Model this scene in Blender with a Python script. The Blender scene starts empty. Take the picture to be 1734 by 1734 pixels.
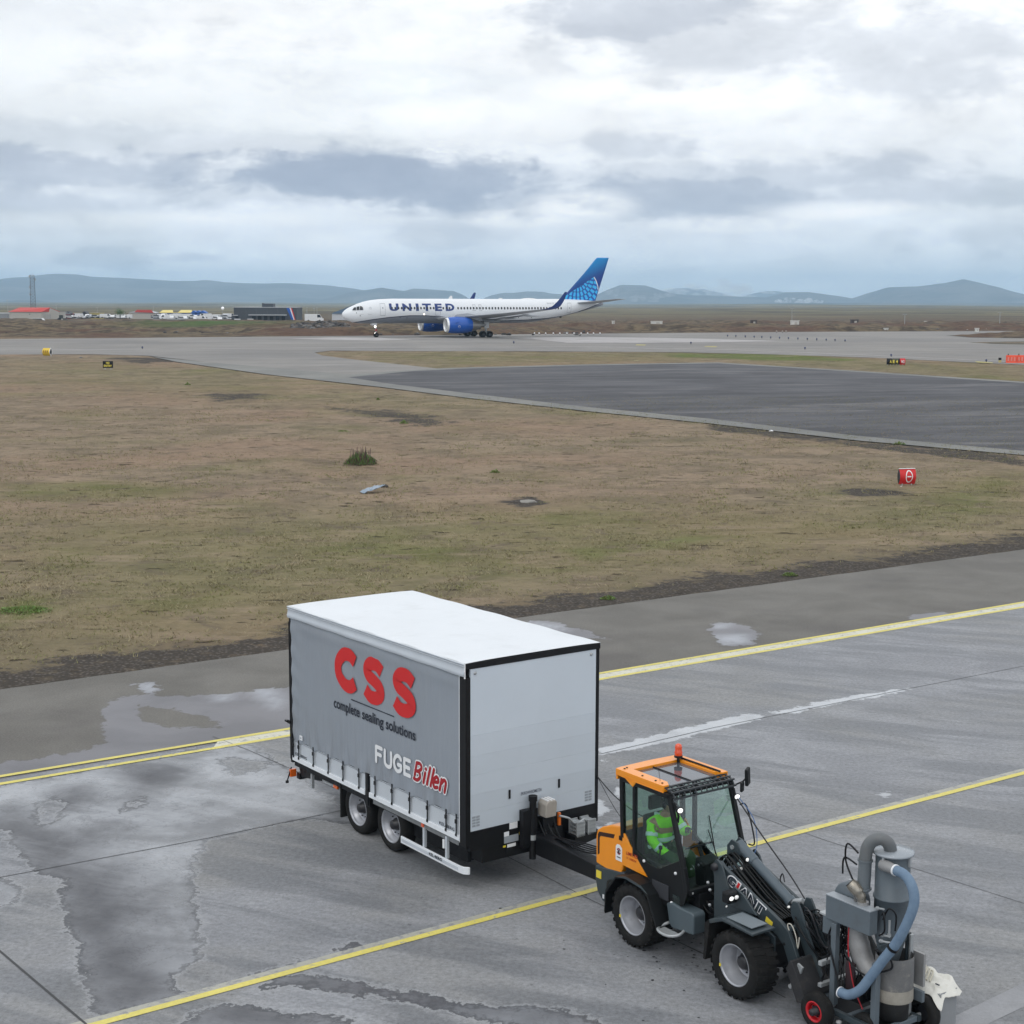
import bpy, bmesh, math, random
import numpy as np
from mathutils import Vector, Matrix
random.seed(7); np.random.seed(7)
S = bpy.context.scene
C = S.collection
PI = math.pi
# ------------------------------------------------------------------ calibration (metres; camera 8.97 m up at the origin, looking +Y)
FOC, HOR, ROLL, EYE = 2700., 507., -.003, 8.97
PITCH = math.atan((867 - HOR) / FOC)
PROF = [(-300, 0), (60, 0), (232, 2.85), (340, 2.6), (620, .6), (1500, -.5), (3000, -3.5), (6000, -9), (16000, -26)]
PX_, PZ_ = [p[0] for p in PROF], [p[1] for p in PROF]
def G(y): return np.interp(y, PX_, PZ_)
def ray(px, py):
    X = px - 867; V = 867 - py
    cr, sr = math.cos(ROLL), math.sin(ROLL)
    x = X * cr + V * sr; u = -X * sr + V * cr
    c, s = math.cos(PITCH), math.sin(PITCH)
    return np.array([x, FOC * c + u * s, -FOC * s + u * c]) / FOC
_YS = np.geomspace(5, 15900, 60000)
def gp(px, py, z=None):          # the spot of ground seen at a place in the photograph
    d = ray(px, py)
    if z is not None:
        t = (z - EYE) / d[2]; return Vector((d[0] * t, d[1] * t, z))
    t = _YS / d[1]; zz = EYE + d[2] * t - G(_YS); i = int(np.argmax(zz < 0))
    return Vector((d[0] * t[i], _YS[i], float(G(_YS[i]))))
def at(px, py, y):               # a point of that line of sight y metres away
    d = ray(px, py); t = y / d[1]; return Vector((d[0] * t, y, EYE + d[2] * t))
def gd(px, y):                   # ground point y metres away in that direction
    d = ray(px, 520); return Vector((d[0] * y / d[1], y, float(G(y))))
# ------------------------------------------------------------------ camera
cam = bpy.data.cameras.new('camera'); camo = bpy.data.objects.new('camera', cam); C.objects.link(camo)
cam.sensor_width = 36; cam.lens = 36 * FOC / 1734; cam.clip_start = .1; cam.clip_end = 60000
camo.location = (0, 0, EYE)
camo.rotation_euler = (Matrix.Rotation(PI / 2 - PITCH, 3, 'X') @ Matrix.Rotation(-ROLL, 3, 'Z')).to_euler()
S.camera = camo
S.view_settings.view_transform = 'Standard'; S.view_settings.look = 'None'
S.view_settings.exposure = 0; S.view_settings.gamma = 1; S.view_settings.use_curve_mapping = False
S.render.engine = 'CYCLES'
S.cycles.use_denoising = True; S.cycles.max_bounces = 8; S.cycles.transparent_max_bounces = 16
S.cycles.volume_bounces = 1; S.cycles.caustics_reflective = False; S.cycles.caustics_refractive = False
S.cycles.sample_clamp_indirect = 4
# ------------------------------------------------------------------ node helper
class N:
    def __init__(s, tree): s.t = tree; s.n = tree.nodes; s.l = tree.links
    def new(s, typ, **k):
        n = s.n.new(typ)
        for a, b in k.items(): setattr(n, a, b)
        return n
    def put(s, sock, v):
        if isinstance(v, bpy.types.NodeSocket): s.l.new(v, sock)
        elif v is not None:
            if isinstance(v, (tuple, list)) and sock.type == 'RGBA' and len(v) == 3: v = (*v, 1)
            sock.default_value = v
    def m(s, op, a, b=None, c=None, clamp=False):
        n = s.new('ShaderNodeMath', operation=op, use_clamp=clamp); s.put(n.inputs[0], a)
        if b is not None: s.put(n.inputs[1], b)
        if c is not None: s.put(n.inputs[2], c)
        return n.outputs[0]
    def mix(s, f, a, b, blend='MIX'):
        n = s.new('ShaderNodeMix', data_type='RGBA', blend_type=blend); s.put(n.inputs[0], f); s.put(n.inputs[6], a); s.put(n.inputs[7], b)
        return n.outputs[2]
    def noise(s, vec, scale, detail=3, rough=.55, dist=0, out=0):
        n = s.new('ShaderNodeTexNoise'); s.put(n.inputs['Vector'], vec); n.inputs['Scale'].default_value = scale
        n.inputs['Detail'].default_value = detail; n.inputs['Roughness'].default_value = rough; n.inputs['Distortion'].default_value = dist
        return n.outputs[out]
    def vor(s, vec, scale, out=0, rnd=1.):
        n = s.new('ShaderNodeTexVoronoi'); s.put(n.inputs['Vector'], vec); n.inputs['Scale'].default_value = scale; n.inputs['Randomness'].default_value = rnd
        return n.outputs[out]
    def sm(s, v, a, b, lo=0., hi=1.):
        n = s.new('ShaderNodeMapRange', interpolation_type='SMOOTHSTEP'); s.put(n.inputs[0], v); n.inputs[1].default_value = a; n.inputs[2].default_value = b
        n.inputs[3].default_value = lo; n.inputs[4].default_value = hi
        return n.outputs[0]
    def ramp(s, v, stops, interp='LINEAR'):
        n = s.new('ShaderNodeValToRGB'); s.put(n.inputs[0], v); cr = n.color_ramp; cr.interpolation = interp
        while len(cr.elements) < len(stops): cr.elements.new(.5)
        for e, (p, c) in zip(cr.elements, stops):
            e.position = p; e.color = (*c, 1) if len(c) == 3 else c
        return n.outputs[0]
    def obj(s, sc=(1, 1, 1), rot=(0, 0, 0), geo=False):
        if geo: o = s.new('ShaderNodeNewGeometry').outputs['Position']
        else: o = s.new('ShaderNodeTexCoord').outputs['Object']
        if any(rot): r0 = s.new('ShaderNodeMapping'); s.put(r0.inputs[0], o); r0.inputs['Rotation'].default_value = rot; o = r0.outputs[0]
        mp = s.new('ShaderNodeMapping'); s.put(mp.inputs[0], o); mp.inputs['Scale'].default_value = sc
        return mp.outputs[0]
    def attr(s, name): return s.new('ShaderNodeAttribute', attribute_name=name).outputs['Fac']
    def xyz(s, v):
        n = s.new('ShaderNodeSeparateXYZ'); s.put(n.inputs[0], v); return n.outputs
    def comb(s, x, y, z):
        n = s.new('ShaderNodeCombineXYZ'); s.put(n.inputs[0], x); s.put(n.inputs[1], y); s.put(n.inputs[2], z); return n.outputs[0]
    def bump(s, h, st, dist=.02, norm=None):
        n = s.new('ShaderNodeBump'); s.put(n.inputs['Height'], h); s.put(n.inputs['Strength'], st); n.inputs['Distance'].default_value = dist
        if norm is not None: s.put(n.inputs['Normal'], norm)
        return n.outputs[0]
def srgb(r, g, b):
    f = lambda c: (c / 255 / 12.92) if c / 255 <= .04045 else ((c / 255 + .055) / 1.055) ** 2.4
    return (f(r), f(g), f(b))
# ------------------------------------------------------------------ world: Nishita sky behind a broken overcast
W = bpy.data.worlds.new('World'); S.world = W; W.use_nodes = True
w = N(W.node_tree); w.n.clear()
SUN_EL, SUN_AZ = math.radians(48), math.radians(-150)       # azimuth from +Y towards +X
sky = w.new('ShaderNodeTexSky'); sky.sky_type = 'NISHITA'; sky.sun_disc = False
sky.sun_elevation = SUN_EL; sky.sun_rotation = SUN_AZ; sky.air_density = 1; sky.dust_density = 1.5
g = w.new('ShaderNodeTexCoord').outputs['Generated']
gx, gy, gz = w.xyz(g)
el = w.m('MAXIMUM', gz, 0.)
az = w.m('ARCTAN2', gx, gy)
den = w.m('ADD', el, .10)
pv = w.comb(w.m('DIVIDE', gx, den), w.m('DIVIDE', gy, den), 0.)
n1 = w.noise(pv, .62, 7, .56, .35)
n2 = w.noise(pv, 2.1, 6, .6, .5)
n3 = w.noise(pv, .23, 3, .5, .2)
q3 = w.comb(gx, gy, w.m('MULTIPLY', gz, 2.1))
n4 = w.noise(q3, 7., 9, .6, .25); n5 = w.noise(q3, 26., 7, .62, .2)
wob = w.m('MULTIPLY', w.m('SUBTRACT', n1, .5), 2.6)
wob2 = w.m('MULTIPLY', w.m('SUBTRACT', n2, .5), 1.6)
def cloud(px, py, sx, sy, k=1.):        # a cloud bank centred where the photograph shows it: azimuth, elevation, half sizes
    d = ray(px, py); a0 = math.atan2(d[0], d[1]); e0 = d[2] / math.sqrt(d @ d)
    u = w.m('DIVIDE', w.m('SUBTRACT', az, a0), sx / FOC); v = w.m('DIVIDE', w.m('SUBTRACT', el, e0), sy / FOC)
    r = w.m('SQRT', w.m('ADD', w.m('MULTIPLY', u, u), w.m('MULTIPLY', v, v)))
    r = w.m('ADD', r, w.m('ADD', w.m('MULTIPLY', wob, .45), w.m('ADD', w.m('MULTIPLY', w.m('SUBTRACT', n4, .5), 3.6), w.m('MULTIPLY', w.m('SUBTRACT', n5, .5), 1.9))))
    return w.m('MULTIPLY', w.sm(r, 1.30, .50), k)
darks = [(690, 308, 400, 46, 1.0), (880, 332, 170, 28, .7), (1190, 332, 210, 36, .8), (1330, 300, 230, 34, .5), (110, 290, 300, 34, .75), (150, 345, 300, 26, .55),
         (560, 300, 120, 40, .5), (1050, 12, 170, 40, .55), (1480, 70, 420, 55, .35), (1000, 300, 700, 30, .30), (400, 330, 500, 26, .35), (1100, 250, 110, 22, .4), (1560, 325, 240, 28, .4), (730, 400, 90, 26, .35),
         (330, 435, 60, 12, .5), (170, 440, 70, 16, .45), (1500, 130, 260, 40, .35), (380, 60, 240, 20, .12), (1620, 400, 230, 30, .3), (250, 245, 420, 30, .28)]
lights = [(1180, 155, 260, 26, .6), (300, 110, 420, 60, .45), (980, 345, 90, 24, .8), (1450, 360, 140, 20, .65), (900, 370, 90, 16, .5), (350, 370, 300, 20, .5),
          (1320, 175, 60, 14, .8), (560, 410, 150, 26, .4), (650, 200, 300, 40, .35), (1250, 380, 160, 14, .4)]
D = None
for c in darks:
    v = cloud(*c); D = v if D is None else w.m('MAXIMUM', D, v)
L = None
for c in lights:
    v = cloud(*c); L = v if L is None else w.m('MAXIMUM', L, v)
lay = w.m('ADD', w.m('MULTIPLY', w.m('SUBTRACT', n1, .5), .5), w.m('ADD', w.m('MULTIPLY', w.m('SUBTRACT', n4, .5), .75), w.m('MULTIPLY', w.m('SUBTRACT', n5, .5), .55)))
vert = w.ramp(el, [(0, (1.02, 1.12, 1.22)), (.018, (1.0, 1.08, 1.17)), (.04, (.91, .96, 1.03)), (.075, (.91, .945, .99)), (.11, (1.02, 1.04, 1.06)), (.18, (1.08, 1.10, 1.12)), (.40, (1.12, 1.14, 1.17)), (1, (1.2, 1.22, 1.24))])
col = w.mix(w.m('MULTIPLY', w.m('SUBTRACT', 1., el), 1., clamp=True), vert, vert)
br = w.m('ADD', 1., w.m('MULTIPLY', lay, .85))
col = w.mix(1., col, w.comb(br, br, br), 'MULTIPLY')
col = w.mix(w.m('MULTIPLY', D, .92), col, w.mix(w.sm(n4, .35, .65), (.36, .42, .54), (.53, .59, .70)))
col = w.mix(w.m('MULTIPLY', L, w.sm(n5, .3, .6, .35, 1.)), col, (1.28, 1.28, 1.27))
cov = w.m('MULTIPLY', w.sm(n3, .38, .5), 1.)
cov = w.m('MAXIMUM', cov, .88)
skyc = w.mix(cov, sky.outputs[0], w.mix(1., col, (10., 10., 10.), 'MULTIPLY'))
bg = w.new('ShaderNodeBackground'); w.put(bg.inputs[0], skyc); bg.inputs[1].default_value = .1
w.l.new(bg.outputs[0], w.new('ShaderNodeOutputWorld').inputs[0])
# ------------------------------------------------------------------ sun, weak and wide behind the overcast
sun = bpy.data.lights.new('sun', 'SUN'); sun.energy = .5; sun.angle = math.radians(25); sun.color = (1, .97, .92)
suno = bpy.data.objects.new('sun', sun); C.objects.link(suno)
suno.rotation_euler = Vector((math.sin(SUN_AZ) * math.cos(SUN_EL), math.cos(SUN_AZ) * math.cos(SUN_EL), math.sin(SUN_EL))).to_track_quat('Z', 'Y').to_euler()
# ------------------------------------------------------------------ materials
MATS = {}
def mat(name, col, rough=.6, metal=0., var=.12, vs=3., bump=0., bs=60., coat=0., dirt=0., spec=.5, dcol=(.12, .11, .10)):
    if name in MATS: return MATS[name]
    m = bpy.data.materials.new(name); m.use_nodes = True; t = N(m.node_tree); b = t.n['Principled BSDF']
    v = t.obj(); n = t.noise(v, vs, 5, .6); nf = t.noise(v, vs * 9, 3, .6)
    k = t.m('ADD', 1 - var, t.m('MULTIPLY', t.m('ADD', n, t.m('MULTIPLY', nf, .4)), var * 1.43))
    c = t.mix(1., (*col, 1), t.comb(k, k, k), 'MULTIPLY')
    if dirt: c = t.mix(t.m('MULTIPLY', t.sm(t.noise(v, vs * 1.7, 6, .7), .5, .75), dirt), c, (*dcol, 1))
    t.put(b.inputs['Base Color'], c)
    t.put(b.inputs['Roughness'], t.m('ADD', rough - .08, t.m('MULTIPLY', nf, .16), clamp=True))
    b.inputs['Metallic'].default_value = metal; b.inputs['Coat Weight'].default_value = coat; b.inputs['Specular IOR Level'].default_value = spec
    if bump: t.put(b.inputs['Normal'], t.bump(t.noise(v, bs, 4, .6), bump, .01))
    MATS[name] = m; return m
def glassmat(name, tint, gl=.35):
    m = bpy.data.materials.new(name); m.use_nodes = True; t = N(m.node_tree); t.n.remove(t.n['Principled BSDF'])
    tr = t.new('ShaderNodeBsdfTransparent'); tr.inputs[0].default_value = (*tint, 1)
    g_ = t.new('ShaderNodeBsdfGlossy'); g_.inputs['Roughness'].default_value = .03; g_.inputs[0].default_value = (.9, .95, 1, 1)
    lw = t.new('ShaderNodeLayerWeight'); lw.inputs[0].default_value = .5
    mx = t.new('ShaderNodeMixShader'); t.put(mx.inputs[0], t.m('MULTIPLY', t.m('ADD', .045, t.m('POWER', lw.outputs['Facing'], 4.)), gl, clamp=True)); t.l.new(tr.outputs[0], mx.inputs[1]); t.l.new(g_.outputs[0], mx.inputs[2])
    t.l.new(mx.outputs[0], t.n['Material Output'].inputs[0]); return m
def emat(name, col, st):
    m = bpy.data.materials.new(name); m.use_nodes = True; b = m.node_tree.nodes['Principled BSDF']
    b.inputs['Base Color'].default_value = (*col, 1); b.inputs['Emission Color'].default_value = (*col, 1); b.inputs['Emission Strength'].default_value = st
    b.inputs['Roughness'].default_value = .3; return m
# ------------------------------------------------------------------ mesh builder
class MB:
    def __init__(s): s.v = []; s.f = []; s.mi = []; s.sm = []
    def add(s, vs, fs, M=None, mi=0, sm=False):
        o = len(s.v)
        for v in vs:
            v = Vector(v); s.v.append(tuple(M @ v) if M is not None else tuple(v))
        for f in fs: s.f.append(tuple(i + o for i in f)); s.mi.append(mi); s.sm.append(sm)
        return s
    def box(s, x0, x1, y0, y1, z0, z1, M=None, mi=0):
        return s.add([(x0, y0, z0), (x1, y0, z0), (x1, y1, z0), (x0, y1, z0), (x0, y0, z1), (x1, y0, z1), (x1, y1, z1), (x0, y1, z1)],
                     [(0, 3, 2, 1), (4, 5, 6, 7), (0, 1, 5, 4), (1, 2, 6, 5), (2, 3, 7, 6), (3, 0, 4, 7)], M, mi)
    def cbox(s, c, d, M=None, mi=0):
        return s.box(c[0] - d[0] / 2, c[0] + d[0] / 2, c[1] - d[1] / 2, c[1] + d[1] / 2, c[2] - d[2] / 2, c[2] + d[2] / 2, M, mi)
    def beam(s, a, b, wx, wz, mi=0):        # rectangular bar from a to b
        a, b = Vector(a), Vector(b); d = (b - a); q = d.to_track_quat('Y', 'Z').to_matrix().to_4x4()
        return s.box(-wx / 2, wx / 2, 0, d.length, -wz / 2, wz / 2, Matrix.Translation(a) @ q, mi)
    def tube(s, pts, r, n=10, mi=0, caps=True, closed=False):
        P = [Vector(p) for p in pts]; rr = r if isinstance(r, (list, tuple)) else [r] * len(P); vs = []; fs = []
        up = None; K = len(P)
        for i, p in enumerate(P):
            if closed: d = P[(i + 1) % K] - P[i - 1]
            else: d = (P[min(i + 1, K - 1)] - P[max(i - 1, 0)])
            d.normalize()
            if up is None: up = d.orthogonal().normalized()
            up = (up - d * up.dot(d)); up = up.normalized() if up.length > 1e-6 else d.orthogonal().normalized()
            sd = d.cross(up)
            for k in range(n):
                a = 2 * PI * k / n; vs.append(p + (up * math.cos(a) + sd * math.sin(a)) * rr[i])
        for i in range(K if closed else K - 1):
            j = (i + 1) % K
            for k in range(n): fs.append((i * n + k, i * n + (k + 1) % n, j * n + (k + 1) % n, j * n + k))
        s.add(vs, fs, None, mi, True)
        if caps and not closed: s.add(vs[:n][::-1], [tuple(range(n))], None, mi); s.add(vs[-n:], [tuple(range(n))], None, mi)
        return s
    def lathe(s, prof, n=24, M=None, mi=0, sm=True, closed=False, cap=False):   # profile (r, z) round local Z
        vs = []; fs = []; K = len(prof)
        for r, z in prof:
            for k in range(n): a = 2 * PI * k / n; vs.append((r * math.cos(a), r * math.sin(a), z))
        for i in range(K if closed else K - 1):
            j = (i + 1) % K
            for k in range(n): fs.append((i * n + k, i * n + (k + 1) % n, j * n + (k + 1) % n, j * n + k))
        s.add(vs, fs, M, mi, sm)
        if cap:
            s.add(vs[:n][::-1], [tuple(range(n))], M, mi); s.add(vs[-n:], [tuple(range(n))], M, mi)
        return s
    def prism(s, poly, lo, hi, ax='Y', M=None, mi=0):  # polygon extruded along an axis
        n = len(poly)
        def P(a, b, c): return {'Y': (a, c, b), 'Z': (a, b, c), 'X': (c, a, b)}[ax]
        vs = [P(a, b, lo) for a, b in poly] + [P(a, b, hi) for a, b in poly]
        ar = sum(poly[i][0] * poly[(i + 1) % n][1] - poly[(i + 1) % n][0] * poly[i][1] for i in range(n))
        flip = (ar < 0) ^ (ax == 'Y')
        A = tuple(range(n)); Bf = tuple(range(n, 2 * n)); sides = [(i, (i + 1) % n, n + (i + 1) % n, n + i) for i in range(n)]
        if flip: fs = [A, Bf[::-1]] + [q[::-1] for q in sides]
        else: fs = [A[::-1], Bf] + sides
        return s.add(vs, fs, M, mi)
    def mesh(s, name, mats):
        me = bpy.data.meshes.new(name); me.from_pydata(s.v, [], s.f)
        for m in (mats if isinstance(mats, (list, tuple)) else [mats]): me.materials.append(m)
        me.polygons.foreach_set('material_index', s.mi); me.polygons.foreach_set('use_smooth', s.sm); me.update(); return me
    def build(s, name, mats, parent=None, bevel=0, loc=None, **tags):
        o = bpy.data.objects.new(name, s.mesh(name, mats)); C.objects.link(o)
        if parent is not None: o.parent = parent
        if loc is not None: o.location = loc
        if bevel:
            b = o.modifiers.new('bevel', 'BEVEL'); b.width = bevel; b.segments = 2; b.limit_method = 'ANGLE'; b.angle_limit = .6; b.harden_normals = False
        for k, v in tags.items(): o[k] = v
        return o
def thing(name, label, cat, loc=(0, 0, 0), rz=0., group=None, sc=1.):
    o = bpy.data.objects.new(name, None); C.objects.link(o); o.location = loc; o.rotation_euler = (0, 0, rz); o.scale = (sc,) * 3
    o.empty_display_size = .2; o['label'] = label; o['category'] = cat
    if group: o['group'] = group
    return o
def tag(o, label=None, cat=None, group=None, kind=None):
    for k, v in (('label', label), ('category', cat), ('group', group), ('kind', kind)):
        if v: o[k] = v
    return o
def copy_tree(o, parent=None):
    c = o.copy(); C.objects.link(c)
    if parent is not None: c.parent = parent
    for ch in o.children: copy_tree(ch, c)
    return c
def rot(ax, a): return Matrix.Rotation(a, 4, ax)
def TR(x, y, z): return Matrix.Translation((x, y, z))
def smoothpath(pts, k=6):            # Catmull-Rom through the points
    P = [Vector(p) for p in pts]; out = []
    for i in range(len(P) - 1):
        a, b, c, d = P[max(i - 1, 0)], P[i], P[i + 1], P[min(i + 2, len(P) - 1)]
        for j in range(k):
            t = j / k
            out.append(.5 * ((2 * b) + (c - a) * t + (2 * a - 5 * b + 4 * c - d) * t * t + (3 * b - a - 3 * c + d) * t ** 3))
    out.append(P[-1]); return out
def textmb(txt, size, width=None, bold=0., shear=0., ext=0., space=1., fill_only=False):
    """lettering as triangles in the XY plane, left-bottom at 0, fitted to a width and height"""
    cu = bpy.data.curves.new('t', 'FONT'); cu.body = txt; cu.size = 1; cu.offset = bold; cu.shear = shear; cu.space_character = space; cu.resolution_u = 4
    cu.extrude = 0; cu.fill_mode = 'FRONT'
    o = bpy.data.objects.new('t', cu); C.objects.link(o); dg = bpy.context.evaluated_depsgraph_get(); me = bpy.data.meshes.new_from_object(o.evaluated_get(dg))
    co = np.array([v.co[:] for v in me.vertices]); fs = [tuple(p.vertices) for p in me.polygons]
    bpy.data.objects.remove(o); bpy.data.curves.remove(cu); bpy.data.meshes.remove(me)
    mn, mx = co.min(0), co.max(0); h = size / (mx[1] - mn[1]); wd = (width / (mx[0] - mn[0])) if width else h
    co = (co - mn) * np.array([wd, h, 0])
    return co, fs
# ================================================================== GROUND
def to_world(poly): return np.array([list(gp(*p)[:2]) for p in poly])
def sdf(P, poly):                 # signed distance, negative inside
    A = poly; B = np.roll(poly, -1, 0); d2 = np.full(len(P), 1e18); ins = np.zeros(len(P), bool)
    for a, b in zip(A, B):
        e = b - a; w_ = P - a; t = np.clip((w_ @ e) / max(e @ e, 1e-12), 0, 1); q = w_ - t[:, None] * e
        d2 = np.minimum(d2, (q * q).sum(1))
        c = (a[1] > P[:, 1]) != (b[1] > P[:, 1])
        with np.errstate(divide='ignore', invalid='ignore'):
            ins ^= c & (P[:, 0] < (b[0] - a[0]) * (P[:, 1] - a[1]) / (b[1] - a[1] + 1e-30) + a[0])
    d = np.sqrt(d2); return np.where(ins, -d, d)
def vnoise(x, y, seed=0):         # smooth value noise
    xi = np.floor(x).astype(np.int64); yi = np.floor(y).astype(np.int64); fx = x - xi; fy = y - yi
    fx = fx * fx * (3 - 2 * fx); fy = fy * fy * (3 - 2 * fy)
    def h(a, b):
        n = (a * 374761393 + b * 668265263 + seed * 974711) & 0x7fffffff; n = ((n ^ (n >> 13)) * 1274126177) & 0x7fffffff
        return ((n ^ (n >> 16)) & 0xffff) / 65535.
    return (h(xi, yi) * (1 - fx) + h(xi + 1, yi) * fx) * (1 - fy) + (h(xi, yi + 1) * (1 - fx) + h(xi + 1, yi + 1) * fx) * fy
def fbm(x, y, o=4, seed=0):
    s = 0; a = .5
    for i in range(o): s = s + a * vnoise(x * 2 ** i, y * 2 ** i, seed + i); a *= .5
    return s
def gridmesh(name, V, nr, nc, mats, attrs=None, smooth=True):
    me = bpy.data.meshes.new(name); me.vertices.add(len(V)); me.vertices.foreach_set('co', V.astype(np.float32).ravel())
    i = (np.arange(nr - 1)[:, None] * nc + np.arange(nc - 1)[None]).ravel(); q = np.stack([i, i + 1, i + nc + 1, i + nc], 1)
    me.loops.add(q.size); me.loops.foreach_set('vertex_index', q.ravel()); me.polygons.add(len(q))
    me.polygons.foreach_set('loop_start', np.arange(len(q)) * 4); me.polygons.foreach_set('loop_total', np.full(len(q), 4)); me.update(calc_edges=True)
    me.polygons.foreach_set('use_smooth', np.full(len(q), smooth)); me.materials.append(mats)
    for k, a in (attrs or {}).items():
        at_ = me.attributes.new(k, 'FLOAT', 'POINT'); at_.data.foreach_set('value', a.astype(np.float32))
    o = bpy.data.objects.new(name, me); C.objects.link(o); return o
# --- the two lines of the apron: grass edge and double yellow line, as y = f(x)
EX = np.array([-400, -60, -11.83, 2.32, 18.67, 90, 400.]); EY = np.array([36.01 - .70 * 388.17, 36.01 - .70 * 48.17, 36.01, 46.07, 57.44, 57.44 + .69 * 71.33, 57.44 + .69 * 381.3])
DX = np.array([-400, -60, -9.61, -4.67, 2.19, 15.29, 90, 400.]); DY = np.array([29.03 - .7 * 390.4, 29.03 - .7 * 50.4, 29.03, 32.42, 37.56, 46.82, 46.82 + .69 * 74.7, 46.82 + .69 * 384.7])
def edge(x): return np.interp(x, EX, EY)
def dbl(x): return np.interp(x, DX, DY)
# --- paved areas beyond the grass, as the photograph outlines them
TAXI_FAR = [(-4200, 590), (-500, 578), (0, 574.4), (300, 571.5), (600, 568.8), (1000, 565), (1360, 562), (1734, 560.5), (2400, 559.5), (6000, 559)]
TAXI = TAXI_FAR + [(6000, 690), (2400, 640), (1734, 618), (1480, 606), (1300, 600), (1150, 596.5), (900, 595), (700, 594.8), (560, 594), (533, 597), (545, 602), (600, 609), (740, 624), (600, 636), (380, 616), (250, 602.5), (150, 600), (0, 600.5), (-500, 604), (-4200, 625)]
OLD = [(590, 639), (700, 628.5), (800, 624), (1000, 619), (1215, 615.5), (1450, 630), (1734, 649), (2400, 690), (4200, 790), (4200, 1060), (2400, 840), (1734, 764), (1450, 738), (1200, 709), (1000, 690), (800, 667), (660, 650)]
MARGIN = [(380, 616), (590, 634), (740, 624), (800, 622), (1000, 617), (1216, 613.8), (1450, 628), (1734, 646.6), (2400, 686), (4200, 786), (4200, 1074), (2400, 850), (1734, 771), (1450, 746), (1200, 717), (1000, 697), (800, 675), (640, 655), (450, 634), (300, 613), (255, 604)]
ISL1 = [(1602, 568.2), (1680, 566.2), (1734, 566), (2600, 565), (2600, 573), (1734, 573), (1640, 571.5)]
ISL2 = [(1640, 580), (1700, 578.8), (1734, 578.5), (2600, 577), (2600, 587), (1734, 583.8), (1680, 582.5)]
WT, WO, WM, WI1, WI2 = [to_world(p) for p in (TAXI, OLD, MARGIN, ISL1, ISL2)]
# --- ground sheet: a fan of rows that follows the terrain
rows = np.unique(np.concatenate([np.linspace(-260, 20, 15), np.linspace(22, 34, 12), np.geomspace(34.4, 120, 420), np.geomspace(120.4, 330, 330), np.geomspace(332, 900, 180), np.geomspace(910, 13000, 130), np.array([60, 232, 340, 620, 1500, 3000, 6000.])]))
cols = np.unique(np.concatenate([np.linspace(-.42, .42, 380), np.linspace(-2.2, -.43, 40), np.linspace(.43, 2.2, 40)]))
RR, CC = np.meshgrid(rows, cols, indexing='ij')
X = CC * np.maximum(RR, 34) ; X = np.where(RR < 34, CC * 34 * (1 + (34 - RR) / 60.), X); X = np.clip(X, -13800, 13800); Y = RR.copy()
P = np.stack([X.ravel(), Y.ravel()], 1); y = P[:, 1]; x = P[:, 0]
pave = np.minimum.reduce([sdf(P, WT), sdf(P, WM)]); isl = np.minimum(sdf(P, WI1), sdf(P, WI2)); pave = np.maximum(pave, -isl)
ed = edge(x) - y                 # >0 on the apron side
far_n = np.clip((y - 900) / 3000, 0, 1)
amp = .05 + .10 * np.clip((y - 60) / 120, 0, 1)
lava = np.clip((y - 262) / 20, 0, 1) * (y > 240) * np.clip((700 - y) / 200, 0, 1)
hgt = amp * (fbm(x / 3.1, y / 3.1, 4, 3) - .3) * 1.6 + .02 * fbm(x * 2.2, y * 2.2, 2, 9)
hgt = hgt + lava * (1.5 * np.maximum(fbm(x / 14., y / 9., 5, 21) - .42, 0) * 2.2 + .35 * fbm(x / 2.5, y / 2.5, 3, 5))
hgt = hgt + far_n * 14 * (fbm(x / 700, y / 500, 4, 40) - .45)
dist = np.minimum(pave, -ed)
fade = np.clip(dist / np.where(y > 240, 3.5, 1.2), 0, 1)
z = G(y) + hgt * fade - .02
z = np.where(dist < 0, G(y) - .05 - np.clip(-dist * .4, 0, .45), z)
gravel = np.clip(1 - (-ed - .4) / 5.0, 0, 1)            # bare stony verge along the asphalt edge
for poly in ([(335, 673), (360, 667), (440, 666), (470, 669), (430, 677), (370, 680)], [(560, 690), (640, 694), (740, 706), (765, 716), (720, 722), (620, 708)], [(190, 606), (300, 606), (310, 612), (240, 616), (190, 612)],
             [(1420, 826), (1500, 828), (1560, 838), (1470, 842), (1400, 838)], [(840, 850), (900, 842), (930, 852), (880, 862)], [(1200, 715), (1734, 772), (1734, 790), (1450, 757), (1200, 728)]):
    Wp = to_world(poly); gravel = np.maximum(gravel, np.clip(.45 - sdf(P, Wp) / (2.2 if Wp[:, 1].max() < 110 else 6), 0, .72))
green = np.zeros(len(P))
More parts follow.
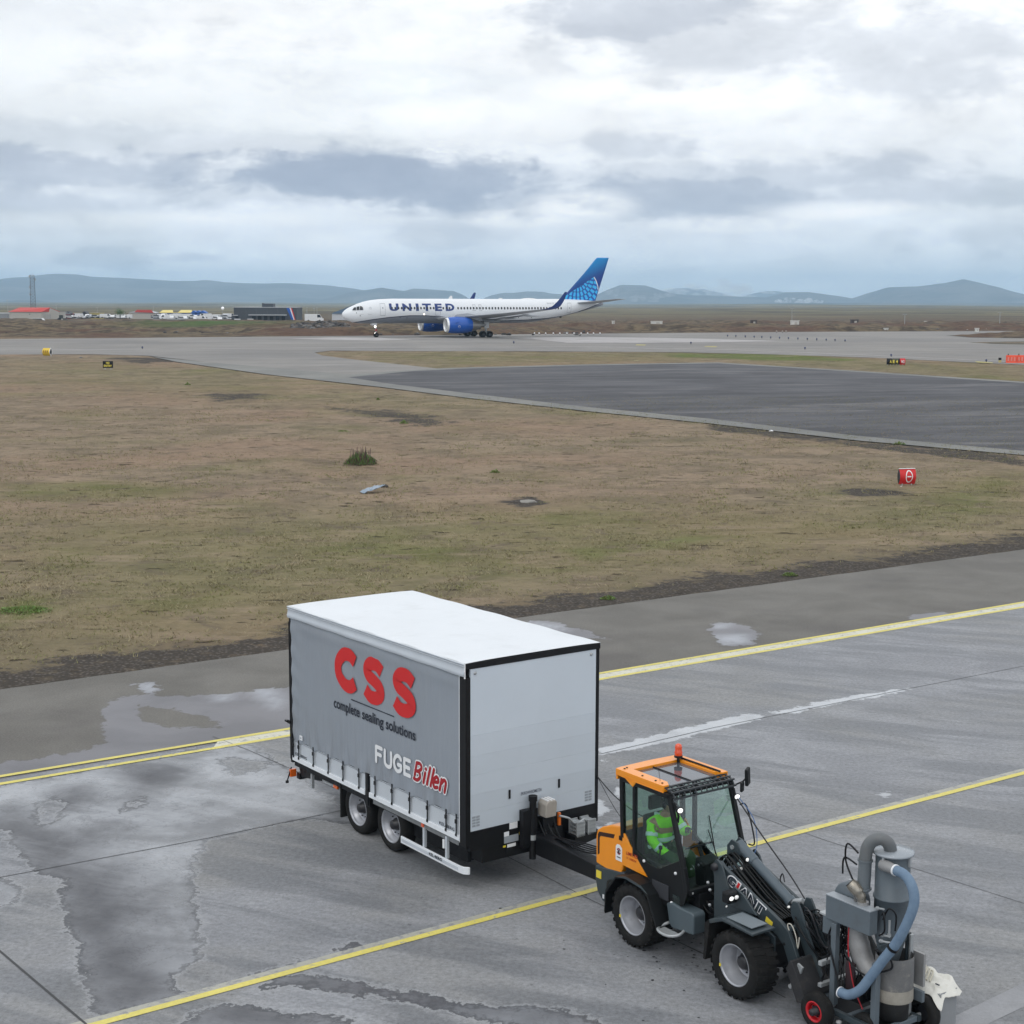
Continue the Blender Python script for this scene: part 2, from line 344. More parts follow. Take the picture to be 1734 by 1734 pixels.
for poly, k in (([(0, 880), (500, 870), (900, 862), (1300, 862), (1734, 800), (1734, 900), (1500, 925), (1000, 985), (480, 1060), (0, 1120)], .55), ([(0, 1015), (90, 1008), (110, 1030), (60, 1050), (0, 1065)], 1.), ([(0, 820), (180, 812), (330, 826), (300, 845), (120, 850), (0, 845)], .6),
                ([(1100, 597), (1350, 600), (1500, 612), (1300, 612), (1120, 606)], 1.), ([(540, 597), (1150, 597), (1734, 620), (1734, 646), (1215, 612), (740, 622)], .5), ([(0, 610), (400, 625), (640, 660), (1000, 700), (600, 690), (0, 650)], .35),
                ([(1550, 830), (1734, 800), (1734, 870), (1560, 880)], .8), ([(270, 552), (400, 548), (430, 555), (300, 558)], 1.2), ([(900, 930), (1150, 900), (1300, 905), (1000, 960)], .8), ([(1330, 700), (1500, 735), (1500, 750), (1300, 735)], .7)):
    Wp = to_world(poly); sc_ = (Wp[:, 1].max() - Wp[:, 1].min()) * .22 + .5; green = np.maximum(green, np.clip(.5 - sdf(P, Wp) / sc_, 0, 1) * k)
V = np.stack([x, y, z], 1)
gm = bpy.data.materials.new('dry_grass_ground'); gm.use_nodes = True; t = N(gm.node_tree); b = t.n['Principled BSDF']
p = t.obj(geo=True); pe = t.obj((1, 1, .2), geo=True)
a_gr, a_gn, a_lv, a_far = t.attr('gravel'), t.attr('green'), t.attr('lava'), t.attr('far')
nL = t.noise(p, .045, 5, .6, .3); nM = t.noise(p, .35, 5, .62, .4); nS = t.noise(p, 2.2, 5, .65); nF = t.noise(p, 11., 4, .7)
straw = t.mix(t.sm(nM, .35, .65), srgb(122, 111, 96), srgb(146, 131, 114))
straw = t.mix(t.sm(nL, .42, .66, 0, .8), straw, srgb(146, 124, 108))
olive = t.mix(t.sm(nM, .3, .7), srgb(98, 102, 62), srgb(116, 117, 78))
cg = t.mix(t.m('ADD', t.m('MULTIPLY', a_gn, .95), t.m('MULTIPLY', t.sm(t.noise(p, .12, 4, .6), .5, .72), .42), clamp=True), straw, olive)
cg = t.mix(t.m('MULTIPLY', t.sm(t.m('MULTIPLY', a_gn, t.m('ADD', nM, .35)), .62, .95), .55), cg, srgb(88, 112, 52))
cg = t.mix(t.sm(t.noise(p, .55, 6, .7, .6), .52, .66, 0, .7), cg, srgb(104, 94, 84)); cg = t.mix(t.sm(t.noise(t.obj((.6, 1.6, 1), geo=True), .28, 6, .72, .5), .52, .64, 0, .38), cg, srgb(160, 143, 126))
holes = t.sm(t.noise(t.obj((.8, 1.5, 1), geo=True), 1.15, 4, .55, .3), .63, .70)
cg = t.mix(t.m('MULTIPLY', holes, .8), cg, srgb(62, 54, 44))
kk = t.m('ADD', .44, t.m('ADD', t.m('MULTIPLY', nS, .6), t.m('MULTIPLY', nF, .52)))
cg = t.mix(1., cg, t.comb(kk, kk, kk), 'MULTIPLY')
stone = t.vor(p, 9.); stc = t.mix(t.sm(stone, .05, .5), srgb(112, 107, 104), srgb(72, 68, 65)); stc = t.mix(t.sm(nF, .5, .7, 0, .5), stc, srgb(86, 78, 66))
gf = t.sm(t.m('ADD', a_gr, t.m('ADD', t.m('MULTIPLY', t.m('SUBTRACT', nM, .5), 1.5), t.m('MULTIPLY', t.m('SUBTRACT', nS, .5), .9))), .38, .68)
gf = t.m('MULTIPLY', gf, t.sm(nS, .25, .5, .55, 1.))
c = t.mix(gf, cg, stc)
lv = t.mix(t.sm(nM, .38, .6), srgb(78, 70, 62), srgb(118, 106, 88)); lv = t.mix(t.sm(nL, .45, .62, 0, .8), lv, srgb(98, 76, 66)); lv = t.mix(t.sm(t.noise(p, .9, 5, .7), .5, .7, 0, .6), lv, srgb(52, 46, 42))
lv = t.mix(t.m('MULTIPLY', a_gn, .9, clamp=True), lv, srgb(72, 100, 52))
c = t.mix(t.m('MULTIPLY', a_lv, 1., clamp=True), c, lv)
nf2 = t.noise(p, .0032, 6, .62, .5); fr_ = t.mix(t.sm(nf2, .35, .62), srgb(94, 88, 68), srgb(128, 120, 92)); fr_ = t.mix(t.sm(t.noise(p, .012, 5, .65), .5, .62, 0, .8), fr_, srgb(66, 58, 52))
c = t.mix(a_far, c, fr_)
t.put(b.inputs['Base Color'], t.mix(1., c, (.90, .885, .845), 'MULTIPLY')); b.inputs['Roughness'].default_value = .95; b.inputs['Specular IOR Level'].default_value = .08
bh = t.m('ADD', t.m('MULTIPLY', nS, .7), t.m('ADD', t.m('MULTIPLY', nF, .35), t.m('MULTIPLY', holes, -1.2)))
t.put(b.inputs['Normal'], t.bump(bh, .8, .12))
ground = gridmesh('ground', V, len(rows), len(cols), gm, {'gravel': gravel, 'green': green, 'lava': np.clip((y - 245) / 10, 0, 1) * (dist > -5), 'far': np.clip((y - 620) / 500, 0, 1)})
tag(ground, kind='structure')
# --- sheets that follow the terrain
def sheet(name, polyw, lift, m, kind='structure', parent=None, **k):
    bm = bmesh.new(); vs = [bm.verts.new((q[0], q[1], 0)) for q in polyw]
    es = [bm.edges.new((vs[i], vs[(i + 1) % len(vs)])) for i in range(len(vs))]
    bmesh.ops.triangle_fill(bm, use_beauty=True, edges=es)
    for yb in PX_[1:-1]:
        bmesh.ops.bisect_plane(bm, geom=bm.verts[:] + bm.edges[:] + bm.faces[:], plane_co=(0, yb, 0), plane_no=(0, 1, 0))
    for v in bm.verts: v.co.z = float(G(v.co.y)) + lift
    for f in bm.faces:
        if f.normal.z < 0: f.normal_flip()
    bm.normal_update()
    me = bpy.data.meshes.new(name); bm.to_mesh(me); bm.free(); me.materials.append(m)
    o = bpy.data.objects.new(name, me); C.objects.link(o)
    if parent is not None: o.parent = parent
    if kind: o['kind'] = kind
    for a, b_ in k.items(): o[a] = b_
    return o
def asphalt(name, c1, c2, stain, rough=.8, streak=(1, 1, 1), patch=.3, spk=.3, fs=14.):
    m = bpy.data.materials.new(name); m.use_nodes = True; t = N(m.node_tree); b = t.n['Principled BSDF']
    p = t.obj(geo=True); ps = t.obj(streak, (0, 0, math.radians(-12)), geo=True)
    c = t.mix(t.sm(t.noise(p, patch, 5, .6, .4), .35, .65), c1, c2)
    c = t.mix(t.m('MULTIPLY', t.sm(t.noise(ps, .16, 6, .68, .5), .5, .68), .75), c, stain)
    f = t.noise(p, fs, 3, .7); f2 = t.noise(p, fs * .2, 4, .6); k = t.m('ADD', 1 - spk, t.m('MULTIPLY', t.m('ADD', f, f2), spk))
    c = t.mix(1., c, t.comb(k, k, k), 'MULTIPLY')
    t.put(b.inputs['Base Color'], t.mix(1., c, (.84, .82, .80), 'MULTIPLY')); t.put(b.inputs['Roughness'], t.sm(t.noise(ps, .3, 4), .35, .65, rough - .1, rough + .1)); b.inputs['Specular IOR Level'].default_value = .3
    t.put(b.inputs['Normal'], t.bump(f, .35, .01)); return m
m_taxi = asphalt('taxiway_asphalt', srgb(143, 141, 138), srgb(128, 127, 126), srgb(154, 152, 149), streak=(.25, 1.6, 1), patch=.05, spk=.2, fs=5)
m_old = asphalt('old_dark_asphalt', srgb(72, 73, 78), srgb(86, 87, 92), srgb(112, 112, 115), streak=(.35, 1.5, 1), patch=.08, spk=.4, fs=6)
m_marg = asphalt('pale_margin_concrete', srgb(122, 124, 123), srgb(136, 137, 134), srgb(110, 112, 113), streak=(.5, 1, 1), patch=.1, spk=.25, fs=6)
m_paintw = asphalt('faded_white_paint', srgb(184, 182, 184), srgb(170, 168, 168), srgb(158, 156, 156), patch=.3, spk=.2, fs=4)
m_painty = asphalt('faded_yellow_paint', srgb(186, 178, 110), srgb(170, 164, 118), srgb(150, 148, 130), patch=.5, spk=.2, fs=4)
# the taxiway sheet round the two grass islands is cut where they stick out of it
sheet('taxiway', WT, .010, m_taxi)
sheet('old_runway_margin', WM, .014, m_marg)
sheet('old_runway', WO, .018, m_old)
for i, Wi in enumerate((WI1, WI2)): sheet('grass_strip', Wi, .03, asphalt('verge_grass_%d' % i, srgb(92, 88, 66), srgb(74, 70, 58), srgb(60, 56, 50), patch=.4, spk=.5))
def stripe(name, pts, wd, lift, m, parent=None, **k):       # a painted line along ground points of the photograph
    Wd = [gp(*p) for p in pts]; L_ = []; R_ = []
    for i, q in enumerate(Wd):
        d = (Wd[min(i + 1, len(Wd) - 1)] - Wd[max(i - 1, 0)]); d.z = 0; d.normalize(); n_ = Vector((-d.y, d.x, 0)); L_.append((q + n_ * wd / 2)[:2]); R_.append((q - n_ * wd / 2)[:2])
    return sheet(name, L_ + R_[::-1], lift, m, parent=parent, **k)
stripe('white_edge_line', [(-300, 593.5), (0, 592.8), (300, 591), (600, 588.8), (830, 588.2), (980, 587.5), (1060, 588.2), (1250, 593), (1480, 602), (1734, 613.5)], .55, .022, m_paintw)
sheet('white_touchdown_smear', to_world([(850, 572.6), (1000, 570.4), (1200, 574), (1330, 577.8), (1200, 579.6), (1080, 580.6), (960, 580.8), (930, 577.5), (900, 574)]), .022, m_paintw)
sheet('white_touchdown_smear', to_world([(490, 573.6), (560, 571.6), (640, 572), (700, 575.2), (640, 576.6), (560, 575.6)]), .022, m_paintw)
for q in ([(1078, 583.2), (1094, 583.8), (1092, 585.4), (1076, 585)], [(1195, 585.8), (1215, 586.4), (1212, 588.2), (1192, 587.6)], [(1650, 612), (1682, 613.8), (1680, 615.6), (1655, 614)]):
    sheet('yellow_marking', to_world(q), .022, m_painty)
stripe('thin_edge_line', [(1040, 588), (1160, 593.2), (1320, 598), (1480, 605.6)], .35, .022, m_paintw)
sheet('old_yellow_marking', to_world([(1060, 611.5), (1082, 610.8), (1084, 612), (1064, 612.6)]), .022, m_painty)
# ---------------------------------------------------------------- apron concrete with its wet areas, and the asphalt shoulder
xs = np.unique(np.concatenate([np.linspace(-400, -16, 30), np.arange(-15.5, 32, .18), np.linspace(33, 400, 30)]))
ts = np.unique(np.concatenate([np.arange(0, 33, .18), np.linspace(34, 160, 20)]))
TT, XX = np.meshgrid(ts, xs, indexing='ij'); YY = dbl(XX) - TT; Pa = np.stack([XX.ravel(), YY.ravel()], 1)
def mask(polys, P_):
    m = np.full(len(P_), 9.)
    for q in polys: m = np.minimum(m, sdf(P_, to_world(q)))
    return np.clip(m, -2, 2)
wetp = [[(-60, 1345), (0, 1331), (150, 1303), (330, 1268), (365, 1253), (430, 1262), (470, 1290), (560, 1350), (640, 1400), (560, 1392), (500, 1388), (430, 1404), (350, 1424), (325, 1470), (330, 1520), (345, 1570), (338, 1620), (300, 1650), (296, 1668), (310, 1686), (240, 1704), (175, 1732),
         (160, 1700), (134, 1650), (130, 1600), (112, 1560), (96, 1530), (112, 1490), (60, 1478), (28, 1440), (10, 1410), (-60, 1400)],
        [(300, 1734), (340, 1706), (428, 1699), (470, 1713), (566, 1718), (600, 1734), (600, 1790), (250, 1790)],
        [(405, 1690), (440, 1668), (473, 1653), (514, 1653), (577, 1658), (680, 1674), (750, 1690), (820, 1702), (920, 1708), (1000, 1722), (1040, 1745), (900, 1745), (784, 1719), (698, 1701), (577, 1681), (470, 1668), (414, 1684)],
        [(-80, 1480), (0, 1486), (40, 1500), (20, 1530), (-80, 1560)], [(575, 1610), (598, 1583), (605, 1600), (594, 1610), (510, 1636), (440, 1655), (430, 1650)]]
dryi = [[(62, 1362), (95, 1352), (108, 1362), (100, 1385), (70, 1397), (60, 1380)], [(205, 1370), (232, 1352), (238, 1362), (215, 1372), (198, 1378)], [(380, 1284), (440, 1290), (450, 1300), (400, 1312)]]
wet = mask(wetp, Pa); wet = np.maximum(wet, -mask(dryi, Pa))
darkp = [[(40, 1395), (120, 1420), (200, 1470), (230, 1560), (230, 1680), (180, 1728), (150, 1690), (120, 1600), (100, 1560), (100, 1500), (50, 1475)], [(150, 1500), (110, 1560), (150, 1660), (180, 1725), (300, 1690), (290, 1640), (250, 1600), (200, 1560), (190, 1480)], [(10, 1400), (60, 1470), (112, 1492), (140, 1470), (120, 1430), (60, 1395), (20, 1370)], [(405, 1690), (473, 1653), (577, 1658), (750, 1690), (1000, 1722), (784, 1719), (577, 1681)], [(300, 1734), (345, 1705), (428, 1699), (600, 1734)], [(100, 1345), (140, 1330), (150, 1345), (110, 1365)], [(215, 1300), (290, 1305), (270, 1330), (230, 1350)], [(575, 1610), (598, 1583), (605, 1600), (510, 1636), (440, 1655)]]
drk = np.clip(.6 - mask(darkp, Pa) / 1.0, 0, 1)
pudp = [[(1016, 1268), (1080, 1252), (1180, 1228), (1265, 1208), (1300, 1212), (1230, 1232), (1120, 1258), (1016, 1280)], [(1300, 1208), (1400, 1186), (1465, 1176), (1500, 1169), (1540, 1166), (1500, 1178), (1440, 1188), (1340, 1208)], [(1040, 1336), (1052, 1330), (1060, 1350), (1046, 1352)], [(1000, 1360), (1020, 1352), (1034, 1372), (1010, 1382)], [(1020, 1290), (1034, 1284), (1030, 1300)], [(1480, 1345), (1510, 1341), (1500, 1352)], [(1010, 1400), (1040, 1392), (1030, 1412), (1005, 1420)]]
pud = mask(pudp, Pa)
rgt = np.clip((Pa[:, 0] - 3) / 6, 0, 1)
ap = bpy.data.materials.new('apron_concrete'); ap.use_nodes = True; t = N(ap.node_tree); b = t.n['Principled BSDF']
p = t.obj(geo=True); ang = -math.atan(.7)
ps = t.obj((.22, 1.25, 1), (0, 0, math.radians(24)), geo=True)
nE = t.noise(p, 1.9, 6, .72, .3); nG = t.noise(p, .5, 5, .6, .4); nH = t.noise(p, .16, 4, .6, .5); fine = t.noise(p, 12., 5, .85); agg = t.vor(p, 20.)
wetd = t.m('ADD', t.attr('wet'), t.m('ADD', t.m('MULTIPLY', t.m('SUBTRACT', nE, .5), .75), t.m('MULTIPLY', t.m('SUBTRACT', t.noise(p, 7., 4, .7), .5), .40)))
wf = t.sm(wetd, .015, -.015)
stk = t.noise(ps, .9, 6, .66, .35)
damp = t.m('MULTIPLY', t.sm(stk, .44, .60), t.sm(nG, .2, .6, .35, 1.))
dry = t.mix(t.sm(nG, .3, .7), srgb(139, 141, 146), srgb(157, 159, 164)); dry = t.mix(t.sm(nH, .42, .62, 0, .65), dry, srgb(142, 142, 141))
c = t.mix(t.m('MULTIPLY', damp, .72), dry, srgb(108, 111, 116))
fl = t.m('ADD', t.m('MULTIPLY', fine, 1.7), t.m('ADD', -.05, t.m('MULTIPLY', t.sm(agg, .02, .3), .26)))
spots = t.sm(t.noise(p, 8.5, 2, .5), .70, .74)
cdry = t.mix(1., c, t.comb(fl, fl, fl), 'MULTIPLY')
film = t.mix(t.sm(t.noise(p, .55, 7, .66, .25), .34, .62), srgb(108, 110, 115), srgb(162, 165, 171))  # pale film tone has the sky's reflection painted into the base colour
film = t.mix(t.m('MULTIPLY', t.sm(t.m('ABSOLUTE', t.m('SUBTRACT', t.noise(p, 1.1, 6, .7, .4), .5)), .012, .0), .55), film, srgb(84, 86, 90)); film = t.mix(t.m('MULTIPLY', t.attr('dark'), t.sm(nG, .2, .6, .5, .85), clamp=True), film, srgb(68, 69, 75))
film = t.mix(t.sm(wetd, -.14, -.02, 0, .85), film, srgb(68, 70, 75))
flw = t.m('ADD', t.m('MULTIPLY', fine, .55), .71); film = t.mix(1., film, t.comb(flw, flw, flw), 'MULTIPLY')
cdry = t.mix(t.sm(wetd, .10, .02, 0, .5), cdry, srgb(176, 178, 182)); c = t.mix(wf, cdry, film); c = t.mix(t.m('MULTIPLY', spots, .4), c, srgb(70, 71, 74))
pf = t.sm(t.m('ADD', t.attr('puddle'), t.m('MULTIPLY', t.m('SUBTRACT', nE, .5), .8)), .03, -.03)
c = t.mix(t.m('MULTIPLY', pf, t.sm(nG, .25, .55, .45, 1.)), c, srgb(186, 190, 196))  # puddles get a whitish base colour in place of mirrored sky
t.put(b.inputs['Base Color'], t.mix(1., c, (.82, .82, .81), 'MULTIPLY'))
rg = t.m('ADD', t.m('MULTIPLY', wf, t.sm(nG, .3, .7, -.46, -.2)), .74); rg = t.m('SUBTRACT', rg, t.m('MULTIPLY', pf, .45)); rg = t.m('SUBTRACT', rg, t.m('MULTIPLY', damp, .22))
rg = t.m('ADD', rg, t.m('MULTIPLY', t.attr('dark'), .25)); t.put(b.inputs['Roughness'], t.m('MAXIMUM', rg, .12)); t.put(b.inputs['Specular IOR Level'], t.m('ADD', .25, t.m('MULTIPLY', t.m('MAXIMUM', wf, pf), .45)))
t.put(b.inputs['Normal'], t.bump(t.m('ADD', fine, t.m('MULTIPLY', agg, .5)), t.m('SUBTRACT', .4, t.m('MULTIPLY', t.m('MAXIMUM', wf, pf), .34)), .012))
apron = gridmesh('apron', np.stack([Pa[:, 0], Pa[:, 1], np.zeros(len(Pa))], 1), len(ts), len(xs), ap, {'wet': wet, 'dark': drk, 'puddle': pud})
apron.data.flip_normals(); tag(apron, kind='structure')
us = np.linspace(0, 1, 60); UU, XX2 = np.meshgrid(us, xs, indexing='ij'); YY2 = dbl(XX2) * (1 - UU) + edge(XX2) * UU + UU * .12 * (fbm(XX2 * 1.3, XX2 * 0, 4, 5) - .45); Ps = np.stack([XX2.ravel(), YY2.ravel()], 1)
wets = mask([[(-80, 1312), (0, 1292), (62, 1286), (144, 1268), (178, 1252), (182, 1232), (171, 1208), (185, 1184), (229, 1178), (274, 1180), (330, 1178), (400, 1172), (500, 1160), (560, 1180), (560, 1230), (480, 1250), (0, 1330), (-80, 1345)],
             [(1204, 1056), (1240, 1052), (1290, 1074), (1275, 1092), (1220, 1094), (1205, 1075)], [(1540, 1042), (1600, 1036), (1640, 1044), (1560, 1062)], [(230, 1157), (262, 1154), (275, 1172), (240, 1174)], [(880, 1050), (940, 1052), (1000, 1072), (1030, 1080), (960, 1080)]], Ps)
wets = np.maximum(wets, -mask([[(233, 1193), (308, 1202), (345, 1212), (377, 1231), (288, 1234), (240, 1215)]], Ps))
puds = np.clip(.5 - mask([[(230, 1158), (260, 1156), (270, 1170), (242, 1172)], [(365, 1178), (386, 1172), (392, 1184), (370, 1186)], [(425, 1166), (455, 1160), (480, 1185), (470, 1200), (440, 1180)], [(265, 1216), (285, 1208), (280, 1222)], [(1210, 1076), (1262, 1074), (1268, 1088), (1222, 1092)], [(1206, 1058), (1234, 1056), (1230, 1062), (1212, 1064)], [(1606, 1022), (1634, 1018), (1640, 1028)], [(895, 1052), (950, 1058), (960, 1068), (910, 1060)]], Ps) / .5, 0, 1)
sh = bpy.data.materials.new('shoulder_asphalt'); sh.use_nodes = True; t = N(sh.node_tree); b = t.n['Principled BSDF']
p = t.obj(geo=True); nE = t.noise(p, 1.6, 6, .7, .3); nG = t.noise(p, .45, 5, .6, .4); fine = t.noise(p, 24., 3, .75)
wf = t.sm(t.m('ADD', t.attr('wet'), t.m('MULTIPLY', t.m('SUBTRACT', nE, .5), 1.1)), .05, -.04)
c = t.mix(t.sm(nG, .3, .7), srgb(116, 114, 110), srgb(132, 130, 126)); c = t.mix(t.sm(t.noise(p, .2, 4, .6), .5, .7, 0, .6), c, srgb(108, 105, 104))
k = t.m('ADD', .40, t.m('MULTIPLY', fine, 1.15)); c = t.mix(1., c, t.comb(k, k, k), 'MULTIPLY')
wc = t.mix(t.sm(nG, .35, .6), srgb(88, 86, 92), srgb(108, 106, 112)); wc = t.mix(t.m('MULTIPLY', t.attr('puddle'), t.sm(nE, .3, .6, .5, 1.), clamp=True), wc, srgb(168, 172, 182))  # bright puddle tone is sky reflection put into the colour
c = t.mix(wf, c, wc); t.put(b.inputs['Base Color'], t.mix(1., c, (.78, .775, .76), 'MULTIPLY'))
t.put(b.inputs['Roughness'], t.m('SUBTRACT', .82, t.m('MULTIPLY', wf, .45))); t.put(b.inputs['Specular IOR Level'], t.m('ADD', .2, t.m('MULTIPLY', wf, .4))); t.put(b.inputs['Normal'], t.bump(fine, .35, .012))
shoulder = gridmesh('shoulder', np.stack([Ps[:, 0], Ps[:, 1], np.full(len(Ps), -.004)], 1), len(us), len(xs), sh, {'wet': wets, 'puddle': puds}); tag(shoulder, kind='structure')
# --- painted lines and sealed joints of the apron, parts of it
def paint(name, base, wear, wc):
    m = bpy.data.materials.new(name); m.use_nodes = True; t = N(m.node_tree); b = t.n['Principled BSDF']; p = t.obj(geo=True)
    c = t.mix(t.sm(t.noise(p, 1.2, 5, .6), .3, .7), tuple(v * .88 for v in base), base); k = t.m('ADD', .75, t.m('MULTIPLY', t.noise(p, 16., 3, .7), .45)); c = t.mix(1., c, t.comb(k, k, k), 'MULTIPLY')
    c = t.mix(t.sm(t.noise(p, 5., 6, .75, .3), wear, wear + .08), c, wc); t.put(b.inputs['Base Color'], c); b.inputs['Roughness'].default_value = .55; return m
m_yel = paint('yellow_line_paint', srgb(216, 203, 104), .58, srgb(150, 150, 140)); m_wht = paint('old_white_paint', srgb(206, 204, 186), .54, srgb(140, 141, 140)); m_seal = mat('black_joint_sealant', (.018, .018, .02), .5)
def lineobj(name, fx, off, wd, m, lift, x0=-60, x1=90, parent=apron):
    xx = np.arange(x0, x1, .6); yy = fx(xx) + off; n = len(xx); sl = .82
    mb = MB(); mb.add([(a, b_ - wd / 2 / sl, lift) for a, b_ in zip(xx, yy)] + [(a, b_ + wd / 2 / sl, lift) for a, b_ in zip(xx, yy)], [(i, i + 1, n + i + 1, n + i) for i in range(n - 1)])
    return mb.build(name, m, parent)
lineobj('yellow_line', dbl, -.36, .14, m_yel, .008); lineobj('yellow_line', dbl, .22, .14, m_yel, .008)
lineobj('white_underpaint', dbl, -.12, .56, m_wht, .004, x0=-6, x1=90)
T2X = np.array([-80, -5.19, 1.22, 4.19, 9.84, 120]); T2Y = np.array([18.86 - .71 * 74.8, 18.86, 23.46, 25.69, 29.68, 29.68 + .70 * 110.2])
tx2 = lambda v: np.interp(v, T2X, T2Y)
lineobj('yellow_line', tx2, -.04, .135, m_yel, .008); lineobj('grey_underpaint', tx2, .10, .18, paint('worn_grey_paint', srgb(168, 167, 156), .50, srgb(136, 137, 137)), .004)
def joint(pts, wd, lift=.005):
    Wd = [gp(*q, z=0) for q in pts]; mb = MB()
    for a, b_ in zip(Wd[:-1], Wd[1:]):
        d = (b_ - a).normalized(); n_ = Vector((-d.y, d.x, 0)) * wd / 2; mb.add([a + n_, a - n_, b_ - n_, b_ + n_], [(0, 1, 2, 3)])
    for i in range(len(mb.v)): mb.v[i] = (mb.v[i][0], mb.v[i][1], lift)
    return mb.build('joint_seal', m_seal, apron)
joint([(-300, 1400), (0, 1611), (145, 1734), (230, 1810)], .035)
joint([(360, 1247), (420, 1270), (490, 1301), (560, 1332), (700, 1386), (850, 1446), (990, 1519), (1200, 1620), (1330, 1690)], .016)
joint([(1265, 1376), (1400, 1424), (1734, 1530), (1900, 1585)], .012)
joint([(-60, 1500), (0, 1486), (349, 1420), (534, 1382), (700, 1347)], .02)
joint([(1016, 1277), (1210, 1232), (1500, 1174), (1734, 1128), (1900, 1095)], .02)
# lighter band of newer concrete at the lower right corner
Wc = to_world([(1590, 1734), (1734, 1664), (1900, 1590), (1900, 1690), (1734, 1705), (1650, 1745), (1580, 1800)])
MB().add([(q[0], q[1], .004) for q in Wc], [tuple(range(len(Wc)))]).build('concrete_patch', asphalt('new_concrete', srgb(160, 163, 168), srgb(152, 155, 160), srgb(144, 147, 152), patch=.6, spk=.35, fs=22), apron)

R = random.Random(21); mb = MB()
for k in range(60):
    c_ = gp(R.gauss(1160, 55), R.gauss(1612, 26), z=0) if k < 46 else gp(R.uniform(830, 1300), R.uniform(1470, 1730), z=0); r_ = R.uniform(.006, .024); mb.add([(c_.x + r_ * R.uniform(.7, 1.5) * math.cos(a), c_.y + r_ * R.uniform(.7, 1.3) * math.sin(a), .0055) for a in np.linspace(0, 2 * PI, 9)[:-1]], [tuple(range(8))])
mb.build('oil_drops', m_seal, apron, kind='stuff')
# ================================================================== shared materials
M_ = {
 'black': mat('black_painted_steel', (.006, .0065, .008), .45, var=.3, dirt=.2, dcol=(.04,.04,.04), spec=.3), 'blackp': mat('black_plastic', (.007, .008, .009), .5, var=.25, dirt=.15, dcol=(.035, .035, .035), spec=.3),
 'rubber': mat('tyre_rubber', (.014, .014, .014), .85, var=.35, vs=5, bump=.3, dirt=.6, dcol=(.045, .042, .038), spec=.2), 'rim': mat('silver_rim_paint', (.40, .41, .44), .36, .45, var=.25, dirt=.5, dcol=(.2, .2, .21)),
 'alu': mat('brushed_aluminium', (.60, .64, .68), .42, .25, var=.1, vs=2, dirt=.15, dcol=(.4, .42, .45)), 'aluw': mat('bright_aluminium_rail', (.80, .83, .86), .4, .1, var=.08, dirt=.12, dcol=(.5, .5, .5)),
 'panel': mat('pale_blue_panel', (.47, .52, .57), .5, var=.10, vs=1.2, dirt=.2, dcol=(.38, .41, .45)), 'tarp': mat('white_roof_tarpaulin', (.70, .73, .76), .55, var=.08, vs=.8, bump=.2, bs=2, dirt=.35, dcol=(.55, .57, .58)),
 'white': mat('white_paint', (.78, .79, .80), .45, var=.08), 'red': mat('red_lettering', (.60, .014, .016), .5, var=.06), 'dkred': mat('dark_red_lettering', (.36, .008, .014), .5, var=.06),
 'ink': mat('dark_blue_lettering', (.014, .02, .035), .5, var=.1), 'grey': mat('rig_grey_paint', (.105, .13, .15), .5, var=.22, vs=4, dirt=.4, dcol=(.09, .09, .09)), 'ggrey': mat('loader_dark_grey_paint', (.036, .050, .058), .42, var=.2, dirt=.3, dcol=(.10, .10, .09)),
 'orange': mat('orange_paint', (.86, .29, .008), .35, var=.06, coat=.4, dirt=.08, dcol=(.4, .2, .05)), 'amber': mat('amber_lens', (.75, .13, .01), .25, coat=.5), 'galv': mat('galvanised_steel', (.42, .44, .45), .45, .4, var=.25, dirt=.3, dcol=(.2, .2, .19)),
 'beige': mat('dusty_beige_plastic', (.36, .33, .29), .6, var=.2, dirt=.5, dcol=(.22, .2, .18)), 'yellow': mat('yellow_sticker', (.75, .60, .05), .5, var=.1), 'label': mat('grey_print', (.30, .33, .36), .6, var=.3, vs=30),
 'chassis': mat('dusty_black_chassis', (.008, .009, .011), .6, var=.4, dirt=.4, dcol=(.04, .04, .04), spec=.3), 'hub': mat('dark_hub', (.02, .02, .024), .4, dirt=.4, dcol=(.08, .075, .07)),
}
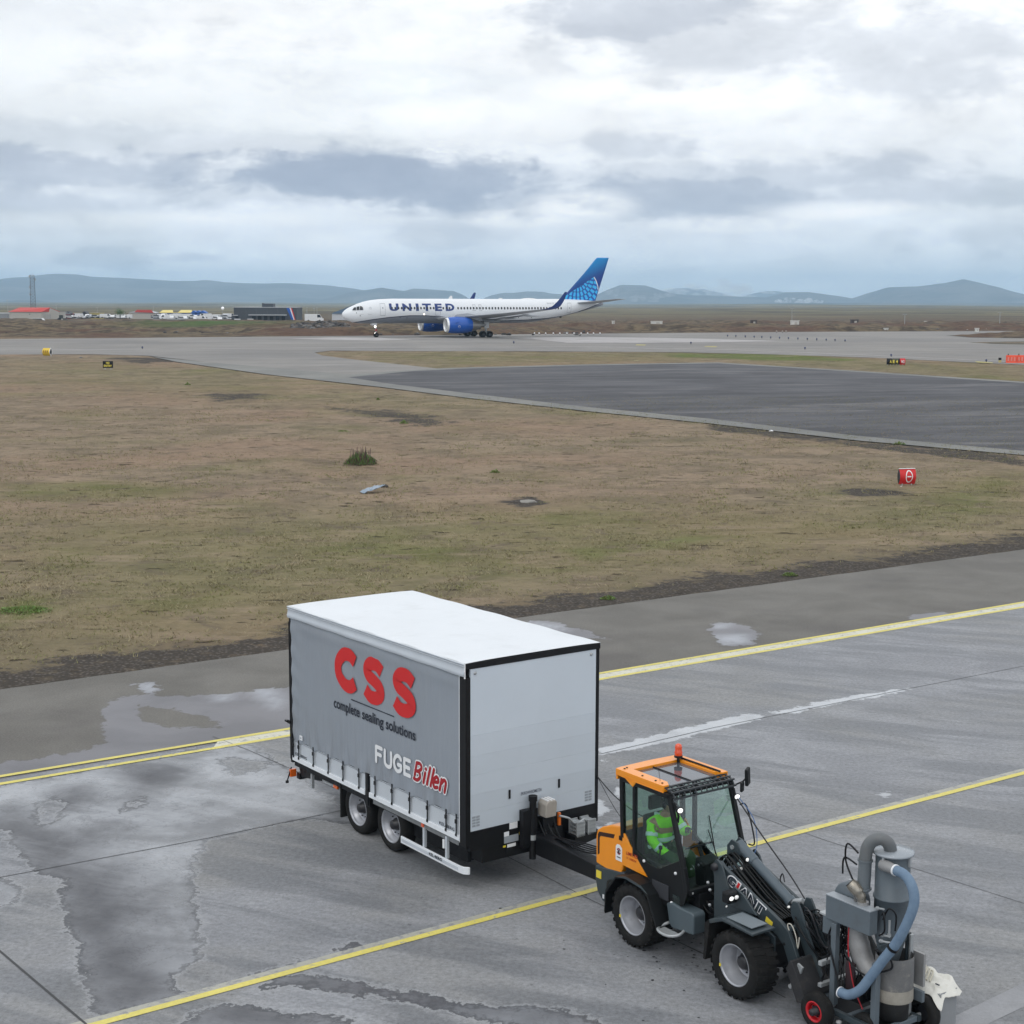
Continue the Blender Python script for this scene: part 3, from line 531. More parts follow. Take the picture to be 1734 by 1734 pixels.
def wheel(parent, x, y, r, wd, rr, side=-1, hubr=.09, steer=0., lugs=0, rimmat='rim', zc=None, deep=.55, bolts=8):
    """a wheel as one part (tyre) with rim and hub below it; side = -1 when the dished face looks to -Y"""
    zc = r if zc is None else zc
    A = TR(x, y, zc) @ rot('Z', steer) @ (rot('X', PI / 2) if side < 0 else rot('X', -PI / 2))   # local Z -> outwards
    h = wd / 2; n = 48; mb = MB()
    mb.lathe([(rr, h * .80), (rr + .012, h * .92), (rr + (r - rr) * .35, h * 1.0), (rr + (r - rr) * .72, h * .97), (r * .955, h * .84), (r * (.972 if lugs else 1), h * .62), (r * (.972 if lugs else 1), 0), (r * (.972 if lugs else 1), -h * .62), (r * .955, -h * .84), (rr + (r - rr) * .72, -h * .97), (rr, -h * .8)], n, A)
    if lugs:
        for k in range(lugs):
            a = 2 * PI * k / lugs
            for s_ in (-1, 1):
                a2 = a + (PI / lugs if s_ > 0 else 0)
                B_ = A @ rot('Z', a2); z0, z1 = sorted((s_ * h * .06, s_ * h * .93)); lw = PI * r / lugs * .55; sk = lw * .9
                mb.add([(r * .955, -lw, z0), (r * .955, lw, z0), (r * .93, lw + sk * 1.0, z1), (r * .93, -lw + sk * 1.0, z1), (r * 1.01, -lw * .8, z0), (r * 1.01, lw * .8, z0), (r * .985, lw * .8 + sk, z1), (r * .985, -lw * .8 + sk, z1)],
                       [(0, 3, 2, 1), (4, 5, 6, 7), (0, 1, 5, 4), (1, 2, 6, 5), (2, 3, 7, 6), (3, 0, 4, 7)], B_)
    else:
        for k in range(-2, 3): mb.lathe([(r * 1.002, h * .18 * k - .006), (r * 1.006, h * .18 * k), (r * 1.002, h * .18 * k + .006)], n, A)
    ty = mb.build('tyre', M_['rubber'], parent)
    f = h * .88; mb = MB()
    mb.lathe([(rr + .004, f - .03), (rr + .012, f), (rr - .006, f + .004), (rr - .018, f - .02), (rr - .022, f - wd * .22), (rr * .86, f - wd * .26), (rr * .84, f - wd * deep), (rr * .8, f - wd * deep - .012), (rr * .45, f - wd * (deep - .03)), (hubr * .9, f - wd * (deep - .03)), (0, f - wd * (deep - .03))], 40, A)
    mb.build('rim', M_[rimmat], ty)
    mb = MB(); zf = f - wd * (deep - .03)
    mb.lathe([(hubr * 1.25, zf), (hubr * 1.2, zf + .03), (hubr, zf + .035), (hubr * .9, zf + .10), (hubr * .6, zf + .115), (0, zf + .115)], 20, A)
    for k in range(bolts): a = 2 * PI * k / bolts; mb.lathe([(.011, zf), (.011, zf + .022), (0, zf + .024)], 6, A @ TR(rr * .56 * math.cos(a), rr * .56 * math.sin(a), 0), sm=False)
    mb.build('hub', M_['hub'], ty)
    return ty
def lettering(name, txt, mtx, size, m, parent, width=None, bold=0., shear=0., lift=.003, space=1.):
    co, fs = textmb(txt, size, width, bold, shear, space=space); mb = MB(); mb.add([tuple(v + np.array([0, 0, lift])) for v in co], fs, mtx)
    return mb.build(name, m, parent)
# ================================================================== CURTAIN-SIDED TRAILER
# local frame: x forward (0 = front panel), y across (0 = the side we see), z up
TYAW = .628
tr = thing('box_trailer', 'white-roofed box trailer with grey curtain side and red CSS lettering', 'trailer', (-.676, 23.26, 0), TYAW - PI / 2)
L_, W_, ZT, ZB = 5.55, 2.55, 3.61, .97
mb = MB()                       # roof tarp, slightly crowned
nx, ny = 24, 12
vs = []
for i in range(nx + 1):
    for j in range(ny + 1):
        u = i / nx; v = j / ny; vs.append((-L_ - .01 + (L_ + .008) * u, -.03 + (W_ + .06) * v, ZT - .026 + .016 * (1 - (2 * v - 1) ** 4) + .006 * math.sin(u * PI * 9)))
mb.add(vs, [(i * (ny + 1) + j, (i + 1) * (ny + 1) + j, (i + 1) * (ny + 1) + j + 1, i * (ny + 1) + j + 1) for i in range(nx) for j in range(ny)], sm=True)
mb.box(-L_ - .01, -.002, -.03, W_ + .03, ZT - .06, ZT - .036)
rf_ = mb.build('roof', M_['tarp'], tr)
def cloth(x0, x1, z0f, z1f, yf, nx, nz, name, m, th=.004):
    vs = []; 
    for i in range(nx + 1):
        x_ = x0 + (x1 - x0) * i / nx; a, b_ = z0f(x_), z1f(x_)
        for j in range(nz + 1): z_ = a + (b_ - a) * j / nz; vs.append((x_, yf(x_, z_), z_))
    k = len(vs); vs += [(p[0], p[1] + th, p[2]) for p in vs]; q = lambda i, j: i * (nz + 1) + j
    fs = [(q(i, j), q(i + 1, j), q(i + 1, j + 1), q(i, j + 1)) for i in range(nx) for j in range(nz)]
    fs += [tuple(k + c for c in f[::-1]) for f in fs]
    mb = MB(); mb.add(vs, fs, sm=True); return mb.build(name, m, tr)
cm = bpy.data.materials.new('grey_curtain_pvc'); cm.use_nodes = True; t = N(cm.node_tree); b = t.n['Principled BSDF']
p = t.obj(); c = t.mix(t.noise(p, .9, 4, .6), (.25, .28, .32, 1), (.30, .33, .37, 1)); ox, oy, oz = t.xyz(p)
c = t.mix(t.m('MULTIPLY', t.sm(t.noise(t.obj((8, 1, .6)), 1., 4, .6), .55, .8), .25), c, (.33, .35, .38, 1)); c = t.mix(t.m('MULTIPLY', t.sm(oz, 2.2, 1.1), t.sm(t.noise(t.obj((5, 1, .8)), 1.3, 5, .65), .42, .7, 0, .45)), c, (.16, .165, .17, 1)); t.put(b.inputs['Base Color'], c); b.inputs['Roughness'].default_value = .36; b.inputs['Specular IOR Level'].default_value = .5
t.put(b.inputs['Normal'], t.bump(t.noise(t.obj((2.2, 1, .5)), 1.8, 5, .6), .55, .03))
STR = [-5.42, -5.233, -4.704, -4.175, -3.669, -3.14, -2.618, -2.093, -1.559, -1.042, -.516, -.234]
def scal(x_):                     # lower hem, pulled down at every strap
    d = min(abs(x_ - s_) for s_ in STR); return 1.185 - .05 * math.exp(-(d / .09) ** 2)
def yc(x_, z_):
    e = math.exp(-((x_ + L_) / .35) ** 2); w1 = .008 * e * math.sin(z_ * 17 + x_ * 9) * (z_ < 3.35)
    w2 = .007 * math.sin(x_ * 4.1 + z_ * .8) * math.sin(z_ * 1.3 + 1) + .012 * math.exp(-((z_ - 1.2) / .12) ** 2) * math.cos(2 * PI * (x_ + 5.233) / .527)
    return -.012 + w1 - w2 - .012 * math.exp(-((z_ - 3.25) / .1) ** 2)
cloth(-5.47, -.17, scal, lambda x_: 3.47, yc, 150, 60, 'side_curtain', cm)
cloth(-5.55, .012, lambda x_: 3.385 + .006 * math.sin(x_ * 6), lambda x_: 3.575, lambda x_, z_: -.034 - .02 * math.exp(-((z_ - 3.42) / .04) ** 2), 80, 8, 'roof_valance', mat('pale_grey_valance', (.50, .54, .585), .5, var=.14, vs=2.5))
MB().tube([(-L_, -.04, 3.575), (.01, -.04, 3.575)], .013, 8).tube([(-L_, -.045, 3.545), (.01, -.045, 3.545)], .007, 6).build('roof_rail', M_['alu'], tr)
MB().box(.0, .022, -.042, -.028, 3.36, 3.6).build('valance_end', M_['white'], tr)
# posts and front frame
MB().box(-.155, .0, -.015, .075, .74, 3.36).box(-.10, .012, -.02, -.015, .74, 3.35).build('corner_post', M_['black'], tr, .006)
MB().box(-.155, .0, W_ - .06, W_ + .01, .66, 3.55).build('corner_post', M_['black'], tr, .006)
MB().box(-L_ - .01, -L_ + .06, -.012, .06, .74, 3.38).build('corner_post', M_['black'], tr, .005)
MB().box(-L_ - .01, -L_ + .06, W_ - .06, W_ + .01, .74, 3.55).build('corner_post', M_['black'], tr)
MB().box(-.05, .010, -.02, W_ + .02, 3.49, 3.583).build('top_bar', M_['black'], tr, .005)
MB().box(-.17, -.156, -.018, -.004, .78, 3.4).build('curtain_tension_pole', M_['aluw'], tr)
zz = [3.489, 2.46, 2.14, 1.84, 1.54, 1.25, .97]; fcol = [.0, -.012, -.02, -.014, -.03, -.024]
for i in range(6):
    k = 1 + fcol[i] * 3.2
    MB().box(-.03, .0 + .0012 * (i % 2), .078, W_ - .062, zz[i + 1] + .0012, zz[i]).build('panel', mat('pale_panel_%d' % i, (.57 * k, .63 * k, .69 * k), .48, var=.07, vs=1.4, dirt=.12, dcol=(.46, .50, .54)), tr)
MB().box(-.05, -.031, .05, W_ - .05, .95, 3.52).build('bulkhead', M_['chassis'], tr)
MB().box(-L_, -L_ + .03, .03, W_ - .03, .97, 3.55).build('rear_door', M_['panel'], tr)
cloth_far = MB().box(-5.5, -.16, W_ - .006, W_ + .004, 1.15, 3.55).build('side_curtain', cm, tr)
for yy_ in (.16, W_ - .16):
    MB().lathe([(.026, 0), (.026, .006), (.014, .012), (0, .012)], 14, TR(.003, yy_, 3.42) @ rot('Y', PI / 2)).build('bolt', M_['galv'], tr)
for yy_ in (.80, 1.76): MB().box(.003, .014, yy_ - .016, yy_ + .016, 1.36, 1.50).build('anchor_slot', M_['black'], tr)
FR = lambda y_, z_: TR(.004, y_, z_) @ Matrix(((0, 0, 1, 0), (1, 0, 0, 0), (0, 1, 0, 0), (0, 0, 0, 1)))     # text frame on the front panel
SD = lambda x_, z_, y_=0.: TR(x_, y_, z_) @ Matrix(((1, 0, 0, 0), (0, 0, -1, 0), (0, 1, 0, 0), (0, 0, 0, 1)))  # text frame on the visible side
lettering('small_print', 'EKROWNSOMETEA', FR(1.02, 1.37), .05, mat('faint_ink', (.09, .10, .13), .6), tr, width=.40, bold=.01)
for yy_, z_ in ((.10, 1.03), (W_ - .27, 1.03)):
    mb = MB(); 
    for q in range(4):
        for r_ in range(2): mb.box(.001, .0045, yy_ + .005 + .075 * r_, yy_ + .068 + .075 * r_, z_ + q * .045 + .004, z_ + q * .045 + .036)
    mb.build('data_plate', M_['label'], tr)
# drop sides with straps
for a, b_ in ((-5.47, -2.955), (-2.82, -.20)):
    ds = MB().box(a, b_, .0, .03, .885, 1.16).build('drop_side', M_['alu'], tr, .003)
    MB().tube([(a, -.002, 1.165), (b_, -.002, 1.165)], .012, 8).build('hem_tube', M_['label'], ds)
    MB().box(a, b_ + (.0 if b_ < -1 else .03), -.028, .03, .80, .882).build('bottom_rail', M_['aluw'], ds, .004)
MB().box(-2.955, -2.82, -.012, .04, .62, 1.19).box(-2.93, -2.85, -.03, -.012, .64, 1.19).build('middle_post', M_['black'], tr, .004)
for s_ in STR:
    mb = MB().box(s_ - .016, s_ + .016, -.030, -.024, .87, 1.21); mb.box(s_ - .024, s_ + .024, -.042, -.026, 1.06, 1.12); mb.box(s_ - .02, s_ + .02, -.038, -.026, .86, .90)
    mb.build('strap', M_['black'], tr)
MB().box(-5.19, -5.09, -.03, -.02, 1.235, 1.315).build('sticker', M_['white'], tr); MB().box(-5.165, -5.12, -.034, -.031, 1.262, 1.285).build('sticker_print', M_['label'], tr)
lettering('small_print', 'KEL-BERG', SD(-5.40, .905, -.0005), .052, M_['ink'], tr, width=.42, bold=.02)
lettering('small_print', 'KEL-BERG', SD(-.74, .905, -.0005), .052, M_['ink'], tr, width=.42, bold=.02)
# big lettering, each letter an object of its own
def letterC():                      # heavy C and S drawn as thick strokes
    return [(.80, .80), (.62, .93), (.38, .90), (.2, .70), (.15, .5), (.2, .28), (.4, .1), (.62, .08), (.80, .22)]
def letterS(): return [(.78, .80), (.6, .93), (.36, .92), (.22, .76), (.28, .6), (.5, .5), (.70, .38), (.74, .2), (.58, .07), (.34, .06), (.16, .2)]
def stroke(pts, w_, wd, ht, x0, z0, name, m, parent, y_=-.0262, slant=0., cap=False):
    P_ = smoothpath([(a, b_, 0) for a, b_ in pts], 8); P_ = [Vector((q.x * wd, q.y * ht, 0)) for q in P_]; l_, r_ = [], []
    for i, q in enumerate(P_):
        d = (P_[min(i + 1, len(P_) - 1)] - P_[max(i - 1, 0)]).normalized(); n_ = Vector((-d.y, d.x, 0)) * w_ / 2; l_.append(q + n_); r_.append(q - n_)
    n = len(P_); mb = MB(); mb.add([(v.x + v.y * slant, v.y, 0) for v in l_ + r_], [(i, n + i, n + i + 1, i + 1) for i in range(n - 1)], SD(x0, z0, y_))
    if cap:
        for q in (P_[0], P_[-1]): mb.add([(q.x + w_ / 2 * math.cos(a) + (q.y) * slant, q.y + w_ / 2 * math.sin(a), 0) for a in np.linspace(0, 2 * PI, 14)[:-1]], [tuple(range(13))], SD(x0, z0, y_))
    return mb.build(name, m, parent)
stroke(letterC(), .225, .86, .63, -3.93, 2.50, 'letter', M_['red'], tr)
stroke(letterS(), .225, .82, .64, -3.03, 2.485, 'letter', M_['red'], tr)
stroke(letterS(), .225, .86, .65, -2.12, 2.475, 'letter', M_['red'], tr)
MB().box(-3.38, -2.02, -.0235, -.0215, 2.332, 2.348).build('underline', M_['ink'], tr)
for tx, x_, w_t, dz_ in (('complete', -3.96, .86, .0), ('sealing', -3.02, .68, .0), ('solutions', -2.27, .89, .052)):
    lettering('tagline_' + tx, tx, SD(x_, 2.03 + dz_, -.0225), .235 if dz_ == 0 else .183, M_['ink'], tr, width=w_t, bold=.018)
# rounded FUGE
F_L = {'F': (.185, [[(0, 0), (0, 1)], [(0, 1), (.95, 1)], [(0, .52), (.8, .52)]]), 'U': (.20, [[(0, 1), (0, .35), (.12, .08), (.5, -.02), (.88, .08), (1, .35), (1, 1)]]),
       'G': (.215, [[(.95, .84), (.72, .99), (.40, .99), (.10, .78), (.0, .48), (.10, .18), (.40, -.01), (.74, .02), (.98, .20), (.99, .44)], [(.99, .44), (.58, .44)]]), 'E': (.165, [[(0, 0), (0, 1)], [(0, 1), (1, 1)], [(0, .5), (.88, .5)], [(0, 0), (1, 0)]])}
xf = -2.575
for ch in 'FUGE':
    gw, segs = F_L[ch]; mb = MB(); w_ = .066
    for sg in segs:
        P_ = smoothpath([(a, b_, 0) for a, b_ in sg], 6) if len(sg) > 2 else [Vector((a, b_, 0)) for a, b_ in sg]; Q = [Vector((q.x * gw, q.y * .245, 0)) for q in P_]
        for i in range(len(Q) - 1):
            d = (Q[i + 1] - Q[i]).normalized(); n_ = Vector((-d.y, d.x, 0)) * w_ / 2
            mb.add([Q[i] + n_, Q[i] - n_, Q[i + 1] - n_, Q[i + 1] + n_], [(0, 1, 2, 3)], SD(xf, 1.475, -.0270 - .00006 * len(mb.f)))
        for q in Q: mb.add([(q.x + w_ / 2 * math.cos(a), q.y + w_ / 2 * math.sin(a), 0) for a in np.linspace(0, 2 * PI, 13)[:-1]], [tuple(range(12))], SD(xf, 1.475, -.0270 - .00006 * len(mb.f)))
    mb.build('letter', M_['white'], tr); xf += gw + .089
# italic Billen: white outline behind dark red
BL = {'B': (.26, [[(.12, 0), (.2, 1)], [(.2, 1), (.6, 1.02), (.78, .8), (.5, .56), (.16, .52)], [(.16, .52), (.6, .5), (.74, .24), (.5, .0), (.12, 0)]]), 'i': (.1, [[(.35, 0), (.45, .62)], [(.5, .86), (.51, .88)]]), 'l': (.105, [[(.35, 0), (.55, 1.05)]]),
      'e': (.205, [[(.2, .34), (.72, .4), (.7, .6), (.45, .68), (.2, .5), (.14, .26), (.35, .02), (.74, .1)]]), 'n': (.23, [[(.12, 0), (.22, .66)], [(.2, .4), (.5, .68), (.74, .6), (.76, .4), (.72, 0)]])}
xb = -1.44
for ch in 'Billen':
    wd, segs = BL[ch]; w0 = max(wd, .19) if ch in 'Ben' else .19
    mbs = [MB(), MB()]
    for sg in segs:
        P_ = smoothpath([(a, b_, 0) for a, b_ in sg], 6) if len(sg) > 2 else [Vector((a, b_, 0)) for a, b_ in sg]
        Q = [Vector((q.x * w0 + q.y * .055, q.y * .27, 0)) for q in P_]
        for mb, w_, y_ in ((mbs[0], .105, -.0280), (mbs[1], .058, -.0340)):
            for i in range(len(Q) - 1):
                d = (Q[i + 1] - Q[i]).normalized(); n_ = Vector((-d.y, d.x, 0)) * w_ / 2
                mb.add([Q[i] + n_, Q[i] - n_, Q[i + 1] - n_, Q[i + 1] + n_], [(0, 1, 2, 3)], SD(xb, 1.475, y_ - .00006 * len(mb.f)))
            for q in Q: mb.add([(q.x + w_ / 2 * math.cos(a), q.y + w_ / 2 * math.sin(a), 0) for a in np.linspace(0, 2 * PI, 13)[:-1]], [tuple(range(12))], SD(xb, 1.475, y_ - .00006 * len(mb.f)))
    o1 = mbs[1].build('letter', M_['dkred'], tr); mbs[0].build('letter_outline', M_['white'], o1)
    xb += wd * .80 + .022
# chassis
MB().box(-5.5, -.05, .03, .12, .68, .80).build('side_sill', M_['chassis'], tr, .004)
mb = MB()
for k in range(70):
    x_ = -2.75 + k * .036
    mb.box(x_, x_ + .016, .018, .03, .70, .775)
mb.build('lashing_ring', M_['galv'], tr, kind='stuff')
MB().box(-5.5, -.05, W_ - .12, W_ - .03, .68, .80).build('side_sill', M_['chassis'], tr)
for yy_ in (.75, 1.72): MB().box(-5.4, .0, yy_, yy_ + .09, .50, .72).build('chassis_rail', M_['chassis'], tr)
mb = MB()
for k in range(9): mb.box(-5.3 + k * .62, -5.24 + k * .62, .1, W_ - .1, .66, .74)
mb.build('cross_member', M_['chassis'], tr)
MB().box(-5.5, -.02, .12, W_ - .12, .80, .86).build('floor', M_['chassis'], tr)
MB().prism([(-5.53, .80), (-3.9, .80), (-3.9, .62), (-4.6, .58), (-5.45, .46), (-5.53, .60)], .14, .20).build('rear_skirt', M_['black'], tr)
MB().box(-5.6, -5.48, .12, W_ - .12, .40, .52).box(-5.58, -5.5, .35, .43, .5, .7).box(-5.58, -5.5, 2.1, 2.18, .5, .7).build('rear_bumper', M_['black'], tr, .01)
MB().box(-5.66, -5.6, .0, .12, .44, .58).build('tail_lamp', M_['amber'], tr, .008)
MB().tube([(-5.62, .03, .62), (-5.64, -.02, .45), (-5.66, -.04, .36)], .012, 6).lathe([(.03, -.02), (.03, .02)], 10, TR(-5.66, -.04, .35), cap=True).build('lamp_bracket', M_['black'], tr)
MB().box(-5.64, -5.55, -.03, -.01, 1.44, 1.50).box(-5.70, -5.62, -.05, -.02, 1.46, 1.49).build('door_latch', M_['black'], tr)
MB().tube([(-5.56, -.01, 3.3), (-5.56, -.01, .8)], .01, 6).build('door_rod', M_['black'], tr)
for x_ in (-4.1,): MB().box(x_ - .07, x_ + .07, .06, .10, .60, .68).build('side_marker', M_['amber'], tr, .01)
MB().box(-4.62, -3.9, .1, .13, .60, .63).box(-4.95, -4.9, .05, .1, .40, .66).build('light_rail', M_['galv'], tr)
MB().box(-3.86, -3.82, .02, .36, .17, .74).build('mudflap', M_['rubber'], tr)
MB().box(-3.86, -3.82, W_ - .36, W_ - .02, .17, .74).build('mudflap', M_['rubber'], tr)
for x_ in (-3.37, -2.31):
    wheel(tr, x_, .20, .435, .27, .285, -1, .085, bolts=10, deep=.50); wheel(tr, x_, W_ - .20, .435, .27, .285, 1, .085, bolts=10, deep=.5)
    MB().tube([(x_, .3, .435), (x_, W_ - .3, .435)], .05, 10).box(x_ - .3, x_ + .3, .62, .72, .47, .53).build('axle', M_['chassis'], tr)
MB().box(-1.9, -1.7, .5, 1.0, .42, .66).box(-1.3, -.9, .9, 1.5, .4, .68).build('air_tank', M_['chassis'], tr, .03)
# side guard bar
bar = MB(); bar.prism([(-1.83, -.03), (-.16, -.03), (-.06, -.015), (.0, .04), (.0, .07), (-.03, .06), (-.08, .01), (-.17, -.005), (-1.83, -.005)], .30, .415, 'Z')
sb = bar.build('side_guard', M_['aluw'], tr, .006); MB().box(-1.80, -.18, -.034, -.0305, .335, .38).build('side_guard_groove', M_['alu'], sb)
lettering('small_print', 'KEL-BERG', SD(-.98, .345, -.036), .05, M_['ink'], sb, width=.36, bold=.025)
for x_, mm in ((-1.2, 'alu'), (-.56, 'alu')): MB().box(x_ - .025, x_ + .025, .0, .05, .40, .76).box(x_ - .02, x_ + .02, .05, .4, .70, .74).build('guard_bracket', M_[mm], sb, .004)
MB().box(-1.235, -1.17, -.02, .0, .735, .79).build('reflector', mat('orange_reflector', (.7, .12, .05), .4), tr)
MB().box(-.625, -.585, -.02, .0, .56, .70).build('sticker', M_['white'], sb)
# lower front: skirt, drawbar, jack, winch box, chocks, plates
MB().box(-.14, -.0, .06, W_ - .02, .66, .962).box(-.30, -.02, .3, W_ - .5, .42, .68).build('front_skirt_and_shade', M_['black'], tr, .006)  # real skirt above; lower black box stands in for the shadow beneath it
for y0, y1, z0, z1, mm in ((.80, .95, .87, .97, 'white'), (.70, .79, .77, .84, 'white'), (.70, .97, .66, .77, 'label'), (.76, .92, .585, .635, 'white'), (.985, 1.07, .75, .79, 'yellow'), (.68, .73, .60, .63, 'yellow')):
    MB().box(.004, .010, y0, y1, z0, z1).build('data_plate', M_[mm], tr)
MB().prism([(-.6, .44), (-.6, .74), (.3, .74), (1.86, .68), (1.9, .62), (1.9, .50), (1.7, .46), (.3, .42)], 1.20, 1.44).build('drawbar', M_['black'], tr, .012)
MB().tube([(1.8, 1.33, .56), (2.02, 1.43, .56)], .05, 12).lathe([(.03, -.09), (.075, -.07), (.075, .07), (.03, .09)], 16, TR(2.08, 1.46, .56), cap=True).build('towing_eye', M_['chassis'], tr)
MB().tube([(.10, 1.18, .35), (.10, 1.18, 1.28)], .055, 14).tube([(.10, 1.18, 1.28), (.10, 1.18, 1.36)], .07, 14).box(.02, .12, .98, 1.26, .55, 1.15).box(.0, .12, 1.26, 1.75, .50, .78).build('jack_leg', M_['black'], tr)
MB().tube([(.10, 1.18, .66), (.10, 1.18, .74)], .06, 14).build('jack_collar', M_['galv'], tr)
MB().box(-1.9, -.35, .26, .34, .34, .70).box(-1.9, -.35, .34, 1.2, .36, .44).build('underbody_filler', M_['chassis'], tr, .01)  # added black boxes that fill the dark gap under the trailer floor
bx = MB().prism([(1.30, 1.02), (1.50, 1.02), (1.52, 1.24), (1.49, 1.28), (1.35, 1.28), (1.30, 1.23)], .06, .28, 'X').build('control_box', M_['beige'], tr, .015)
MB().box(.08, .26, 1.35, 1.38, 1.276, 1.29).box(.08, .26, 1.41, 1.44, 1.276, 1.29).box(.08, .26, 1.465, 1.49, 1.276, 1.288).build('rib', M_['white'], bx)
MB().box(.06, .16, 1.34, 1.52, .62, .98).build('box_bracket', M_['black'], tr, .004)
MB().box(.10, .14, 1.655, 1.70, .80, 1.0).build('reflector', mat('orange_marker', (.85, .18, .01), .4), tr)
MB().tube(smoothpath([(.20, 1.62, .98), (.24, 1.78, .92), (.22, 1.92, .80), (.22, 2.1, .84)], 5), .018, 8).build('chock_rail', M_['galv'], tr)
for k, y_ in enumerate((1.90, 2.12)):
    mb = MB()
    for q in range(4): mb.box(.08, .30, y_ + .01, y_ + .15, .62 + q * .06, .64 + q * .06)
    mb.box(.08, .11, y_, y_ + .16, .60, .84).box(.27, .30, y_, y_ + .16, .60, .84)
    mb.build('wheel_chock', M_['galv'], tr)
MB().prism([(1.86, .44), (2.35, .52), (2.38, .62), (1.86, .62)], .05, .3, 'X').build('chock_tray', M_['black'], tr)
for k in range(5):
    a = random.uniform(0, .12)
    MB().tube(smoothpath([(.08, 1.30 + k * .07, .95), (.25 + a, 1.32 + k * .05, .66 + a), (.55 + a, 1.34 + k * .02, .76), (1.2, 1.30 + .03 * k, .76 + .02 * k), (1.85, 1.42 + .02 * k, .86)], 6), .012, 6).build('brake_hose', M_['black'], tr)
# ================================================================== WHEEL LOADER
# local frame: x forward, y left (away from the camera), z up; origin on the ground by the rear axle
LTH = math.radians(-54.3)
ld = thing('wheel_loader', 'orange and dark grey compact wheel loader towing the trailer', 'wheel loader', (2.433, 21.585, 0), LTH)
R_, TW, RR_ = .45, .40, .272
for x_ in (-.205, 1.84):
    wheel(ld, x_, -.585, R_, TW, RR_, -1, .10, lugs=26, deep=.62, bolts=8); wheel(ld, x_, .50, R_, TW, RR_, 1, .10, lugs=26, deep=.62, bolts=8)
    MB().tube([(x_, -.5, R_), (x_, .5, R_)], .08, 12).lathe([(.16, -.15), (.2, 0), (.16, .15)], 14, TR(x_, 0, R_) @ rot('Z', 0), cap=True).build('axle', M_['chassis'], ld)
for x_ in (-.205, 1.84):
    MB().box(x_ - .255, x_ - .225, -.785, -.78, .36, .40).build('rim_sticker', M_['yellow'], ld)
# rear body
cw = MB().prism([(-1.29, .82), (-1.30, .66), (-1.24, .44), (-1.12, .33), (-.98, .30), (-.74, .34), (-.60, .62), (-.60, .86), (-.64, .90)], -.56, .56).build('counterweight', M_['ggrey'], ld, .02)
MB().box(-1.25, -1.14, -.572, -.562, .655, .765).build('reflector', M_['yellow'], cw); MB().box(-1.10, -1.07, -.572, -.562, .38, .44).build('reflector', M_['white'], cw)
lettering('side_number', 'GS', SD(-1.02, .50, -.568), .22, mat('black_gloss_print', (.008, .01, .012), .3), cw, bold=.01)
hood = MB().prism([(-1.285, .86), (-1.29, 1.26), (-1.26, 1.36), (-1.16, 1.43), (-.95, 1.515), (-.70, 1.56), (-.68, 1.56), (-.68, .95), (-.74, .80), (-.78, .80)], -.55, .55).build('engine_hood', M_['orange'], ld, .035)
MB().prism([(-1.245, .99), (-1.245, 1.30), (-1.215, 1.345), (-.86, 1.40), (-.89, 1.335), (-1.18, 1.29), (-1.205, 1.26), (-1.205, 1.02)], -.5535, -.545).build('vent_slot', mat('brown_black_mesh', (.03, .008, .004), .6), hood)
MB().box(-.745, -.68, -.572, -.553, 1.36, 1.42).build('hood_latch', M_['blackp'], hood)
stk = MB().prism([(-.83, 1.04), (-.69, 1.04), (-.69, 1.24), (-.74, 1.28), (-.80, 1.28), (-.83, 1.24)], -.5575, -.5555).build('sticker', M_['white'], hood)
mb = MB()
for k in range(2): mb.add([(r_ * math.cos(a), r_ * math.sin(a) * 1.1, 0) for r_ in (.045, .026) for a in np.linspace(k * PI + .25, k * PI + 2.9, 10)], [(i, i + 1, 10 + i + 1, 10 + i) for i in range(9)], SD(-.76, 1.18, -.559))
mb.build('round_emblem', mat('dark_red_emblem', (.25, .012, .03), .5), stk)
MB().box(-.80, -.72, -.5600, -.5580, 1.085, 1.10).box(-.78, -.745, -.5602, -.5585, 1.15, 1.20).build('sticker_print', M_['ink'], stk)
for k in range(8): MB().box(-1.306, -1.29, -.42, .42, .90 + k * .048, .925 + k * .048).build('grille_slat', M_['blackp'], hood)
MB().prism([(-.66, 1.02), (-.655, 1.50), (-.60, 1.475), (-.50, 1.36), (-.08, 1.005), (-.10, 1.0)], -.585, -.56).build('side_panel', M_['orange'], ld, .006)
MB().prism([(-.66, 1.02), (-.655, 1.50), (-.60, 1.475), (-.50, 1.36), (-.08, 1.005), (-.10, 1.0)], .56, .585).build('side_panel', M_['orange'], ld, .006)
lettering('small_print', 'LIMITED', SD(-.56, 1.20, -.587), .052, M_['dkred'], ld, width=.25, bold=.012, shear=.2); lettering('small_print', 'V. 5003X', SD(-.55, 1.14, -.587), .034, M_['dkred'], ld, width=.22, bold=.01, shear=.2)
MB().box(-.64, -.08, -.52, .52, .72, 1.0).build('underbody', M_['chassis'], ld)
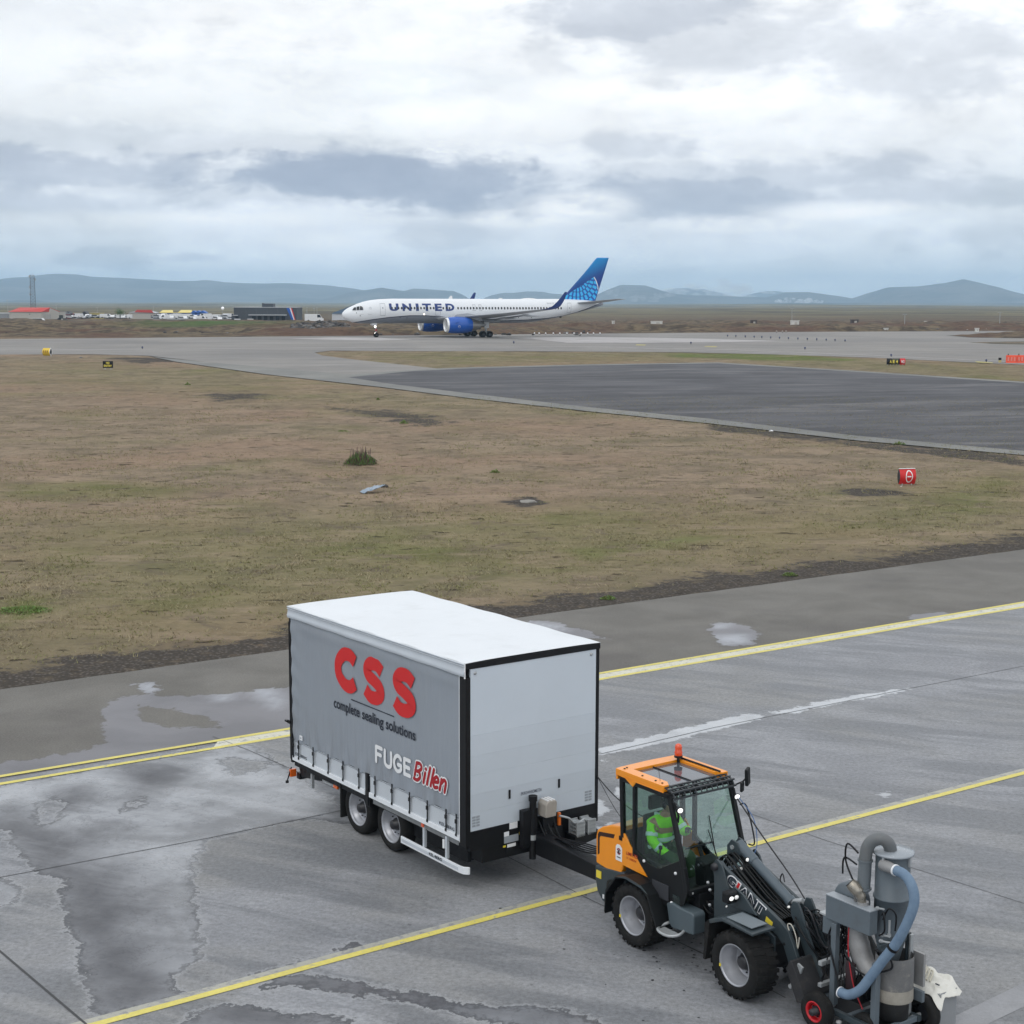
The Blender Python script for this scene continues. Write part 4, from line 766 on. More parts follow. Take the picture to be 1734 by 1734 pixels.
# fenders (both sides of both axles)
def fender(xc, pts, y0, y1, m, name='fender', th=.03):
    o_ = [(xc + a, b_) for a, b_ in pts]; i_ = [(xc + a * .965, b_ - th) for a, b_ in pts][::-1]
    return MB().prism(o_ + i_, y0, y1).build(name, M_[m], ld, .006)
rf = [(-.58, .34), (-.56, .66), (-.34, .93), (-.10, 1.0), (.20, .965), (.36, .86), (.55, .50), (.56, .42)]
for s_ in (-1, 1):
    y0, y1 = sorted((s_ * .80, s_ * .40)); fender(-.205, rf, y0, y1, 'blackp'); MB().prism([(-.54, .93), (-.30, 1.0), (.02, .965), (.16, .885), (.02, .93), (-.3, .965)], min(s_ * .81, s_ * .8), max(s_ * .81, s_ * .8)).build('fender_trim', M_['ggrey'], ld)
    if s_ > 0: continue
    MB().prism([(1.84 - .46, .93), (1.84 - .22, 1.03), (1.84 + .36, 1.0), (1.84 + .36, .965), (1.84 - .2, .985), (1.84 - .44, .88)], y0, y1 + (0 if s_ < 0 else 0)).build('front_fender', M_['ggrey'], ld, .01)
    MB().box(1.66, 2.12, y0 + .06, y1 - .06, 1.03, 1.04).build('tread_plate', mat('grey_step_plate', (.16, .19, .21), .5), ld)
    MB().prism([(1.31, .86), (1.40, .93), (1.37, .60), (1.33, .36), (1.29, .36), (1.31, .6)], y0, y1).build('mudguard', M_['rubber'], ld)
# cab frame
cab = MB(); HWc = .56
for s_ in (-1, 1):
    y = s_ * HWc
    cab.beam((-.66, y, 1.42), (-.70, y, 2.27), .06, .07); cab.beam((-.40, y, 1.22), (-.42, y, 2.28), .06, .055)
    cab.beam((.70, y, 1.02), (.62, y, 1.35), .06, .07); cab.beam((.62, y, 1.33), (.30, y, 2.30), .06, .065)
    cab.beam((-.72, y, 2.27), (.34, y, 2.27), .06, .07); cab.beam((-.42, y, 1.30), (-.16, y, 1.16), .05, .06)
cab.beam((.30, -HWc, 2.29), (.30, HWc, 2.29), .07, .06); cab.beam((-.70, -HWc, 2.27), (-.70, HWc, 2.27), .07, .07); cab.beam((.72, -HWc, 1.03), (.72, HWc, 1.03), .07, .07); cab.beam((-.67, -HWc, 1.45), (-.67, HWc, 1.45), .06, .08)
MB().box(-.74, .28, -.55, -.42, 2.27, 2.305).box(-.74, .28, .42, .55, 2.27, 2.305).box(-.74, -.62, -.42, .42, 2.272, 2.303).build('roof_lining', M_['blackp'], ld); MB().box(-.70, -.64, -.53, .53, 1.0, 1.50).build('rear_cab_panel', M_['blackp'], ld)
cabf = cab.build('cab_frame', M_['blackp'], ld, .008)
gl = glassmat('green_tinted_glass', (.80, .89, .85), .9); glc = glassmat('windscreen_glass', (.92, .965, .95), .9)
MB().prism([(-.64, 1.50), (-.43, 1.33), (-.44, 2.22), (-.67, 2.22)], -.565, -.560).build('rear_quarter_glass', gl, cabf)
MB().prism([(-.39, 1.33), (-.05, 1.20), (.12, 1.19), (.56, 1.44), (.29, 2.22), (-.40, 2.22)], -.570, -.565).build('door_glass', gl, cabf)
MB().prism([(-.64, 1.50), (-.43, 1.33), (-.44, 2.22), (-.67, 2.22)], .560, .565).build('rear_quarter_glass', gl, cabf)
MB().prism([(-.39, 1.10), (.56, 1.12), (.56, 1.44), (.29, 2.22), (-.40, 2.22)], .560, .565).build('door_glass', gl, cabf)
vs = [(.70, -.53, 1.07), (.70, .53, 1.07), (.615, .53, 1.36), (.615, -.53, 1.36), (.305, .53, 2.25), (.305, -.53, 2.25)]
mb = MB(); mb.add(vs + [(a + .006, b_, c_) for a, b_, c_ in vs], [(0, 1, 2, 3), (3, 2, 4, 5), (9, 8, 7, 6), (11, 10, 8, 9)]); mb.build('windscreen', glc, cabf)
MB().box(-.692, -.686, -.52, .52, 1.50, 2.23).build('rear_glass', gl, cabf)
# door lower panel with pocket
door = MB().prism([(-.42, 1.30), (-.14, 1.02), (.06, .80), (.14, .72), (.45, .72), (.66, .84), (.72, 1.02), (.56, 1.44), (.12, 1.19), (-.05, 1.20), (-.39, 1.33)], -.585, -.563).build('door', M_['blackp'], ld, .006)
MB().prism([(.02, 1.02), (.36, 1.02), (.36, .80), (.10, .80), (.02, .90)], -.605, -.586).build('door_pocket', mat('matt_dark_panel', (.03, .032, .038), .7), door, .006)
for q in ((-.17, 1.22), (.49, 1.24), (.42, .80)): MB().lathe([(0, .02), (.022, .016), (.022, 0)], 12, TR(q[0], -.586, q[1]) @ rot('X', PI / 2)).build('knob', M_['white'], door)
MB().box(.44, .58, -.592, -.586, .76, .93).build('lower_window', gl, door)
MB().prism([(-.42, 1.30), (-.14, 1.02), (.06, .80), (.14, .72), (.45, .72), (.66, .84), (.72, 1.02), (.56, 1.12), (-.39, 1.10)], .563, .585).build('door', M_['blackp'], ld, .006)
# roof with skylight, tray guard, beacon
nr = 12
mb = MB(); mb.prism([(-.80, -.60), (-.82, -.5), (-.84, 0), (-.82, .5), (-.80, .60), (.22, .60), (.22, .50), (.10, .42), (-.62, .42), (-.62, -.42), (.10, -.42), (.22, -.50), (.22, -.60)], 2.31, 2.40, 'Z')
mb.prism([(-.80, 2.31), (-.60, 2.31), (-.42, 2.22), (-.36, 2.30), (.22, 2.30), (.22, 2.31)], -.605, -.58).prism([(-.80, 2.31), (-.60, 2.31), (-.42, 2.22), (-.36, 2.30), (.22, 2.30), (.22, 2.31)], .58, .605)
mb.box(-.82, -.78, -.58, .58, 2.24, 2.33)
roof = mb.build('roof', M_['orange'], ld, .022)
MB().box(-.62, .16, -.42, .42, 2.355, 2.362).build('skylight', mat('smoked_skylight', (.11, .12, .14), .06, .3, var=.05, spec=.8), roof); MB().tube([(-.62, -.06, 2.372), (.18, -.06, 2.372)], .009, 6).tube([(-.70, .47, 2.415), (.2, .47, 2.415)], .014, 6).build('roof_seam', M_['blackp'], roof)
for q in ((-.70, -.52), (-.30, -.53), (-.02, -.53), (.12, -.53), (-.72, -.46)): MB().lathe([(.016, 0), (.014, .008), (0, .009)], 8, TR(q[0], q[1], 2.402)).build('rivet', M_['blackp'], roof)
gd_ = MB()
for k in range(12):
    y = -.55 + k * .1; gd_.beam((.20, y, 2.36), (.36, y, 2.33), .018, .018); gd_.beam((.36, y, 2.33), (.40, y, 2.26), .014, .014)
for a in ((.21, 2.365), (.29, 2.35), (.37, 2.33), (.41, 2.25)): gd_.beam((a[0], -.58, a[1]), (a[0], .58, a[1]), .022, .022)
gd_.build('sun_guard_bars', mat('grey_black_bars', (.035, .04, .045), .45), ld)
bc = MB().tube([(-.60, .40, 2.36), (-.60, .40, 2.44)], .02, 10).lathe([(.062, 0), (.06, .03)], 20, TR(-.60, .40, 2.44), cap=True).build('beacon_base', M_['blackp'], ld)
MB().lathe([(.056, 0), (.058, .05), (.050, .07), (.052, .12), (.044, .155), (.02, .17), (0, .172)], 24, TR(-.60, .40, 2.47)).build('beacon_lens', mat('red_orange_lens', (.72, .07, .01), .2, coat=.8), bc)
def lamp(p_, d, r_, name, st, par):
    q = Vector(d).to_track_quat('Z', 'Y').to_matrix().to_4x4(); A = TR(*p_) @ q
    o = MB().lathe([(.0, -r_ * 1.1), (r_ * .7, -r_ * .9), (r_, -.01), (r_ * 1.05, .01), (r_ * .92, .012)], 18, A).build(name, M_['blackp'], par)
    MB().lathe([(r_ * .92, .004), (r_ * .5, .014), (0, .018)], 16, A).build('lens', emat('lit_lamp_lens_%s_%.2f' % (name, p_[1]), (1, 1, .97), st), o); return o
lamp((.46, -.50, 2.10), (1, -.5, -.12), .042, 'work_lamp', 1.0, ld); lamp((.46, .56, 2.10), (1, -.5, -.12), .042, 'work_lamp', 1.0, ld)
MB().tube([(.40, -.55, 2.2), (.45, -.52, 2.02), (.44, -.52, 1.93)], .016, 8).tube([(.38, .56, 2.2), (.42, .57, 2.05)], .02, 8).build('lamp_bracket', M_['blackp'], ld)
# mirror, handrail, wiper, cables
MB().tube([(.34, .58, 2.22), (.46, .66, 2.30), (.47, .74, 2.36)], .012, 8).build('mirror_arm', M_['blackp'], ld)
MB().cbox((0, 0, 0), (.05, .13, .25), TR(.47, .74, 2.36) @ rot('Z', .5) @ rot('X', .15)).cbox((0, 0, 0), (.04, .10, .14), TR(.47, .64, 2.23) @ rot('Z', .5)).build('mirror', M_['blackp'], ld, .015)
MB().tube(smoothpath([(.47, .60, 1.98), (.55, .66, 1.96), (.72, .66, 1.50), (.66, .60, 1.46)], 5), .011, 8).build('grab_rail', M_['blackp'], ld)
MB().tube([(.67, .05, 1.30), (.50, -.02, 1.75)], .007, 6).tube([(.44, .05, 1.92), (.62, .02, 1.42)], .008, 6).build('wiper', M_['blackp'], ld)
MB().tube([(.02, -.48, 2.38), (.0, -.50, 2.58)], .003, 5).build('aerial', M_['blackp'], ld)
# seat, steering, console
MB().box(-.62, -.15, -.24, .24, .96, 1.12).box(-.66, -.58, -.22, .22, 1.08, 1.70).box(-.66, -.59, -.13, .13, 1.74, 1.96).build('seat', mat('black_seat_vinyl', (.02, .02, .022), .6), ld, .04)
MB().box(-.6, .66, -.53, .53, .86, .90).build('cab_floor', M_['blackp'], ld); MB().box(-.40, .10, -.50, -.30, 1.0, 1.22).build('armrest_console', M_['blackp'], ld, .03)
MB().prism([(.42, .9), (.64, .9), (.58, 1.30), (.40, 1.36), (.38, 1.2)], -.16, .18).build('dashboard', M_['blackp'], ld, .03)
A = TR(.30, .0, 1.46) @ rot('Y', -.45); MB().tube([A @ Vector((.19 * math.cos(a), .19 * math.sin(a), 0)) for a in np.linspace(0, 2 * PI, 25)[:-1]], .015, 8, closed=True).tube([(.42, 0, 1.24), (.30, 0, 1.46)], .03, 8).beam((.13, 0, 1.38), (.47, 0, 1.54), .04, .015).build('steering_wheel', M_['blackp'], ld)
MB().tube([(-.05, -.42, 1.2), (0, -.44, 1.42)], .012, 6).lathe([(0, -.03), (.028, -.02), (.03, .02), (0, .035)], 10, TR(0, -.44, 1.43)).build('joystick', M_['blackp'], ld)
# steps, tank, centre joint
MB().prism([(.34, .78), (.46, .82), (.62, .80), (.86, .80), (.90, .76), (.90, .50), (.46, .46), (.40, .52)], -.62, -.40).build('fuel_tank', mat('blue_grey_tank', (.075, .10, .115), .42, dirt=.3, dcol=(.12, .12, .12)), ld, .02)
MB().prism([(.34, .78), (.46, .82), (.62, .80), (.86, .80), (.90, .76), (.90, .50), (.46, .46), (.40, .52)], .40, .62).build('fuel_tank', M_['ggrey'], ld, .02)
MB().tube(smoothpath([(.36, -.58, .50), (.33, -.74, .46), (.44, -.82, .45), (.62, -.82, .45), (.72, -.72, .47), (.70, -.6, .5)], 5), .022, 8).box(.36, .68, -.80, -.66, .435, .455).build('step', M_['galv'], ld)
MB().box(.2, 1.0, -.22, .22, .50, .85).tube([(.95, 0, .38), (.95, 0, 1.0)], .09, 14).box(.6, 1.3, -.30, .30, .40, .52).box(.2, .75, -.38, .38, .60, .98).build('centre_joint', M_['chassis'], ld, .01)
hoses = []
for k in range(9):
    y = -.30 + .075 * k; r_ = random.random
    MB().tube(smoothpath([(.55, y, .95 + .1 * r_()), (.85 + .1 * r_(), y - .05 + .1 * r_(), .72 + .25 * r_()), (1.1, y + .05 * r_(), .8 + .3 * r_()), (1.35, y * .7, 1.05 + .2 * r_())], 5), .014, 6).build('hydraulic_hose', M_['blackp'], ld)
for q in ((.74, -.50, 1.02), (1.0, -.42, .92), (.98, -.4, 1.12), (.96, -.42, 1.22)): MB().lathe([(0, .03), (.022, .02), (.022, 0)], 8, TR(*q) @ rot('X', PI / 2)).build('hose_coupling', M_['galv'], ld)
# front frame, lamps
for s_ in (-1, 1):
    y0, y1 = sorted((s_ * .36, s_ * .33))
    MB().prism([(1.02, .50), (1.00, 1.30), (.96, 1.46), (1.04, 1.56), (1.14, 1.50), (1.30, 1.20), (1.75, .98), (2.15, .84), (2.15, .45), (1.5, .38)], y0, y1).build('front_frame_plate', M_['ggrey'], ld, .006)
MB().box(1.05, 2.1, -.32, .32, .42, .70).box(1.05, 1.15, -.32, .32, .6, 1.35).build('front_frame', M_['chassis'], ld, .01)
MB().prism([(1.32, 1.02), (1.30, 1.18), (1.42, 1.30), (1.60, 1.24), (1.86, 1.04)], -.40, -.365).build('lamp_plate', M_['ggrey'], ld, .006)
for s_ in (-1,):
    MB().cbox((1.46, s_ * .50, 1.20), (.14, .18, .16)).build('headlight_housing', M_['blackp'], ld, .03)
    for dy in (-.045, .045):
        lamp((1.535, s_ * .50 + dy, 1.205), (1, -.35, -.1), .036, 'headlight', .9 if s_ < 0 and dy < 0 else .3, ld)
    lamp((1.50, s_ * .60, 1.10), (1, -.3, 0), .02, 'indicator', .0, ld)
# lift arms
arm = [(.94, 1.47), (.97, 1.55), (1.06, 1.57), (1.16, 1.50), (2.20, 1.10), (2.34, 1.02), (2.44, .86), (2.66, .40), (2.62, .34), (2.52, .34), (2.46, .40), (2.26, .80), (2.14, .90), (1.5, 1.14), (1.04, 1.36)]
arm = [(a, b_ - .05) for a, b_ in arm]
for s_ in (-1, 1):
    y0, y1 = sorted((s_ * .31, s_ * .255)); ar = MB().prism(arm, y0, y1).build('lift_arm', M_['ggrey'], ld, .008)
    MB().lathe([(.05, -.02), (.055, .0), (.05, .10), (0, .10)], 16, TR(1.03, s_ * .31, 1.45) @ rot('X', PI / 2 * (1 if s_ < 0 else -1))).build('pivot_pin', M_['hub'], ar)
    if s_ < 0:
        ang_ = math.atan2(-.40, 1.04); Bm = SD(1.20, 1.285, -.313) @ rot('Z', ang_)
        x0_ = 0
        for ch, wd in (('G', .150), ('I', .042), ('A', .160), ('N', .145), ('T', .135)):
            co, fs = textmb(ch, .135, wd, .02, .0); co[:, 0] += co[:, 1] * .12; mb = MB(); mb.add([tuple(v) for v in co], fs, Bm @ TR(x0_, .0, .005)); o_ = mb.build('letter', M_['ink'] if ch != 'I' else M_['red'], ar)
            co, fs = textmb(ch, .135 + .036, wd + .036, .05, .0); co[:, 0] += co[:, 1] * .12; mb = MB(); mb.add([tuple(v) for v in co], fs, Bm @ TR(x0_ - .02, -.018, .0015)); mb.build('letter_outline', M_['white'], o_); x0_ += wd + .022
        MB().prism([(1.02, 1.36), (1.08, 1.34), (1.11, 1.40), (1.05, 1.425)], -.3145, -.311).build('sticker', M_['yellow'], ar); MB().prism([(1.93, .975), (2.05, .93), (2.07, 1.0), (1.95, 1.045)], -.3145, -.311).build('sticker', M_['yellow'], ar)
        MB().lathe([(0, .004), (.022, .003), (.022, 0)], 12, TR(2.28, -.312, .78) @ rot('X', PI / 2)).build('pin_hole', M_['black'], ar)
MB().tube([(1.75, -.28, 1.05), (1.75, .28, 1.05)], .055, 14).build("cross_tube", M_["ggrey"], ld); MB().tube([(2.5, -.34, .42), (2.5, .34, .42)], .04, 12).build("cross_tube", M_["ggrey"], ld); MB().tube([(2.24, -.28, .92), (2.24, .28, .92)], .05, 14).build("cross_tube", M_["ggrey"], ld)
cy = MB().tube([(.98, .10, 1.66), (1.30, .10, 1.50)], .075, 14).tube([(1.18, .10, 1.56), (1.96, .10, 1.17)], .068, 18).tube([(1.94, .10, 1.18), (2.0, .10, 1.15)], .078, 18).build('tilt_cylinder', mat('slate_cylinder', (.075, .10, .12), .4, dirt=.2), ld)
MB().tube([(1.98, .10, 1.16), (2.20, .10, 1.24)], .035, 12).build('piston_rod', M_['galv'], cy)
lg = MB().prism([(.84, 1.44), (.84, 1.62), (.92, 1.72), (1.04, 1.70), (1.12, 1.58), (1.02, 1.40)], .02, .05).prism([(.84, 1.44), (.84, 1.62), (.92, 1.72), (1.04, 1.70), (1.12, 1.58), (1.02, 1.40)], .15, .18).build('cylinder_bracket', M_['ggrey'], ld, .006)
MB().tube([(.95, .0, 1.62), (.95, .2, 1.62)], .03, 10).build('cylinder_pin', M_['galv'], lg)
lamp((1.24, .02, 1.53), (1, -.5, .1), .030, 'arm_lamp', .4, ld); lamp((1.98, .06, 1.10), (.7, -.6, .1), .022, 'arm_lamp', .4, ld); lamp((1.18, -.04, 1.40), (1, -.5, .1), .028, 'arm_lamp', .1, ld)
for k in range(7):
    y = -.20 + .05 * k; o_ = random.uniform(-.03, .03)
    MB().tube(smoothpath([(.86, y, 1.30 + o_), (1.0, y, 1.55 + o_), (1.25, y, 1.42 + o_), (1.7, y, 1.16 + o_), (2.1, y * .8, 1.02)], 5), .015, 6).build('hydraulic_hose', M_['blackp'], ld)
# quick hitch: two A plates with black carrier
for y in (-.12, .12):
    MB().prism([(2.20, 1.20), (2.24, 1.30), (2.32, 1.31), (2.38, 1.22), (2.78, .48), (2.74, .36), (2.66, .34), (2.28, 1.02), (2.22, 1.1)], y - .018, y + .018).build('hitch_plate', M_['ggrey'], ld, .006)
MB().prism([(2.26, .84), (2.36, .90), (2.76, .55), (2.74, .25), (2.40, .22)], -.01, .01).build('hitch_web', M_['chassis'], ld)
MB().prism([(2.56, .70), (2.60, .70), (2.84, .30), (2.80, .22), (2.70, .20), (2.50, .58)], -.50, .42).build('tool_carrier', mat('scuffed_black_plate', (.022, .022, .024), .6, dirt=.6, dcol=(.08, .07, .06)), ld, .005)
MB().beam((2.56, -.42, .34), (2.68, -.42, .66), .03, .09).tube([(2.52, -.44, .33), (2.52, -.38, .33)], .03, 10).build('locking_lever', M_['galv'], ld)
for k in range(16):
    a = [random.uniform(-.1, .1) for _ in range(6)]; y = -.12 + .02 * k
    MB().tube(smoothpath([(2.25, y * .5, 1.08), (2.38 + a[0], y - .05, 1.12 + a[1]), (2.55 + a[2], y + a[3], .90 + a[4]), (2.72, y + .1 + a[5], .72 + a[1]), (2.95, y + .1, .95 + a[0])], 5), .011, 6).build('hydraulic_hose', [M_['blackp'], M_['black'], M_['chassis'], M_['hub']][k % 4], ld)
MB().tube(smoothpath([(2.44, -.26, .76), (2.34, -.28, .95), (2.30, -.28, 1.04), (2.36, -.27, 1.05), (2.44, -.27, .93), (2.48, -.27, .78), (2.50, -.27, .93)], 5), .008, 6).build('rope', mat('pale_rope', (.5, .48, .42), .8), ld)
# long cables from the cab roof to the arms
cbm = mat('black_cable', (.012, .012, .014), .5); W2L = (TR(2.433, 21.585, 0) @ rot('Z', LTH)).inverted()
MB().tube(smoothpath([(.45, .56, 2.08), (1.1, .42, 1.75), (1.75, .30, 1.42), (2.22, .10, 1.28)], 5), .010, 6).build('cable', cbm, ld)
MB().tube(smoothpath([(.45, .58, 2.1), (.85, .5, 1.9), (1.05, .38, 1.62), (1.15, .2, 1.5)], 5), .006, 6).build('cable', mat('blue_cable', (.05, .12, .28), .5), ld)
MB().tube(smoothpath([(1.80, .16, 1.36), (1.72, .2, 1.44), (1.68, .2, 1.34), (1.78, .18, 1.26)], 5), .009, 6).build('cable', cbm, ld)
a0 = W2L @ (tr.matrix_basis @ Vector((-.02, W_, 1.40))); a1 = Vector((-.70, .42, 1.62))
MB().tube(smoothpath([a0, a0.lerp(a1, .3) - Vector((0, 0, .22)), a0.lerp(a1, .7) - Vector((0, 0, .30)), a1], 6), .009, 6).build('cable', cbm, ld)
MB().tube(smoothpath([a0, a0.lerp(a1, .3) - Vector((0, 0, .45)), a0.lerp(a1, .6) - Vector((0, 0, .65)), Vector((-1.0, .3, 1.3))], 6), .005, 6).build('cable', cbm, ld)
for k in range(30):
    pass
# ================================================================== DRIVER (skinned figure, seated and leaning forward)
LM = TR(2.433, 21.585, 0) @ rot('Z', LTH)
pr_ = thing('person', 'driver in bright green reflective jacket and dark cap seated in the cab', 'person', LM @ Vector((-.46, -.06, 1.20)), LTH, sc=1.1)
def skin(name, verts, edges, m, parent, sub=2, root=0):
    me = bpy.data.meshes.new(name); me.from_pydata([v[:3] for v in verts], edges, []); o = bpy.data.objects.new(name, me); C.objects.link(o); o.parent = parent
    sk = o.modifiers.new('skin', 'SKIN'); sk.use_smooth_shade = True
    lay_ = me.skin_vertices[0] if me.skin_vertices else None
    if lay_ is None: bpy.context.view_layer.objects.active = o; lay_ = me.skin_vertices.new() if hasattr(me.skin_vertices, 'new') else me.skin_vertices[0]
    for i, v in enumerate(verts): r_ = v[3] if isinstance(v[3], tuple) else (v[3], v[3]); lay_.data[i].radius = r_
    lay_.data[root].use_root = True
    s2 = o.modifiers.new('sub', 'SUBSURF'); s2.levels = sub; s2.render_levels = sub
    me.materials.append(m); return o
# skeleton: hips at origin (local), leaning forward
V_ = [(0, 0, 0, (.16, .12)), (.02, 0, .16, (.16, .11)), (.05, 0, .32, (.18, .12)), (.08, 0, .44, (.15, .11)), (.11, 0, .50, (.06, .06)), (.15, 0, .57, (.055, .06)),
      (.08, -.19, .41, .065), (.14, -.26, .20, .052), (.28, -.15, .06, .043), (.36, -.07, .05, .032), (.08, .19, .41, .065), (.22, .24, .24, .052), (.38, .14, .34, .043), (.45, .08, .38, .032),
      (.10, -.11, 0, .09), (.44, -.13, .03, .07), (.52, -.12, -.30, .05), (.60, -.12, -.34, .04), (.10, .11, 0, .09), (.44, .15, .02, .07), (.50, .14, -.30, .05), (.58, .14, -.34, .04)]
E_s = [(0, 1), (1, 2), (2, 3), (3, 4), (4, 5), (3, 6), (6, 7), (7, 8), (8, 9), (3, 10), (10, 11), (11, 12), (12, 13), (0, 14), (14, 15), (15, 16), (16, 17), (0, 18), (18, 19), (19, 20), (20, 21)]
m_skin = mat('skin', (.48, .28, .20), .55, var=.1)
m_hv = bpy.data.materials.new('hi_vis_fabric'); m_hv.use_nodes = True; t = N(m_hv.node_tree); b = t.n['Principled BSDF']; p = t.obj(); k = t.m('ADD', .75, t.m('MULTIPLY', t.noise(p, 9., 4, .6), .5)); t.put(b.inputs['Base Color'], t.mix(1., (.32, 1.0, .03, 1), t.comb(k, k, k), 'MULTIPLY')); b.inputs['Roughness'].default_value = .75; t.put(b.inputs['Normal'], t.bump(t.noise(p, 11., 3, .6, .8), .9, .03))
body = skin('body', V_, E_s, m_skin, pr_)
jk = [(v[0], v[1], v[2], tuple(q + .016 for q in v[3]) if isinstance(v[3], tuple) else v[3] + .018) for v in V_[:13]]; jk[4] = (.11, 0, .495, (.08, .085)); jk = jk[:5] + jk[6:]; 
rm = {0: 0, 1: 1, 2: 2, 3: 3, 4: 4, 6: 5, 7: 6, 8: 7, 9: 8, 10: 9, 11: 10, 12: 11}
jk[8] = (*[V_[8][i] * .35 + V_[9][i] * .65 for i in range(3)], .042); jk.append((*[V_[12][i] * .35 + V_[13][i] * .65 for i in range(3)], .042))
skin('jacket', jk, [(0, 1), (1, 2), (2, 3), (3, 4), (3, 5), (5, 6), (6, 7), (7, 8), (3, 9), (9, 10), (10, 11), (11, 12)], m_hv, pr_)
lg_ = [(v[0], v[1], v[2], tuple(q + .012 for q in v[3]) if isinstance(v[3], tuple) else v[3] + .014) for v in [V_[0]] + V_[14:17] + V_[18:21]]
skin('trousers', lg_, [(0, 1), (1, 2), (2, 3), (0, 4), (4, 5), (5, 6)], mat('dark_green_work_trousers', (.03, .07, .03), .8), pr_)
rfm = mat('reflective_tape', (.62, .80, .80), .4, var=.1)
def band(c_, d, ra, rb, h_, par):
    q = Vector(d).to_track_quat('Z', 'X').to_matrix().to_4x4(); A = TR(*c_) @ q; sc = Matrix.Diagonal((ra, rb, 1, 1)); return MB().lathe([(1, -h_), (1.03, 0), (1, h_)], 24, A @ sc).build('reflective_band', rfm, par)
band((.035, 0, .20), (.1, 0, 1), .150, .205, .028, pr_); band((.03, 0, .08), (.1, 0, 1), .150, .205, .022, pr_)
for a_, b_ in ((6, 7), (10, 11)):
    A_, B_ = Vector(V_[a_][:3]), Vector(V_[b_][:3]); band(A_.lerp(B_, .62), B_ - A_, .078, .078, .025, pr_)
band(Vector(V_[7][:3]).lerp(Vector(V_[8][:3]), .5), Vector(V_[8][:3]) - Vector(V_[7][:3]), .068, .068, .02, pr_); MB().box(.0, .09, -.10, -.06, .46, .52).build('collar_patch', rfm, pr_, .01)
# head: shaped ellipsoid with nose, brow, ears, leaning down
hm = MB(); nlat, nlon = 16, 22; HC = Vector((.19, 0, .665)); HA = TR(*HC) @ rot('Y', .42); vs = []
for i in range(nlat + 1):
    th_ = PI * i / nlat
    for j in range(nlon):
        ph = 2 * PI * j / nlon; x_, y_, z_ = math.sin(th_) * math.cos(ph), math.sin(th_) * math.sin(ph), math.cos(th_)
        r_ = 1.; jaw = max(0, -z_); fx = .098 * x_ * (1 - .12 * jaw) + (.014 * max(0, x_) if z_ < -.3 else 0); fy = .076 * y_ * (1 - .28 * jaw * jaw); fz = .122 * z_
        if x_ > .8 and abs(y_) < .3: fx += .026 * math.exp(-((z_ + .18) / .16) ** 2 - (y_ / .14) ** 2) + .006 * math.exp(-((z_ - .22) / .12) ** 2) - .008 * math.exp(-((z_ - .02) / .08) ** 2)
        if x_ > .8: fx += .006 * math.exp(-((z_ + .52) / .07) ** 2 - (y_ / .3) ** 2) - .007 * (math.exp(-((z_ - .05) / .1) ** 2) * math.exp(-((abs(y_) - .38) / .14) ** 2))
        vs.append((fx, fy, fz))
hm.add(vs, [(i * nlon + j, (i + 1) * nlon + j, (i + 1) * nlon + (j + 1) % nlon, i * nlon + (j + 1) % nlon) for i in range(nlat) for j in range(nlon)], HA, sm=True)
for s_ in (-1, 1):
    hm.lathe([(0, -.012), (.02, -.01), (.028, 0), (.018, .008), (0, .006)], 12, HA @ TR(-.005, s_ * .077, -.012) @ rot('X', -s_ * PI / 2))
head = hm.build('head', m_skin, body)
for s_ in (-1, 1): MB().lathe([(0, .012), (.009, .009), (.012, 0), (0, -.01)], 10, HA @ TR(.088, s_ * .032, .006) @ rot('Y', PI / 2)).build('eye', M_['white'], head)
MB().box(.094, .104, -.022, .022, -.068, -.060, HA).build('mouth', mat('lips', (.35, .12, .10), .5), head)
cp = MB(); cp.lathe([(.104, -.005), (.106, .03), (.10, .07), (.08, .11), (.04, .132), (0, .136)], 24, HA @ TR(-.006, 0, .02) @ Matrix.Diagonal((1, .84, 1, 1))).prism([(.06, -.07), (.15, -.05), (.175, 0), (.15, .05), (.06, .07)], .022, .032, 'Z', HA)
cp.build('cap', mat('dark_cap', (.012, .02, .02), .8), pr_)
for s_ in (-1, 1): MB().lathe([(0, .035), (.03, .03), (.038, .01), (.036, -.005)], 16, HA @ TR(-.006, s_ * .078, -.02) @ rot('X', -s_ * PI / 2)).build('ear_defender', M_['blackp'], pr_)
MB().tube([HA @ Vector((-.02, .115 * math.cos(a), -.01 + .17 * math.sin(a))) for a in np.linspace(0, PI, 14)], .008, 6).build('headband', M_['blackp'], pr_)
MB().box(-.11, .02, -.068, .068, -.10, .03, HA).build('hair', mat('dark_hair', (.02, .014, .01), .8), pr_, .03)
